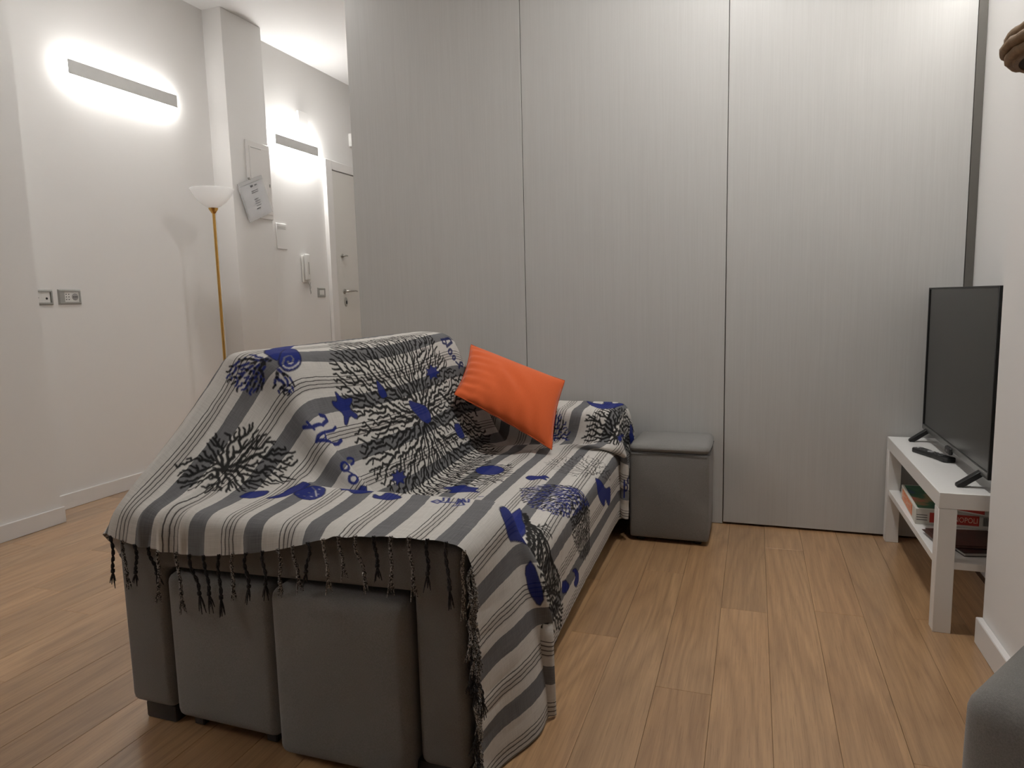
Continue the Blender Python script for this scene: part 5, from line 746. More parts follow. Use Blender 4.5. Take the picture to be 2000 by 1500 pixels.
0,-1,0,0,0,1,0,0,-1,1,-1,0,1,0,0,0,0,0,0,0,0,1,-1,0,0,0,0,0,0,0,0,0,0,1,-1,1,0,0,0,0,0,1,0,0,0,1,1,-1,1,0,-1,1,-1,0,0,-1,1,-1,0,0,-1,0,0,-1,0,-1,0,20,0,0,0,-1,1,0,0,0,0,0,0,0,0,0,0,
0,0,0,0,0,0,0,0,0,0,0,-1,1,0,0,0,0,0,0,0,-1,1,0,0,0,0,0,0,0,0,0,0,0,0,0,0,0,0,0,0,0,0,0,0,0,0,1,0,0,0,0,0,-1,1,-1,1,0,0,0,0,0,0,-1,0,0,0,0,0,-1,1,0,-1,0,20,0,0,0,0,0,0,0,0,0,-1,0,1,
0,0,0,0,0,0,0,0,-1,0,1,0,0,0,0,-1,1,0,-1,1,0,-1,1,0,0,0,0,0,0,0,0,0,0,0,1,-1,0,0,0,0,0,1,-1,1,0,-1,1,0,1,-1,0,1,0,1,0,1,0,0,0,0,0,0,-1,0,0,0,-1,0,-1,0,-1,1,-1,-1,1,-1,20,0,0,0,0,-1,
1,0,0,0,0,0,0,0,0,0,0,0,0,0,-1,1,0,0,0,0,0,0,0,-1,1,0,0,-1,1,0,0,0,0,0,0,0,0,0,0,0,0,0,0,0,0,0,0,0,0,0,0,0,1,-1,0,0,1,0,-1,1,-1,0,1,0,0,0,0,0,0,0,0,0,0,0,-1,0,0,0,-1,0,1,-1,1,20,0,0,
0,0,0,0,0,0,0,0,0,-1,0,0,1,0,0,0,-1,1,0,0,0,0,0,0,0,0,0,-1,1,-1,1,0,-1,1,-1,0,0,1,0,1,-1,0,1,-1,0,0,0,0,0,0,1,-1,1,-1,0,0,1,0,0,0,1,1,-1,1,1,-1,0,1,0,0,0,0,0,0,-1,-1,0,0,-1,0,-1,0,0,
-1,0,-1,20,0,0,0,0,0,-1,1,0,0,0,0,0,0,0,-1,0,0,0,1,0,0,0,0,0,-1,0,1,0,0,0,0,0,0,0,0,-1,1,0,0,0,0,0,0,0,0,0,0,0,0,0,0,0,0,0,0,0,0,0,0,0,0,0,0,0,1,0,-1,1,0,0,0,0,0,0,0,0,0,0,-1,0,0,0,
0,0,-1,0,0,0,19,1,0,0,0,0,0,0,0,0,0,0,0,0,0,0,0,0,0,0,0,0,0,-1,0,1,0,-1,0,1,0,-1,1,-1,0,0,1,0,0,0,0,0,0,0,0,0,0,0,0,0,0,0,0,-1,1,0,0,1,0,-1,1,0,1,0,0,0,1,1,0,1,-1,0,0,0,0,0,0,-1,0,0,
-1,-1,-1,0,-1,1,0,-1,0,21,-1,0,0,0,0,0,-1,1,0,0,0,0,0,0,0,0,0,0,0,0,0,0,0,0,0,0,0,0,0,0,0,0,0,0,0,0,0,0,0,0,0,0,0,0,-1,1,0,0,0,0,0,0,1,-1,0,0,0,0,0,0,0,0,0,0,1,0,0,0,0,0,0,0,0,0,1,-1,
0,-1,0,-1,1,0,-1,0,0,-1,1,0,19,1,0,0,0,0,0,0,-1,1,0,0,0,0,0,0,0,0,0,0,0,0,-1,1,0,0,0,0,0,-1,0,1,-1,1,0,-1,1,0,0,0,0,0,0,0,0,0,0,0,0,0,0,0,0,-1,1,0,0,0,0,1,0,0,0,0,1,1,0,0,1,0,1,0,0,
0,0,-1,0,-1,0,-1,0,-2,-1,1,-1,-1,0,-2,-1,20,0,0,0,0,0,0,0,0,0,0,0,0,0,0,0,0,0,0,0,0,0,0,0,0,0,0,0,0,0,0,0,-1,-3,1,3,-1,1,0,0,-1,1,0,0,0,0,0,-1,1,0,0,0,0,0,0,0,0,0,0,0,0,0,0,0,1,-1,0,
1,0,0,1,-1,0,1,0,-1,0,0,-1,-1,0,0,0,-1,1,0,-1,1,-1,20,0,0,0,0,0,0,0,0,-1,0,1,0,0,0,0,0,0,0,0,0,0,0,0,-1,0,0,0,1,0,0,-6,1,5,-1,0,1,-1,1,0,0,0,-1,0,0,1,0,0,0,0,0,-1,1,0,0,-1,1,-1,1,0,
0,1,0,1,-1,1,1,1,0,1,0,0,1,-1,0,1,-1,-1,-1,-1,-2,0,-1,-1,-1,0,1,0,0,20,0,0,0,0,0,0,0,0,0,0,-1,0,1,0,0,0,0,0,0,0,-1,1,0,0,0,0,0,0,-2,-6,5,3,-3,2,1,-1,1,-1,1,0,0,-1,1,0,0,0,0,0,-1,0,1,
-1,1,-1,1,0,0,-1,0,1,0,-1,1,0,1,0,0,1,-1,0,0,0,0,0,0,0,-1,-1,0,0,-1,0,0,-1,-2,-1,0,1,20,-1,1,0,0,0,0,0,0,0,0,0,0,-1,1,0,0,0,0,0,0,0,0,-1,1,0,0,0,-5,-5,8,2,-4,2,1,0,1,0,0,0,-2,-5,2,1,
3,1,-1,1,-1,1,0,0,0,-1,1,-1,0,1,0,0,-1,1,1,-1,1,1,1,1,0,2,-2,1,0,1,0,-1,-1,-2,-1,-2,-1,-1,-1,1,0,0,-1,-2,-1,20,0,0,0,0,0,0,0,0,0,0,0,0,0,-1,1,0,0,0,0,0,0,0,0,0,0,-1,-8,-1,9,0,-5,2,3,
0,0,0,0,-1,-5,0,5,1,0,1,-1,1,0,0,0,0,0,0,0,-1,1,0,-1,1,0,0,-1,0,1,0,-1,1,1,1,0,-1,2,0,0,1,3,-4,-5,-1,-1,0,0,-1,-2,0,3,1,0,-1,20,0,0,0,0,0,0,0,0,0,0,0,0,0,0,-1,1,0,0,0,0,0,0,0,0,-3,-10,
4,8,0,-7,3,5,-1,0,1,0,-6,-3,5,4,-1,-3,2,0,1,-1,-1,0,-1,0,0,0,1,0,0,1,0,0,0,1,0,0,0,1,0,1,4,4,-1,-5,1,-1,1,1,2,-2,-4,-4,-2,-1,-1,1,-2,-3,-3,3,5,2,20,0,0,0,0,0,0,0,0,0,0,0,0,0,0,0,0,0,
0,0,0,0,0,0,-6,-11,8,8,-1,-8,4,6,-1,0,1,-4,-6,3,6,0,-4,-2,4,1,-2,-3,-3,-2,0,0,0,1,0,0,2,1,1,1,1,2,0,1,1,0,-1,1,-1,-2,-1,-1,0,-1,-1,-2,-1,-3,2,3,2,0,-1,-1,-1,3,2,-4,-7,-2,7,20,0,0,0,
0,0,0,0,0,0,0,0,-1,1,0,0,-1,1,0,0,0,1,-3,-10,-10,11,11,-3,-8,4,7,-2,1,0,-5,-4,7,4,-4,-6,2,5,0,-2,-5,-4,0,2,1,1,1,0,2,1,1,1,1,1,0,-1,0,0,-1,-1,1,-2,0,-3,-5,-3,3,-4,0,-1,-1,0,3,4,1,1,
0,-1,-3,-3,3,6,1,-8,-7,20,0,0,0,0,0,0,0,0,0,0,-1,1,-1,0,0,1,0,1,0,-2,-9,-11,-7,14,14,-6,-7,5,7,-1,2,-3,-7,1,8,-1,-7,0,6,2,0,-1,-2,-4,3,2,1,1,0,0,1,-1,1,-1,0,-1,0,0,0,-1,-2,0,0,-1,-1,
-4,-4,-4,0,2,-1,-1,-1,1,1,2,2,1,2,1,0,1,-3,-6,-2,5,8,-5,19,0,0,0,0,1,0,0,0,0,0,0,0,0,1,-1,1,0,-5,-10,-12,-6,0,16,14,-5,-6,6,6,0,0,-3,-7,7,4,-4,-6,5,3,1,0,-1,0,-5,6,1,0,0,-2,1,-1,-1,
-1,-2,1,-1,0,-1,-1,-2,0,2,1,2,1,-3,-6,-6,1,3,1,0,-2,-3,0,4,2,1,-2,0,3,1,-1,2,-1,-7,-6,-5,-2,10,1,0,1,1,-1,1,1,0,1,1,2,1,1,0,0,-10,-13,-8,-1,1,0,13,15,-5,-6,6,6,1,-1,-4,-7,10,1,-6,-1,
6,2,0,0,0,1,-1,1,-5,-4,-2,-2,-1,-1,-2,-5,-1,2,2,3,2,2,2,3,1,1,2,0,-3,-8,-6,0,2,2,2,0,-2,-4,-1,3,6,1,1,-3,-3,5,2,-3,2,2,-3,-5,1,-6,1,1,1,1,2,1,1,2,1,1,0,0,-2,-7,-9,-2,2,1,-2,0,16,14,
-4,-4,6,4,0,-3,-9,0,12,-3,-3,4,3,-1,0,1,0,0,-1,0,0,0,-2,-2,-5,-3,-5,-1,5,5,4,1,0,-1,0,-1,0,3,1,0,-4,-8,-8,0,2,3,1,3,1,-1,-4,-4,-1,6,6,-1,0,-3,-3,5,4,-3,-1,3,0,-2,-18,1,0,1,1,0,1,0,0,
1,1,2,1,-2,-4,0,1,-1,0,4,16,12,-3,-1,5,1,-2,-6,-9,10,7,-3,1,2,-1,0,0,-1,-1,-1,-2,-3,-2,2,5,4,0,1,-2,0,1,0,0,-2,-1,-1,0,1,2,1,-2,1,-4,-8,-9,-2,5,1,1,2,1,2,1,-1,-7,-5,3,9,4,-1,1,-5,-4,
5,4,0,-3,3,1,-19,-1,0,0,-1,1,-1,1,1,0,1,1,0,1,-2,1,1,3,7,15,8,-1,1,1,-2,-4,-6,-4,11,5,0,-1,-3,-3,-1,-2,-1,-2,-2,-2,-1,0,0,0,0,2,4,4,5,3,1,-4,0,-2,4,2,1,0,-3,-1,3,-5,-9,-9,-3,4,3,2,1,
0,2,1,2,1,-4,-7,-4,7,8,1,-1,1,-4,-4,4,5,1,-3,0,-6,-1,-2,-2,-1,-1,-1,-1,-1,-1,-1,-1,-1,2,3,5,5,6,9,7,0,-1,-3,-3,-3,-4,-2,8,6,-5,-7,-3,0,0,0,0,0,0,0,-1,-2,-3,-2,1,3,2,2,0,0,-3,-8,10,6,
14,1,0,-6,3,0,3,-6,-10,-8,-3,2,5,0,2,1,0,0,3,2,1,0,-9,-7,2,8,8,-2,2,0,-5,-5,4,5,2,-1,10,-3,0,-2,-2,-2,-1,-2,-1,-2,-2,0,2,11,11,-6,-3,2,1,-1,0,-2,-2,-2,-2,0,5,4,-7,-4,0,0,0,0,0,0,0,-1,
-4,-5,-2,-1,1,-2,-2,-1,-1,1,4,7,10,-7,0,-2,7,11,1,1,5,-8,-12,-7,-1,2,3,3,1,2,0,0,0,1,2,3,2,0,-15,-2,4,10,3,-1,0,1,-4,-6,2,6,3,18,-1,-1,-1,0,-1,-1,-1,-1,0,-1,-3,-2,-6,6,13,0,-6,-6,-4,
1,0,0,-1,0,2,3,-4,-3,0,0,0,0,0,0,0,-2,-5,-1,2,2,3,1,2,-1,-5,-6,-7,-2,1,5,11,4,2,1,1,12,-2,-9,-13,-5,0,3,4,4,0,1,1,1,0,0,0,3,3,1,0,-2,-17,3,7,11,-2,1,-1,2,-4,-6,0,5,20,1,-1,0,0,0,-1,
0,-1,-1,0,0,-1,-4,-6,4,7,2,-5,-7,-4,0,0,0,0,1,-2,-2,0,0,-1,1,0,0,0,-3,-2,1,2,3,2,2,1,-1,2,3,-2,-12,-5,0,5,7,3,3,-3,-3,-1,0,-10,-1,3,2,1,2,1,0,1,1,1,0,-1,1,2,2,3,1,1,-12,-10,3,13,8,-4,
1,-1,2,-3,-6,-2,19,0,0,1,0,-1,1,0,0,0,0,-1,0,-1,-2,-6,1,6,1,-5,-6,-2,-2,0,0,-1,-1,-1,0,0,1,-1,0,0,-1,0,2,3,3,4,2,1,0,0,-2,-2,-10,-2,4,2,6,-3,-4,-8,-2,-3,1,4,16,3,-4,-3,-2,-2,-2,-1,-2,
3,-1,1,0,1,2,4,2,0,1,-1,-17,-3,-4,18,9,-1,0,-1,2,-3,-5,18,0,1,0,0,1,0,0,0,0,0,0,0,-1,0,-1,-3,-2,4,1,-4,-8,-3,-1,0,1,0,1,0,-1,0,0,0,-1,1,3,2,2,-1,-3,-2,-2,0,4,4,-14,4,21,-2,-10,-18,-4,
1,-1,0,0,0,0,8,16,4,-1,-2,-3,-3,-5,-3,-7,2,3,2,0,2,6,4,2,-1,1,-4,-22,2,3,15,7,0,-1,-1,2,-2,18,0,0,0,0,0,0,1,0,1,-1,1,-1,1,-1,0,1,-1,-1,1,-3,-7,1,2,2,0,0,0,0,0,0,-1,-1,1,-1,0,-1,0,0,
0,0,0,2,-11,-10,14,16,-3,1,-1,-6,-17,-10,4,0,0,-2,-1,-1,9,16,2,0,2,-3,-3,-8,-5,-9,-1,3,3,3,5,8,3,0,-1,2,-5,-15,-3,5,11,6,2,0,-1,1,20,0,0,-1,0,-1,0,-1,1,0,0,1,0,0,1,-1,0,0,0,0,2,6,-2,
-3,-1,0,0,-1,0,0,0,0,0,-1,1,-1,0,-1,1,-1,0,1,-6,4,3,0,-7,-1,-1,2,3,2,-9,-14,-7,2,2,0,-4,-3,9,18,-1,-2,6,-1,-3,-11,-4,-8,-1,0,1,3,9,11,-1,1,0,0,-9,-12,-1,8,8,4,3,1,0,20,0,-1,1,-1,1,0,
0,-1,-1,1,-2,1,0,0,1,0,0,1,0,0,0,0,1,-1,0,0,0,0,0,0,0,0,0,0,0,0,0,0,0,0,-2,2,0,1,-2,0,0,-2,0,-1,0,2,-6,-5,-14,-6,2,4,-3,-4,11,16,-4,-3,6,3,-3,-12,-4,-8,1,-1,-1,0,13,12,-3,1,2,-2,-12,
-9,2,7,5,6,4,0,17,1,1,-1,1,0,0,1,0,0,-1,1,0,0,-1,0,0,1,0,1,1,1,0,-1,0,-1,0,0,-1,1,-1,0,0,1,-1,0,0,1,-1,0,-1,0,-1,0,-1,2,1,0,1,-1,0,0,-1,2,-6,-6,-10,-11,-2,4,1,-5,13,13,-5,-2,5,5,-2,
-13,-5,-7,0,1,1,-3,17,8,-3,1,1,-3,-11,-10,6,-2,6,10,5,18,0,-1,0,0,0,0,0,0,1,1,0,0,0,1,0,0,0,-1,1,1,0,0,0,0,-1,0,0,0,0,0,0,1,-1,0,0,0,0,0,0,0,-1,0,1,0,0,0,0,-1,1,0,0,0,-1,1,0,-1,-7,-13,
-12,-1,3,-2,16,10,-8,-1,6,3,0,-15,-10,3,-1,-2,1,0,19,4,-1,0,0,-3,-9,-9,-4,1,7,11,20,0,0,0,0,0,0,-1,0,-1,0,0,0,0,0,1,0,1,1,0,1,1,0,-1,0,0,-1,0,0,-1,1,0,-1,0,0,0,1,-1,0,0,0,0,0,-1,1,0,
0,0,0,0,0,0,0,0,-1,1,0,0,0,-5,-12,-14,-4,2,17,10,-8,-2,7,0,4,-12,-13,3,1,-4,-2,5,21,-2,0,-1,-1,2,0,-4,-15,-6,5,20,-1,1,0,0,0,0,0,0,0,0,0,0,0,0,0,0,-1,1,0,0,0,0,1,-1,0,1,-1,0,0,0,0,0,
0,0,0,0,0,0,0,-1,1,0,0,0,0,0,0,0,0,0,0,0,-1,1,-1,1,0,-1,1,0,-2,-11,-14,-4,19,7,-5,-2,6,0,6,-13,-15,3,-3,-1,-2,5,17,-1,0,-1,-4,-2,9,-3,-14,-7,18,-1,-1,0,0,1,1,0,1,1,-1,0,0,1,0,-1,1,0,
0,1,1,1,0,-1,0,0,-1,0,0,0,-1,0,0,0,1,0,-1,0,0,0,0,-1,0,1,0,0,0,0,1,-1,0,0,0,0,-1,1,-1,1,1,0,-1,0,1,-2,-9,-11,13,4,-3,1,2,0,3,-10,-16,-4,1,0,0,12,10,-1,-2,-4,-5,6,7,-4,-12,18,0,0,1,0,
-1,0,0,0,0,1,1,0,-1,1,0,0,0,0,1,0,0,0,0,-1,0,0,0,0,0,0,0,0,0,0,0,0,0,0,-1,1,0,0,0,0,0,0,0,0,0,0,0,-1,1,0,0,0,0,-1,0,1,0,0,0,0,-4,-8,7,2,-1,1,1,-1,2,1,-11,-14,-6,0,2,15,6,-1,-4,-6,-1,
7,6,-5,19,1,0,0,0,0,-1,0,-1,1,0,0,1,0,-1,1,-1,1,1,0,1,1,0,-1,0,0,-1,0,0,-1,0,0,1,0,-1,0,0,0,0,0,0,0,0,0,-1,1,0,0,0,0,0,0,0,-1,1,0,0,0,0,0,0,0,0,0,-1,1,-1,-5,3,0,0,1,0,0,-4,5,-6,-13,
-9,-3,6,15,3,-2,-5,-7,1,8,6,19,0,-1,-2,2,1,1,0,0,-1,0,-3,-2,0,1,1,2,1,1,1,0,-1,0,1,0,-1,0,0,0,0,0,0,-1,1,0,0,0,0,-1,1,-1,1,0,-1,1,0,0,0,-1,1,0,0,0,0,0,0,0,0,0,0,0,-1,0,0,1,-1,0,0,-1,
0,0,0,0,-1,-3,1,3,-3,-11,-12,-4,9,12,3,-3,-6,-4,2,6,18,-1,2,0,-2,0,1,2,-1,-3,-3,0,2,2,1,0,1,0,1,1,1,2,-1,-1,-1,0,0,-1,0,1,0,0,0,-1,0,0,0,0,0,0,0,0,0,0,0,-1,1,0,0,0,0,-1,1,0,-1,0,1,0,
0,0,0,0,0,0,-1,0,0,-1,0,0,1,0,0,0,-1,-3,1,3,-2,-8,-13,-6,10,11,2,-4,-7,-5,2,19,1,-1,1,0,0,0,-2,-3,-3,3,4,1,0,0,-1,-1,1,0,0,2,-1,1,-1,0,0,0,0,0,0,-1,0,0,0,0,0,0,0,1,0,0,-1,0,1,0,0,0,
0,0,-1,1,0,0,0,0,0,-1,0,1,0,-1,1,-1,0,0,0,0,0,-1,1,0,-1,1,0,-1,-1,-2,0,3,0,-7,-11,-7,9,9,2,-4,-7,-4,20,-1,3,-1,-1,0,0,-2,-3,4,1,-1,-2,-3,-1,1,2,2,0,2,4,5,-5,-2,0,-1,-1,0,0,0,1,-1,0,
0,0,0,0,0,0,-1,1,0,0,0,0,0,-1,1,0,0,0,0,-1,0,1,0,0,0,-1,1,0,-1,1,-1,1,-1,0,0,0,-1,0,1,0,0,0,-1,-1,-1,-1,2,2,-5,-9,-7,6,8,1,-3,-5,11,-14,-9,2,10,10,6,3,1,-1,-4,-8,0,4,5,3,0,-3,2,-1,-4,
0,3,1,0,1,1,0,0,0,0,1,0,0,0,0,0,0,0,0,0,0,0,0,-1,1,0,-1,1,0,-1,1,0,0,-1,0,1,0,0,-1,1,0,-1,1,-1,1,-1,0,0,0,0,0,0,0,0,0,-1,-1,-1,-1,2,1,-2,-7,-6,4,6,1,-3,7,2,11,-1,-3,-1,-10,-16,0,7,4,
8,7,3,0,-2,-6,5,1,-4,-6,-6,3,4,2,2,1,1,1,0,0,1,0,1,0,1,0,0,0,1,0,0,1,0,1,-1,1,0,0,0,0,-1,1,0,0,0,-1,0,1,0,-1,0,1,-1,0,0,0,-1,0,1,0,0,0,-1,0,0,0,0,0,-2,-1,2,1,-1,-5,-6,2,5,1,-12,5,0,
1,1,1,-10,12,11,1,1,5,1,-1,-5,2,2,-5,-6,-5,1,1,-1,1,1,0,1,1,-1,1,1,0,1,0,1,0,1,1,0,1,1,1,0,1,1,2,0,1,0,1,1,1,-1,0,0,0,1,0,-1,0,1,0,-1,0,1,-1,0,0,0,-1,1,-1,0,1,0,-1,0,0,-1,0,-1,-1,1,
1,1,-3,-4,0,3,-7,10,-2,11,5,-12,1,8,2,3,0,-4,-10,-12,-6,0,0,5,1,6,4,-2,-1,2,-2,2,-2,1,0,0,0,0,0,0,1,0,0,0,1,0,0,0,1,1,0,1,2,1,2,1,1,1,1,1,2,0,0,1,0,0,0,0,0,1,-1,1,-1,0,0,0,-1,1,0,-1,
0,1,0,-1,0,0,-1,-1,-1,1,1,1,-1,-3,-1,2,10,5,-6,-10,-7,8,-6,-4,-5,-4,3,2,7,15,3,0,-6,0,-1,-3,-5,2,3,-4,4,-4,3,-3,1,0,0,0,0,0,0,0,0,0,0,0,1,0,0,1,0,0,1,0,1,0,1,1,2,0,3,1,1,1,2,0,1,1,0,
1,2,0,-2,-1,0,0,0,0,1,0,-1,0,0,0,0,-1,0,0,-2,0,1,1,0,-1,-10,-8,0,9,3,11,7,5,0,-2,-1,-5,1,6,-9,-7,0,1,-1,-6,6,0,0,0,0,0,0,2,-2,-1,1,0,0,0,-1,1,0,0,0,0,0,0,0,0,0,0,0,1,0,0,1,0,1,0,1,0,
1,1,1,0,2,1,1,1,1,1,0,2,1,1,0,0,0,0,0,0,0,0,0,0,0,-1,0,0,-1,-1,1,1,0,6,19,20,20,20,21,20,20,20,21,20,22,20,21,20,22,20,22,20,22,20,21,20,22,20,20,20,19,13,3,0,0,0,0,0,0,-1,-2,-2,-2,
-2,-3,-2,-5,-6,-6,-6,-6,-5,-5,-5,-4,-4,-4,-3,-4,-3,-4,-3,-2,-3,0,0,1,1,1,1,1,1,2,2,3,4,5,3,-2,-7,-2,-4,-11,-14,-18,-17,-18,-18,-18,-19,-18,-19,0,1,-1,1,0,-1,0,1,0,0,0,-1,0,0,1,-1,1,
-1,1,-1,1,0,0,0,0,2,0,2,-3,-2,0,0,0,0,-1,0,0,1,1,0,0,2,0,3,4,3,2,2,1,0,1,0,1,0,-1,1,0,1,1,0,2,-1,0,-1,0,0,0,0,1,0,0,0,-1,-1,-1,-2,1,-1,-3,-2,-3,0,0,0,-1,0,1,-1,1,0,0,1,-1,0,0,0,0,0,
0,0,0,1,0,-1,0,0,0,0,0,0,1,0,0,1,0,0,-1,0,-1,0,0,0,0,1,0,1,1,1,2,2,1,1,2,1,1,2,1,1,1,0,1,-1,0,1,0,0,0,0,0,-1,1,0,0,0,0,0,0,0,-1,1,0,0,0,0,0,-1,-3,-3,-2,0,0,-1,-1,1,0,0,0,0,0,0,0,0,0,
1,0,0,0,0,0,0,-1,0,1,0,0,0,0,0,0,0,0,1,-1,0,0,0,-1,0,0,0,0,0,0,0,0,0,0,0,0,0,1,0,1,2,2,2,3,2,2,1,2,1,0,1,0,0,0,0,1,-1,0,1,-1,0,1,0,0,1,-1,-1,0,-1,0,-2,0,-1,-2,-2,-1,0,0,1,0,-1,0,0,0,
0,0,0,1,0,-1,0,0,0,0,1,-1,1,0,-1,1,-1,1,-1,1,0,0,0,0,0,0,1,-1,-1,0,0,0,0,0,0,0,0,0,0,0,0,0,0,0,0,0,0,1,0,2,2,2,1,3,2,0,2,2,0,1,0,1,0,-1,1,-1,-1,0,-1,-1,-1,-1,1,1,-1,0,1,0,-2,-1,0,-1,
1,-1,0,0,-1,1,-1,0,1,0,-1,0,1,0,0,0,0,-1,1,0,0,1,-1,1,-1,1,-1,0,0,1,-1,1,-1,0,0,-1,0,0,0,0,0,0,0,0,0,0,0,0,0,0,0,0,0,0,0,0,0,0,0,1,0,1,2,1,1,2,1,1,0,0,0,-1,0,-1,-1,-1,-1,0,1,8,1,1,-1,
1,0,-3,0,0,0,-1,0,-1,0,1,-1,1,1,-1,0,0,0,0,0,0,0,0,0,1,-1,1,-1,1,-1,1,0,1,-1,0,0,0,0,1,0,-1,-1,0,0,0,0,0,0,0,0,0,0,0,0,0,0,0,0,0,0,0,0,0,0,0,0,0,0,0,0,0,0,0,0,0,0,0,0,1,1,1,1,0,2,1,
3,4,2,-1,-2,14,-13,-1,0,-1,-1,0,1,0,-1,0,0,0,0,0,0,1,-1,0,0,0,0,1,-1,0,0,0,0,1,0,-1,0,1,0,0,0,0,0,0,0,-1,0,0,0,0,0,0,0,0,0,0,0,0,0,0,0,0,0,0,0,0,0,0,0,0,0,0,0,0,0,0,0,0,0,0,0,1,0,2,
2,0,1,1,2,0,4,3,-2,4,-8,3,0,-1,1,0,0,-1,0,1,-1,0,0,0,0,1,-1,0,1,-1,1,0,-1,0,1,-1,1,0,-1,0,1,0,0,0,0,0,0,0,1,-1,-1,0,0,0,0,0,0,0,0,0,0,0,0,0,0,0,0,0,0,0,0,0,0,0,0,0,0,0,0,0,0,0,0,0,1,
0,0,2,1,1,2,0,1,1,-2,4,3,1,-5,0,2,-1,1,-1,1,-1,1,-1,0,1,0,0,1,0,-1,0,1,-1,1,-1,0,1,0,-1,1,0,-1,1,0,0,0,0,0,0,1,0,0,-1,0,-1,0,0,0,0,0,0,0,0,0,0,0,0,0,0,0,0,0,0,0,0,0,0,0,0,0,0,0,0,0,
0,0,0,1,0,1,1,1,1,1,1,2,0,2,-1,0,3,1,-4,1,0,1,0,0,0,0,0,1,-1,0,-1,1,-1,0,0,0,0,0,0,1,0,-1,0,1,0,-1,1,0,0,-1,0,0,1,0,-1,1,0,0,0,-1,0,0,0,0,0,0,0,0,0,0,0,0,0,0,0,0,0,0,0,0,0,0,0,0,0,0,
0,0,0,0,0,0,0,3,1,0,0,1,2,1,1,0,1,0,0,1,2,1,-4,1,0,0,0,0,1,-1,0,0,0,1,0,0,0,1,0,-1,1,0,-1,0,1,0,-1,0,1,-1,0,0,1,0,0,0,0,1,-1,0,1,-2,0,0,0,0,0,0,0,0,0,0,0,0,0,0,0,0,0,0,0,0,0,0,0,0,0,
0,0,0,0,0,0,0,1,1,2,3,0,-1,1,1,1,1,1,0,0,0,1,1,-1,-1,1,0,0,0,0,0,0,0,0,0,0,0,1,0,-1,0,1,-1,0,0,0,0,0,1,-1,0,0,0,0,0,0,0,0,0,0,0,0,1,0,-1,0,0,0,0,0,0,0,0,0,0,0,0,0,0,0,0,0,0,0,0,0,0,
0,0,0,0,0,0,0,0,0,0,2,2,3,1,0,-1,0,2,1,0,0,0,0,1,2,0,-2,0,0,0,0,0,0,1,-1,1,-1,0,1,-1,0,0,0,0,0,0,0,0,-1,1,-1,0,0,1,-1,0,0,0,0,-1,0,1,-1,1,1,1,-1,0,0,0,0,0,0,0,0,0,0,0,0,0,0,0,0,0,0,
0,0,0,0,0,0,0,0,0,0,0,0,1,1,1,1,3,3,0,0,0,0,1,1,1,-1,0,-1,1,1,-2,1,1,-1,1,-1,0,0,0,0,1,-1,0,0,-1,1,0,-1,1,-1,1,-1,1,-1,0,1,-1,-1,1,-1,0,0,0,0,0,-1,1,-1,0,2,1,0,0,0,0,0,0,0,0,0,0,0,0,
0,0,0,0,0,0,0,0,0,0,0,0,0,0,0,0,0,1,0,2,1,0,2,3,2,-1,0,0,1,1,-1,0,0,1,1,-1,0,0,-1,1,0,0,0,-1,1,0,0,0,-1,0,1,-1,0,1,-1,0,-1,1,-1,0,1,-1,0,0,0,0,0,-1,0,0,0,-1,-3,-2,-9,-1,8,5,3,2,1,0,
0,0,0,0,0,0,0,0,0,0,0,0,0,0,0,0,0,0,0,0,0,0,0,1,7,-1,-1,0,0,0,3,3,1,-1,0,1,0,0,1,-2,0,1,0,0,0,0,0,0,0,0,0,0,0,-1,1,-1,0,0,0,0,0,0,0,1,-1,1,0,-1,-1,0,0,-1,0,0,1,0,-1,-2,-3,-2,-4,-1,-5,
1,3,3,2,2,3,2,1,1,1,1,0,0,0,0,0,0,0,0,0,0,0,0,0,0,0,0,0,0,0,5,7,-1,-2,-1,-2,2,3,1,0,0,0,0,1,-1,0,0,0,1,0,0,-1,0,0,0,0,0,0,-1,1,-1,-1,0,0,0,0,-1,0,1,-1,1,-1,0,0,-2,0,0,0,1,-1,0,-1,-2,
-3,-4,-2,-1,-2,0,0,-1,1,1,2,0,1,2,2,1,1,2,2,2,1,1,1,0,0,0,0,0,0,0,0,0,0,0,0,2,-2,8,5,0,-2,-1,-1,2,2,1,0,0,0,0,0,-1,0,1,-1,0,0,1,0,-1,1,-1,0,0,0,0,1,0,-1,0,0,0,1,0,-1,0,-1,0,0,-1,0,0,
0,0,-1,0,-1,-3,-4,-3,-1,0,-1,0,0,-1,0,0,1,0,1,0,-1,-1,1,1,1,1,0,2,2,1,3,2,1,2,1,1,0,0,0,-1,0,1,2,0,1,6,4,-1,-2,-2,1,2,1,0,0,1,-1,0,-1,0,1,1,-1,0,0,-1,1,-1,0,1,-1,1,-1,0,1,1,0,0,0,-1,
-1,0,0,0,0,-3,0,2,-1,-2,-1,-1,-1,-2,-6,-2,1,0,0,-1,-1,-1,0,1,0,0,1,1,0,0,0,-2,0,-1,0,1,0,0,2,1,1,2,2,2,2,4,5,3,2,-3,1,-1,-1,-1,4,5,4,-1,-2,-1,1,2,0,0,0,0,0,-2,0,1,0,1,-1,0,1,-1,0,0,
0,0,0,0,0,4,0,-1,0,0,0,1,0,0,0,0,2,-1,-10,-2,0,1,-1,1,-1,-5,-2,-1,0,-1,-1,1,-1,0,0,0,-1,0,1,2,1,-1,0,-2,0,-1,0,0,0,-1,0,1,1,0,1,2,0,1,6,8,9,2,-3,-2,-2,-1,4,5,2,0,-2,0,0,1,0,0,0,0,-3,
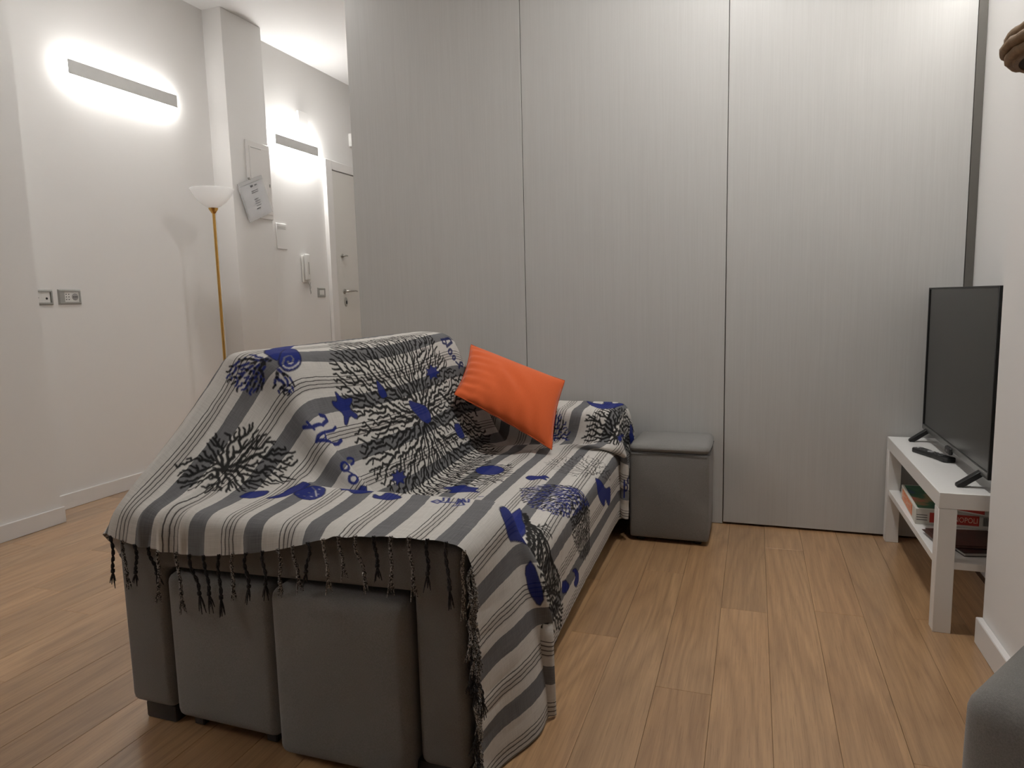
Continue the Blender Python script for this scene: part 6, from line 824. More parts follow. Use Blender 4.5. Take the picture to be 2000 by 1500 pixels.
1,2,0,0,0,-1,0,0,0,0,-1,1,-1,1,0,5,-1,1,0,0,0,-1,0,0,1,0,0,0,0,-4,-1,-2,0,-2,1,10,3,-9,-10,-7,0,-1,0,-1,0,0,2,-2,-1,2,3,2,-1,-1,-1,-1,0,-1,0,0,-1,0,0,0,1,0,2,2,0,1,5,10,9,0,-3,-1,0,
2,4,2,-1,0,0,1,1,-1,0,-1,-1,-1,2,-1,1,0,0,-1,0,0,0,1,-1,1,-1,0,3,1,0,0,-1,0,1,0,0,-1,0,0,3,3,1,-1,-1,1,0,2,0,4,1,-9,-11,-10,-3,0,0,0,0,1,2,-2,-2,1,3,4,0,-2,0,-2,0,0,0,0,0,0,2,1,1,3,
1,1,1,1,-1,5,7,3,-1,-2,0,3,3,1,-1,1,0,0,0,0,0,-2,-1,1,1,0,-1,0,1,-1,0,0,0,0,-1,0,0,3,0,0,0,1,0,0,0,0,1,0,0,-3,9,4,-1,0,-2,1,-5,-6,-6,14,8,-3,-13,-12,-6,-1,0,0,0,2,2,-3,-2,1,4,5,2,-2,
-1,0,-1,1,1,1,2,1,2,3,1,1,2,1,1,1,0,-1,3,1,1,0,0,1,3,1,0,0,0,0,-1,0,-1,-1,1,0,1,0,0,-1,0,0,0,-1,0,0,-1,-1,2,0,0,1,0,0,0,0,0,0,0,1,2,-2,3,4,2,1,-1,2,-1,-12,-11,17,7,0,-8,-12,-7,-3,-1,
-1,0,4,3,-3,-4,0,5,6,3,0,-1,1,0,2,2,2,2,2,1,2,1,1,0,1,-1,0,0,0,0,0,0,1,0,1,1,0,1,0,0,0,-2,0,-1,1,0,1,-2,0,0,0,0,0,-1,-1,0,0,0,2,0,0,0,0,1,0,0,0,0,0,0,0,1,-1,1,1,0,-2,-4,-2,10,-3,-15,
16,9,0,-6,-9,-5,-5,-3,-2,0,3,5,-1,-6,-3,5,8,6,2,0,1,5,3,2,1,1,1,0,1,-1,0,0,-1,0,-1,0,-1,1,0,0,1,1,0,2,-1,0,1,-1,-1,1,-3,-1,0,2,0,-1,0,0,-1,-1,0,0,-1,0,0,2,0,0,0,0,0,0,0,0,0,0,0,0,0,
0,0,0,1,1,-2,-4,-10,-1,6,-6,16,8,2,-5,-8,-1,-4,-5,-5,-1,3,6,1,-5,-5,2,7,8,5,0,2,3,2,2,1,1,0,0,0,1,-1,1,-1,0,-1,0,-1,0,0,0,0,1,0,1,0,-1,1,-2,1,-2,0,0,1,-1,-1,0,-1,0,-1,0,0,0,1,0,2,0,
0,0,0,-1,0,1,0,-1,1,0,0,0,1,-1,0,1,-1,-1,-1,0,-4,-11,2,-1,14,9,2,-6,-5,0,-1,-4,-6,-5,2,7,3,-4,-5,0,4,6,8,-1,0,1,2,2,1,1,2,1,1,1,0,1,1,0,0,0,-1,0,0,2,0,1,0,1,-1,0,0,0,-2,-3,0,2,-3,0,
-1,0,-1,0,1,-1,1,-1,-1,2,0,0,0,0,-1,1,-1,0,1,0,0,0,0,-1,1,0,0,0,-2,0,0,0,0,-11,-5,3,12,9,3,-8,-3,0,0,-1,-5,-8,-1,6,5,-2,-4,-2,1,3,3,2,3,1,1,2,2,1,2,0,2,1,1,0,1,1,0,0,1,0,0,1,0,1,-1,
1,0,1,0,-1,-4,2,-1,-3,0,0,-1,1,-1,-1,1,-1,0,1,1,0,0,0,0,1,-1,1,0,0,-1,0,1,0,0,0,0,0,-1,0,-1,0,0,0,0,-8,-8,3,10,9,2,-8,0,0,0,0,-2,-9,-5,4,6,1,-3,-2,0,1,2,0,1,2,1,2,1,1,2,1,2,1,2,1,1,
2,1,0,2,1,2,2,0,1,1,-1,-2,-1,-1,-3,5,8,-15,-1,-1,0,-1,1,0,-1,1,0,0,2,0,0,-1,0,1,0,0,0,0,1,0,-1,0,0,0,0,-1,0,-1,0,0,0,0,0,0,-5,-10,2,10,9,-1,-5,0,0,0,0,0,-6,-8,0,3,4,0,-2,0,-1,1,0,1,
1,0,2,2,1,1,1,2,1,1,2,0,2,2,0,3,0,3,5,-5,-1,0,-2,-2,-2,-1,8,-37,28,0,1,0,1,0,0,1,-1,0,0,2,0,0,0,0,0,0,-1,1,0,-1,0,1,0,0,0,0,0,-1,-1,0,0,0,0,0,0,0,-2,-9,-3,10,9,-4,-1,0,0,0,0,0,-4,-6,
-2,-1,2,1,0,0,0,1,-1,0,2,-1,1,1,1,1,1,1,3,0,3,1,1,2,1,2,4,2,-2,-6,0,-1,0,-6,1,-12,16,1,1,0,1,0,0,0,0,0,0,-1,2,0,0,0,0,0,0,0,-1,0,1,0,-1,1,0,0,0,0,-1,0,-1,0,0,0,0,0,0,0,0,-5,-7,9,6,-3,
0,0,0,0,0,0,-2,-4,-2,-2,0,0,0,1,-1,1,1,0,1,0,0,2,0,1,1,1,1,1,1,1,0,0,1,0,-2,2,-3,0,-1,-3,4,1,3,2,1,-1,0,1,0,0,0,0,0,-1,0,2,0,0,0,0,0,0,0,1,-1,0,0,0,0,0,0,1,-2,0,-1,0,0,0,0,0,0,0,0,0,
0,-1,-6,4,3,0,0,0,0,0,0,0,-1,-2,-1,-1,-1,0,-1,1,1,0,0,0,2,1,-1,2,0,1,0,0,0,0,0,0,0,0,-1,-1,2,1,-2,1,0,0,0,3,2,1,1,0,-1,0,0,0,0,-1,1,0,2,0,0,1,0,-1,0,0,0,0,0,0,0,0,0,0,-1,1,-1,-1,0,0,
0,0,0,0,0,0,0,0,0,0,-1,1,0,0,0,0,0,0,-1,1,0,0,-1,-1,0,0,0,0,0,0,1,0,0,1,0,0,0,-1,1,0,0,0,0,-1,0,-1,1,0,1,-2,2,0,0,0,1,3,2,0,0,0,-1,0,0,-1,1,0,-1,2,0,1,-1,0,0,1,0,-1,1,0,0,0,-1,0,0,1,
-1,-1,-1,0,0,0,0,0,0,0,0,0,0,0,0,0,0,0,0,0,0,0,0,-1,-1,1,0,0,2,-1,0,0,0,0,0,0,0,0,0,-1,0,0,0,0,0,0,-1,0,0,0,-1,0,3,-1,0,1,0,0,0,1,2,1,2,0,0,0,0,0,0,0,-1,1,2,0,-1,0,0,0,0,0,0,0,0,0,0,
0,1,0,-1,0,0,-1,0,0,0,0,0,0,0,0,0,0,0,0,0,0,0,0,0,0,0,0,0,-1,-1,0,1,-1,1,1,0,-1,0,1,0,-1,0,0,1,0,-1,1,-1,0,-1,1,0,-1,0,0,1,0,2,-1,0,0,0,0,0,2,2,1,0,0,0,0,0,0,0,0,0,1,0,0,1,0,0,-1,1,
0,1,-1,0,1,0,-1,0,0,-1,0,-1,0,0,0,0,0,0,0,0,0,0,0,0,0,0,0,0,0,0,0,0,0,-1,-1,1,-1,1,0,-1,1,0,1,-1,0,0,1,-1,0,0,0,-1,1,-1,0,0,-1,1,-1,0,0,2,1,0,-1,1,0,0,0,1,2,2,0,0,0,0,0,0,0,0,0,2,0,
0,0,0,0,0,0,0,-1,0,0,0,0,1,0,0,0,-2,0,0,0,0,0,0,0,0,0,0,0,0,0,0,0,0,0,0,0,0,0,-1,0,0,-1,1,-1,0,1,0,0,0,0,0,0,0,0,0,0,0,0,0,0,0,-1,1,-1,0,0,0,0,2,-1,0,1,0,0,0,2,1,0,1,0,0,0,0,0,0,0,0,
2,0,0,-1,1,0,0,0,0,0,0,0,0,0,-1,1,0,-1,0,-1,0,0,0,0,0,0,0,0,0,0,0,0,0,0,0,0,0,0,0,0,0,-1,-1,0,0,1,0,0,-1,1,0,0,0,1,-1,0,0,-1,1,-1,0,0,0,0,-1,0,0,0,1,1,1,0,-1,1,0,0,0,0,2,2,0,0,0,0,-1,
1,-1,1,0,2,0,1,0,-2,1,0,0,0,0,1,0,-1,-1,1,0,-1,0,-1,0,0,0,0,0,0,0,0,0,0,0,0,0,0,0,0,0,0,0,0,0,0,-1,0,-1,0,0,0,0,1,0,0,0,0,0,0,0,0,0,0,0,-1,0,1,-1,1,-1,1,-1,0,1,0,0,1,0,0,0,0,1,1,0,1,
0,0,0,1,0,0,0,0,2,0,-1,0,1,0,0,0,0,0,-1,0,0,1,0,-1,1,-1,-1,0,0,0,0,0,0,0,0,0,0,0,0,0,0,0,0,0,0,0,0,0,0,-1,0,0,0,0,0,0,0,0,0,0,1,-1,0,0,-1,1,-1,1,0,-1,0,0,-1,1,-1,1,0,0,2,0,-1,1,0,0,
0,0,1,2,0,0,0,1,-1,0,1,-1,0,2,0,1,0,0,-1,0,0,0,0,0,0,1,0,-1,0,-1,0,0,-1,0,0,0,0,0,0,0,0,0,0,0,0,0,0,0,0,0,0,0,0,0,0,-2,0,0,0,1,0,0,0,0,1,-1,0,0,0,0,0,0,-1,0,1,-1,1,0,-1,1,-1,0,1,0,1,
0,0,0,0,0,0,1,1,0,1,0,-1,1,0,0,1,-1,2,0,-1,0,0,1,0,-1,1,-1,1,0,-1,0,1,0,0,-1,-1,0,0,0,0,0,0,0,0,0,0,0,0,0,0,0,0,0,0,0,0,0,0,-1,0,0,-1,1,0,0,0,0,0,0,0,0,0,0,0,-1,1,0,0,-1,0,0,0,0,-1,
1,0,0,2,0,0,0,0,0,0,0,1,1,1,-1,1,0,0,-1,0,0,1,1,0,1,0,0,-1,1,0,0,0,0,0,0,0,-1,0,0,-1,0,0,0,0,0,0,0,0,0,0,0,0,0,0,0,0,0,0,0,0,0,0,0,0,-1,-1,1,-1,0,1,0,0,0,0,0,0,0,0,0,0,0,0,0,0,0,-1,
1,0,0,-1,0,1,0,1,0,-1,1,0,0,0,1,0,1,1,-1,0,0,1,-1,0,0,2,0,-1,0,0,1,-1,0,0,0,0,0,0,0,1,0,-1,0,-1,0,0,0,0,0,0,0,0,0,0,0,0,0,0,0,0,0,0,0,0,0,0,0,-1,0,0,0,0,0,0,1,0,-1,0,0,0,0,0,0,-1,0,
0,0,1,0,-1,0,0,0,0,1,1,0,0,0,0,0,0,0,0,2,0,0,0,0,0,-1,1,0,-1,1,1,-1,1,0,-1,1,0,-1,1,-1,0,1,0,-1,0,0,0,-1,0,0,0,0,0,0,0,0,0,0,0,0,0,0,0,0,0,0,0,0,0,0,0,-1,-1,0,1,0,0,1,-1,0,1,0,-1,0,
0,0,0,0,0,0,0,0,0,0,0,0,0,0,0,0,1,0,0,0,0,0,0,1,0,1,0,0,0,0,0,0,-1,1,1,0,1,-1,0,0,0,0,0,0,0,0,-1,0,1,0,0,-1,0,0,0,0,0,0,0,0,0,0,0,0,0,0,0,0,0,0,0,0,0,0,0,0,-1,0,0,0,1,0,-1,1,0,-1,0,
1,0,0,0,-1,0,0,0,0,-1,0,0,0,0,0,1,0,0,1,-1,0,1,0,0,0,0,1,0,1,0,1,-1,0,0,0,0,2,-1,0,0,0,1,-1,1,0,0,0,0,0,0,-1,0,0,-1,0,0,0,0,0,0,0,0,0,0,0,0,0,0,0,0,0,0,0,0,0,0,0,0,0,-1,0,0,0,0,1,-1,
0,1,0,-1,0,0,0,1,0,-1,0,0,0,0,0,0,0,0,-1,1,1,0,0,0,0,0,0,0,0,1,0,0,1,-1,1,0,-1,1,0,1,0,0,0,0,0,0,-1,1,-1,1,-1,1,0,0,0,-1,1,-1,0,0,0,0,0,0,0,0,0,0,0,0,0,0,0,0,0,0,0,0,0,0,0,0,-1,0,1,
0,0,0,0,0,-1,0,1,0,-1,0,0,0,1,0,-1,1,-1,0,0,0,0,0,0,0,1,0,0,0,0,0,0,0,0,1,0,0,0,-1,1,0,0,0,1,0,0,0,0,0,0,1,-1,1,-1,1,-1,0,0,0,0,-1,0,0,0,0,0,0,0,0,0,0,0,0,0,0,0,0,0,0,0,0,0,0,0,0,-1,
1,0,-1,1,0,-1,1,-1,1,0,-1,0,1,0,-1,0,0,0,1,-1,1,0,0,0,-1,1,-1,1,0,0,-1,1,0,0,0,1,0,0,0,0,0,0,-1,1,-1,0,1,0,0,0,0,0,0,0,0,-1,1,0,0,0,0,0,0,0,-1,0,0,0,0,0,0,0,0,0,0,0,0,0,0,0,0,0,0,0,
0,0,0,0,0,-1,0,1,0,0,0,0,0,0,0,0,0,-1,0,1,0,-1,0,0,0,0,0,0,0,1,-1,1,0,0,0,0,0,0,0,0,0,0,1,0,-1,0,1,0,-1,1,-1,1,0,0,0,1,-1,0,0,0,1,-1,0,0,0,0,0,-1,0,0,0,0,0,0,0,0,0,0,0,0,0,0,0,0,0,0,
0,0,0,0,0,0,0,0,0,0,0,-1,0,1,-1,1,-1,0,1,0,0,0,0,-1,1,0,0,0,0,0,-1,0,0,0,0,0,1,-1,1,0,0,0,0,0,0,0,0,1,0,-1,0,1,-1,1,1,0,0,0,-1,1,0,-1,1,-1,1,-1,1,0,0,0,0,-1,0,0,0,0,0,0,0,0,0,0,0,0,
0,0,0,0,0,0,0,0,0,0,0,0,0,0,0,0,1,0,-1,1,-1,1,-1,0,0,0,0,0,0,0,0,-1,0,0,0,1,0,0,0,0,0,0,0,0,0,0,0,0,0,0,0,1,-1,0,0,1,-1,1,-1,1,0,0,0,1,-1,0,1,-1,1,-1,1,-1,0,0,0,0,-1,0,0,0,0,0,0,0,0,
0,0,0,0,0,0,0,0,0,0,0,0,0,0,0,0,0,-1,0,1,-1,1,0,-1,1,-1,1,0,-1,1,0,-1,1,0,0,0,0,0,0,0,0,-1,0,0,1,-1,1,0,0,0,0,0,0,1,-1,0,0,0,1,-1,0,0,0,1,0,0,0,-1,1,0,-1,0,0,0,0,0,0,1,-1,0,0,0,0,0,
0,0,0,0,0,0,0,0,0,0,0,0,0,0,0,0,0,0,0,0,0,0,0,1,-1,1,-1,1,0,0,0,0,-1,1,-1,0,0,0,0,0,0,0,0,0,0,0,0,0,0,0,0,0,0,0,0,0,0,0,0,1,-1,0,0,0,0,0,0,0,1,0,0,0,0,0,0,0,1,-1,1,-1,1,0,-1,0,0,0,-1,
0,0,0,0,0,0,0,0,0,0,0,0,0,0,0,0,0,0,0,0,0,0,0,0,0,0,0,0,0,0,0,0,0,0,0,0,0,0,0,0,0,0,0,0,0,0,-1,1,0,0,0,0,0,0,0,0,0,0,0,0,0,0,0,0,0,0,0,0,0,0,0,1,0,0,0,-1,1,0,-1,1,-1,1,-1,0,1,0,-1,0,
0,0,0,0,0,0,0,0,0,0,0,0,0,0,0,0,0,0,0,0,0,0,0,0,0,0,0,1,-1,0,0,0,0,0,0,0,0,0,0,1,-1,0,0,0,0,0,0,1,-1,1,0,-1,0,0,0,0,0,0,0,0,0,0,-1,1,0,1,-1,0,0,0,0,1,0,0,0,0,0,0,0,0,0,0,0,0,0,0,0,0,
-1,0,0,0,0,0,0,0,0,0,0,0,0,0,0,0,0,0,0,0,0,0,0,0,0,0,0,0,0,1,0,-1,0,0,0,0,0,0,1,-1,0,0,0,0,0,0,0,0,0,0,0,0,0,0,0,0,0,0,0,0,0,0,0,0,0,0,-1,0,1,0,0,0,1,-1,0,0,1,0,-1,1,0,0,0,0,0,0,-1,
0,0,0,0,0,0,0,0,0,0,0,0,0,0,0,0,0,0,0,0,0,0,0,0,0,0,0,0,0,1,0,-1,0,1,0,0,0,0,0,0,-1,1,-1,1,0,0,0,0,0,0,-1,0,0,0,1,-1,1,-1,0,0,0,0,0,0,-1,1,-1,1,0,0,-1,1,-1,1,1,0,0,0,-1,1,0,-1,1,-1,
1,-1,1,0,0,0,0,-1,0,0,0,0,0,0,0,0,0,0,0,0,0,0,0,0,0,0,0,0,0,0,0,0,0,0,0,0,0,0,0,0,0,0,0,0,0,0,0,0,0,0,0,0,0,0,0,1,0,-1,0,0,0,0,1,-1,0,0,0,0,0,0,0,0,-1,0,0,1,-1,1,-1,0,0,1,0,0,-1,1,0,
0,0,0,0,0,-1,1,0,-1,0,0,0,0,0,0,0,0,0,0,0,0,0,0,0,0,0,0,0,0,0,0,0,0,0,0,1,0,0,0,0,0,0,0,0,0,0,0,0,0,0,0,0,0,0,0,0,0,0,0,0,0,0,0,-1,0,0,0,0,0,0,0,0,-1,0,0,0,1,-1,0,0,0,1,0,-1,1,0,0,-1,
1,-1,1,-1,1,-1,1,0,-1,0,1,-1,0,0,0,0,0,0,0,0,0,0,0,0,0,0,0,0,0,0,0,0,0,0,0,0,0,0,0,1,0,-1,0,0,0,0,0,0,1,-1,1,0,-1,0,1,0,-1,0,0,0,1,0,-1,0,0,0,0,0,0,0,0,0,-1,0,0,0,0,0,0,0,0,0,1,0,0,
-1,1,0,0,0,0,0,0,0,0,0,-1,1,0,-1,0,0,0,0,0,0,0,0,0,0,0,0,0,0,0,0,0,0,0,0,0,0,0,0,0,1,0,0,0,0,0,0,0,0,0,0,0,0,0,0,0,0,0,0,0,0,0,0,0,0,0,0,0,-1,0,1,-1,0,0,0,-1,1,-1,0,0,0,-1,1,0,0,0,1,
0,0,0,-1,1,0,-1,1,-1,1,-1,1,0,0,-1,0,0,0,0,0,0,0,0,0,0,0,0,0,0,0,0,0,0,0,0,0,0,0,0,0,0,0,0,1,0,-1,0,1,0,0,0,0,0,0,-1,1,-1,0,1,0,-1,0,1,0,0,0,-1,0,1,-1,0,0,0,0,0,0,0,0,-1,0,0,0,0,0,0,
0,0,0,0,1,0,0,0,0,0,1,-1,0,0,0,0,0,0,0,0,-1,0,0,0,0,0,0,0,0,0,0,0,0,0,0,0,0,0,0,0,0,0,0,0,0,0,1,0,0,0,0,0,0,0,0,0,0,0,0,0,1,0,-1,0,1,0,-1,0,0,0,1,0,-1,-1,0,0,0,0,0,0,0,0,-1,0,-1,1,-1,
1,-1,1,-1,1,1,0,-1,1,0,-1,1,-1,1,0,-1,1,0,-1,1,0,-1,0,0,0,0,0,0,0,0,0,0,0,0,0,0,0,0,0,0,0,0,0,0,0,0,0,0,1,-1,0,1,0,0,0,-1,0,0,1,-1,1,0,-1,0,1,0,-1,0,1,0,0,0,0,0,-1,1,-1,1,0,-1,0,0,0,
0,-1,0,0,-1,1,-1,1,-1,1,-1,1,-1,1,-1,0,1,-1,1,-1,0,1,0,-1,1,-1,0,0,0,0,0,0,0,0,0,0,0,0,0,0,0,0,0,0,0,0,0,0,0,0,0,0,0,1,0,0,0,0,0,0,0,1,0,0,-1,1,0,-1,1,0,-1,0,1,0,0,0,0,0,-1,0,1,-1,-1,
0,0,0,0,0,0,-1,0,-1,0,0,0,1,-1,0,0,0,0,0,1,0,0,0,0,0,0,1,-1,-1,1,0,0,0,0,-1,0,0,0,0,0,0,0,0,0,0,0,0,0,0,0,0,0,0,0,0,0,0,0,0,0,0,1,0,0,0,-1,1,-1,0,0,1,-1,0,1,-1,0,1,0,0,0,0,-1,0,0,1,
0,0,-1,0,0,0,0,0,0,0,0,-1,0,-1,1,0,-1,0,1,-1,1,1,0,-1,1,0,-1,0,0,0,0,0,1,-1,1,0,0,-1,0,0,0,0,0,0,0,0,0,0,0,0,0,0,0,0,0,0,0,0,0,0,0,0,0,0,1,0,0,0,0,1,-1,1,0,0,-1,1,0,-1,1,0,0,0,0,0,-1,
1,0,0,0,0,-1,0,-1,0,1,-1,0,0,0,-1,0,-1,0,0,0,0,0,0,0,0,1,0,0,-1,0,1,0,0,1,-1,1,-1,1,-2,1,-1,0,0,0,0,0,0,0,0,0,0,0,0,0,0,0,0,0,0,0,0,0,0,0,0,0,0,0,1,0,0,-1,1,-1,0,0,1,-1,1,0,-1,1,0,0,
0,0,-1,0,1,0,0,0,0,0,0,-1,-1,1,0,0,0,0,0,0,-1,-1,0,0,0,0,0,0,0,0,1,0,0,0,0,0,0,0,-1,0,0,1,-1,1,-1,1,0,-1,0,0,0,0,0,0,0,0,0,0,0,0,0,0,0,0,0,0,0,0,0,0,0,0,1,0,0,0,1,-1,1,0,0,-1,1,-1,0,
1,0,0,0,-1,0,1,0,0,0,0,0,1,-1,-1,0,0,-1,0,0,0,0,0,-1,-1,0,0,0,-1,1,0,0,0,-1,0,1,0,0,0,0,0,0,0,1,-1,-1,1,0,0,-1,0,0,0,0,0,0,0,0,0,0,0,0,0,0,0,0,0,0,0,0,0,0,0,0,0,0,0,0,1,-1,0,0,0,0,0,
1,0,0,0,0,0,-1,0,1,0,0,0,0,0,0,0,0,0,0,-1,0,0,0,0,0,0,0,-1,-1,0,0,-1,1,0,0,-1,1,0,1,-1,1,0,0,-1,1,-1,0,0,0,1,-1,1,0,0,-1,0,0,0,0,0,0,0,0,0,0,0,0,0,0,0,0,0,0,0,0,0,0,0,0,0,1,0,0,0,0,
0,0,1,-1,0,0,1,0,-1,0,1,0,0,0,0,0,1,0,0,0,-1,0,-1,-1,0,1,-1,0,0,0,0,-2,0,-1,0,0,0,0,0,1,-1,0,2,-1,-1,1,0,0,0,1,0,0,0,0,0,-1,0,-1,1,-1,0,0,0,0,0,0,0,0,0,0,0,0,0,0,0,0,0,0,0,0,0,0,0,0,
0,1,-1,1,0,0,0,-1,1,-1,0,0,0,1,0,0,0,0,0,0,0,-1,0,1,0,0,1,-1,-1,1,-1,0,0,0,0,-1,0,-1,0,-1,1,0,-1,0,0,0,1,0,1,0,0,0,0,-1,0,0,0,0,0,1,-1,0,1,-1,0,0,0,0,0,0,0,0,0,0,0,0,0,0,0,0,0,0,0,0,
0,0,0,0,0,1,0,0,0,0,0,0,0,0,1,0,-1,0,0,0,0,1,0,0,0,0,1,0,-1,0,1,-1,-1,0,-1,1,-1,0,0,0,0,-1,-2,-1,1,-1,1,0,0,0,0,0,2,-1,0,0,0,0,1,-1,1,-1,0,0,-1,1,0,-1,0,0,0,0,0,0,0,0,0,0,0,0,0,0,0,
0,0,0,0,0,0,0,0,0,0,0,0,0,0,0,0,0,0,0,0,0,0,1,0,0,0,0,-1,0,1,0,0,0,0,0,0,0,0,0,-1,0,0,0,0,0,0,-1,-1,0,-1,0,0,-1,1,0,-1,1,0,0,1,0,-1,0,1,-1,1,-1,0,1,0,0,0,0,0,-1,0,0,0,0,0,0,0,0,0,0,
0,0,0,0,0,0,0,0,0,0,0,0,0,0,0,1,0,0,0,-1,1,0,0,0,0,0,0,0,0,0,0,1,0,-1,1,0,0,0,1,0,-1,0,-1,-1,1,0,-1,0,0,0,-1,-2,-1,1,0,0,0,-1,0,1,-1,0,2,0,-1,0,0,0,0,-1,1,0,0,0,0,0,0,-1,1,-1,0,0,0,
0,0,0,0,0,0,0,0,0,0,0,0,0,0,0,0,0,0,0,0,0,0,0,0,0,0,0,0,0,0,0,0,0,0,0,1,0,-1,1,0,-1,1,-1,1,-1,1,0,0,0,-1,0,0,0,0,0,0,-1,-1,-1,-1,-1,1,0,0,0,0,0,0,0,0,1,0,0,0,0,0,-1,1,0,0,0,-1,0,1,-1,
0,0,0,0,0,0,0,0,0,0,0,0,0,0,0,0,0,0,0,0,0,0,0,0,0,0,0,0,0,0,0,0,0,0,0,0,1,0,0,-1,1,0,0,0,1,-1,1,-1,2,-1,1,-1,-1,-1,0,1,-1,0,0,0,-2,-1,-2,0,1,-1,0,1,0,-1,0,0,1,0,0,0,0,-1,1,0,1,-1,0,
-1,1,0,0,-1,0,0,0,0,0,0,0,0,0,0,0,0,0,0,0,0,0,0,0,0,0,0,0,0,0,0,0,0,-1,0,1,-1,0,1,0,0,0,-1,0,1,0,0,0,0,0,0,0,1,0,-1,0,1,-1,0,-1,1,0,0,0,0,0,-2,-2,0,0,-1,1,-1,0,0,0,1,-1,1,0,0,0,0,0,
-1,1,-1,1,-1,1,-1,1,0,0,-1,0,0,0,0,0,0,0,0,0,0,0,0,0,0,0,0,0,0,0,0,0,0,0,0,0,0,0,0,0,0,0,0,0,0,0,0,0,0,0,0,0,0,0,1,0,0,0,0,1,0,-1,1,-1,-1,0,0,0,0,0,-1,-2,-2,-2,1,0,0,0,0,0,1,-1,1,1,
0,-1,1,0,0,0,0,0,0,0,0,0,0,-1,0,0,0,0,0,0,0,0,0,0,0,0,0,0,0,0,0,5,7,-2,-9,-1,0,0,0,0,0,0,0,0,-1,0,0,0,0,0,0,0,0,1,-1,0,0,1,0,-1,0,1,-1,1,0,0,1,-1,0,0,1,-1,0,0,0,-1,-3,-1,-1,0,0,-1,1,
0,0,0,0,0,0,1,1,-1,-1,1,0,-1,0,0,1,-1,0,0,1,0,-1,0,0,0,0,0,0,0,0,0,0,0,0,0,5,10,-1,-11,-10,6,1,0,0,0,0,0,1,-1,0,-1,0,0,0,0,0,0,0,0,0,0,1,0,-1,0,1,0,0,1,-1,0,0,0,1,-1,0,1,-1,0,0,0,-3,
-3,-2,0,-1,0,1,-1,0,0,0,1,0,1,-1,0,0,1,-1,0,1,0,0,-1,1,0,0,-1,0,1,-1,0,0,0,0,0,0,0,0,0,0,1,8,6,-5,-10,-9,6,3,0,0,0,0,0,4,2,-5,-4,1,0,0,0,0,0,0,0,1,-1,0,0,0,0,0,0,1,-1,0,0,1,0,0,1,0,
0,0,0,0,0,0,-2,-5,-1,0,0,0,-1,1,0,-1,0,-1,1,1,0,-1,0,0,1,0,-1,0,0,1,-1,1,-1,1,-1,0,0,0,0,0,0,0,0,0,0,0,3,10,3,-6,-12,-8,4,6,0,0,0,0,1,7,5,-2,-2,-9,-2,0,0,0,0,0,0,0,-1,1,0,0,0,0,0,0,
-1,1,0,0,0,0,1,0,2,-3,3,-1,0,0,-1,-6,-5,0,0,1,0,0,-1,0,1,0,0,-1,0,0,1,0,0,-1,0,1,0,0,-1,1,-1,1,-1,1,-1,0,0,0,0,0,0,0,0,0,7,9,0,-8,-13,-8,4,9,0,0,0,0,6,8,0,-6,-8,-8,6,1,-1,0,0,-1,0,0,
0,1,-1,0,0,-1,1,0,-1,1,-1,0,0,0,0,-1,2,2,-1,0,-1,-1,0,-2,-4,-4,2,0,0,0,2,0,0,-1,0,1,0,0,0,1,0,0,0,0,0,0,-1,1,-1,1,0,0,-1,0,0,0,0,0,0,0,0,0,10,6,0,-9,-13,-6,3,9,0,0,0,4,9,3,-5,-9,-9,
-4,6,3,1,1,1,0,0,1,-1,0,-1,0,0,-1,0,-1,0,0,-2,0,-1,0,-2,0,-3,-3,-1,2,-3,0,-2,-4,-7,-1,10,1,1,1,1,0,1,1,0,0,0,0,2,0,-1,0,0,0,0,-1,0,1,-1,1,-1,0,0,0,0,0,0,0,0,0,0,2,11,2,0,-11,-12,-5,
2,10,1,0,0,8,7,-1,-8,-10,-7,-2,5,5,5,2,0,0,0,1,-1,1,0,0,-1,-1,0,-1,-1,-2,-1,-1,-2,-1,-2,-1,-2,-2,-6,-3,4,-2,-1,0,-2,-1,6,1,1,1,-1,0,0,1,1,2,1,-1,1,0,0,0,0,0,0,0,1,0,-1,0,0,0,0,0,0,0,
0,0,0,0,0,7,9,-3,3,-12,-13,-4,2,9,2,0,3,9,3,-5,-11,-9,-5,3,7,2,5,2,0,0,0,0,0,-1,0,-1,-1,-1,-1,-2,-1,-1,-1,-2,-1,0,-2,-1,-2,-2,-3,-3,-2,1,-2,0,-1,1,1,0,1,1,0,2,2,0,0,0,1,1,2,-1,0,0,0,
0,0,0,0,0,0,0,0,0,0,0,0,0,0,0,0,0,7,9,-2,-7,8,-13,-13,-2,1,9,3,0,5,9,0,-9,-12,-7,-1,8,6,1,-1,5,0,-1,-1,-2,-1,-2,0,-1,0,-2,0,-1,0,-1,-1,-1,0,-1,-1,-1,0,-2,-2,-2,0,-1,0,0,-1,0,-1,1,0,
2,-1,3,0,-1,1,1,0,1,0,0,2,-1,0,0,0,0,0,0,-1,1,0,0,0,0,-1,1,0,1,0,10,7,-4,-14,2,14,-14,-13,-1,1,8,4,0,7,8,-5,-11,-10,-3,2,9,3,0,0,0,3,-2,-3,-2,-2,-1,-1,0,-1,-1,-1,0,0,-1,0,0,-1,0,-1,
0,1,0,-2,-4,-2,-1,-1,0,0,0,-1,0,0,0,1,0,1,1,2,0,0,0,1,1,1,2,1,0,0,0,0,0,0,0,-1,0,0,-1,0,-1,-1,3,6,7,-8,-10,-5,13,10,-13,-12,-2,2,7,5,1,9,5,-8,-13,-7,-1,6,8,0,0,0,0,2,-5,-6,-3,-1,1,0,
0,0,0,0,1,-1,-1,0,0,0,1,0,0,2,-1,-2,-5,-1,-1,0,0,0,0,-1,0,0,0,2,0,1,0,0,0,2,1,0,-2,0,1,0,1,0,0,0,0,0,0,0,0,0,0,1,-1,2,-1,-4,-7,-4,-1,5,12,10,-11,-14,-1,4,6,5,5,9,-1,-11,-14,-3,3,7,3,
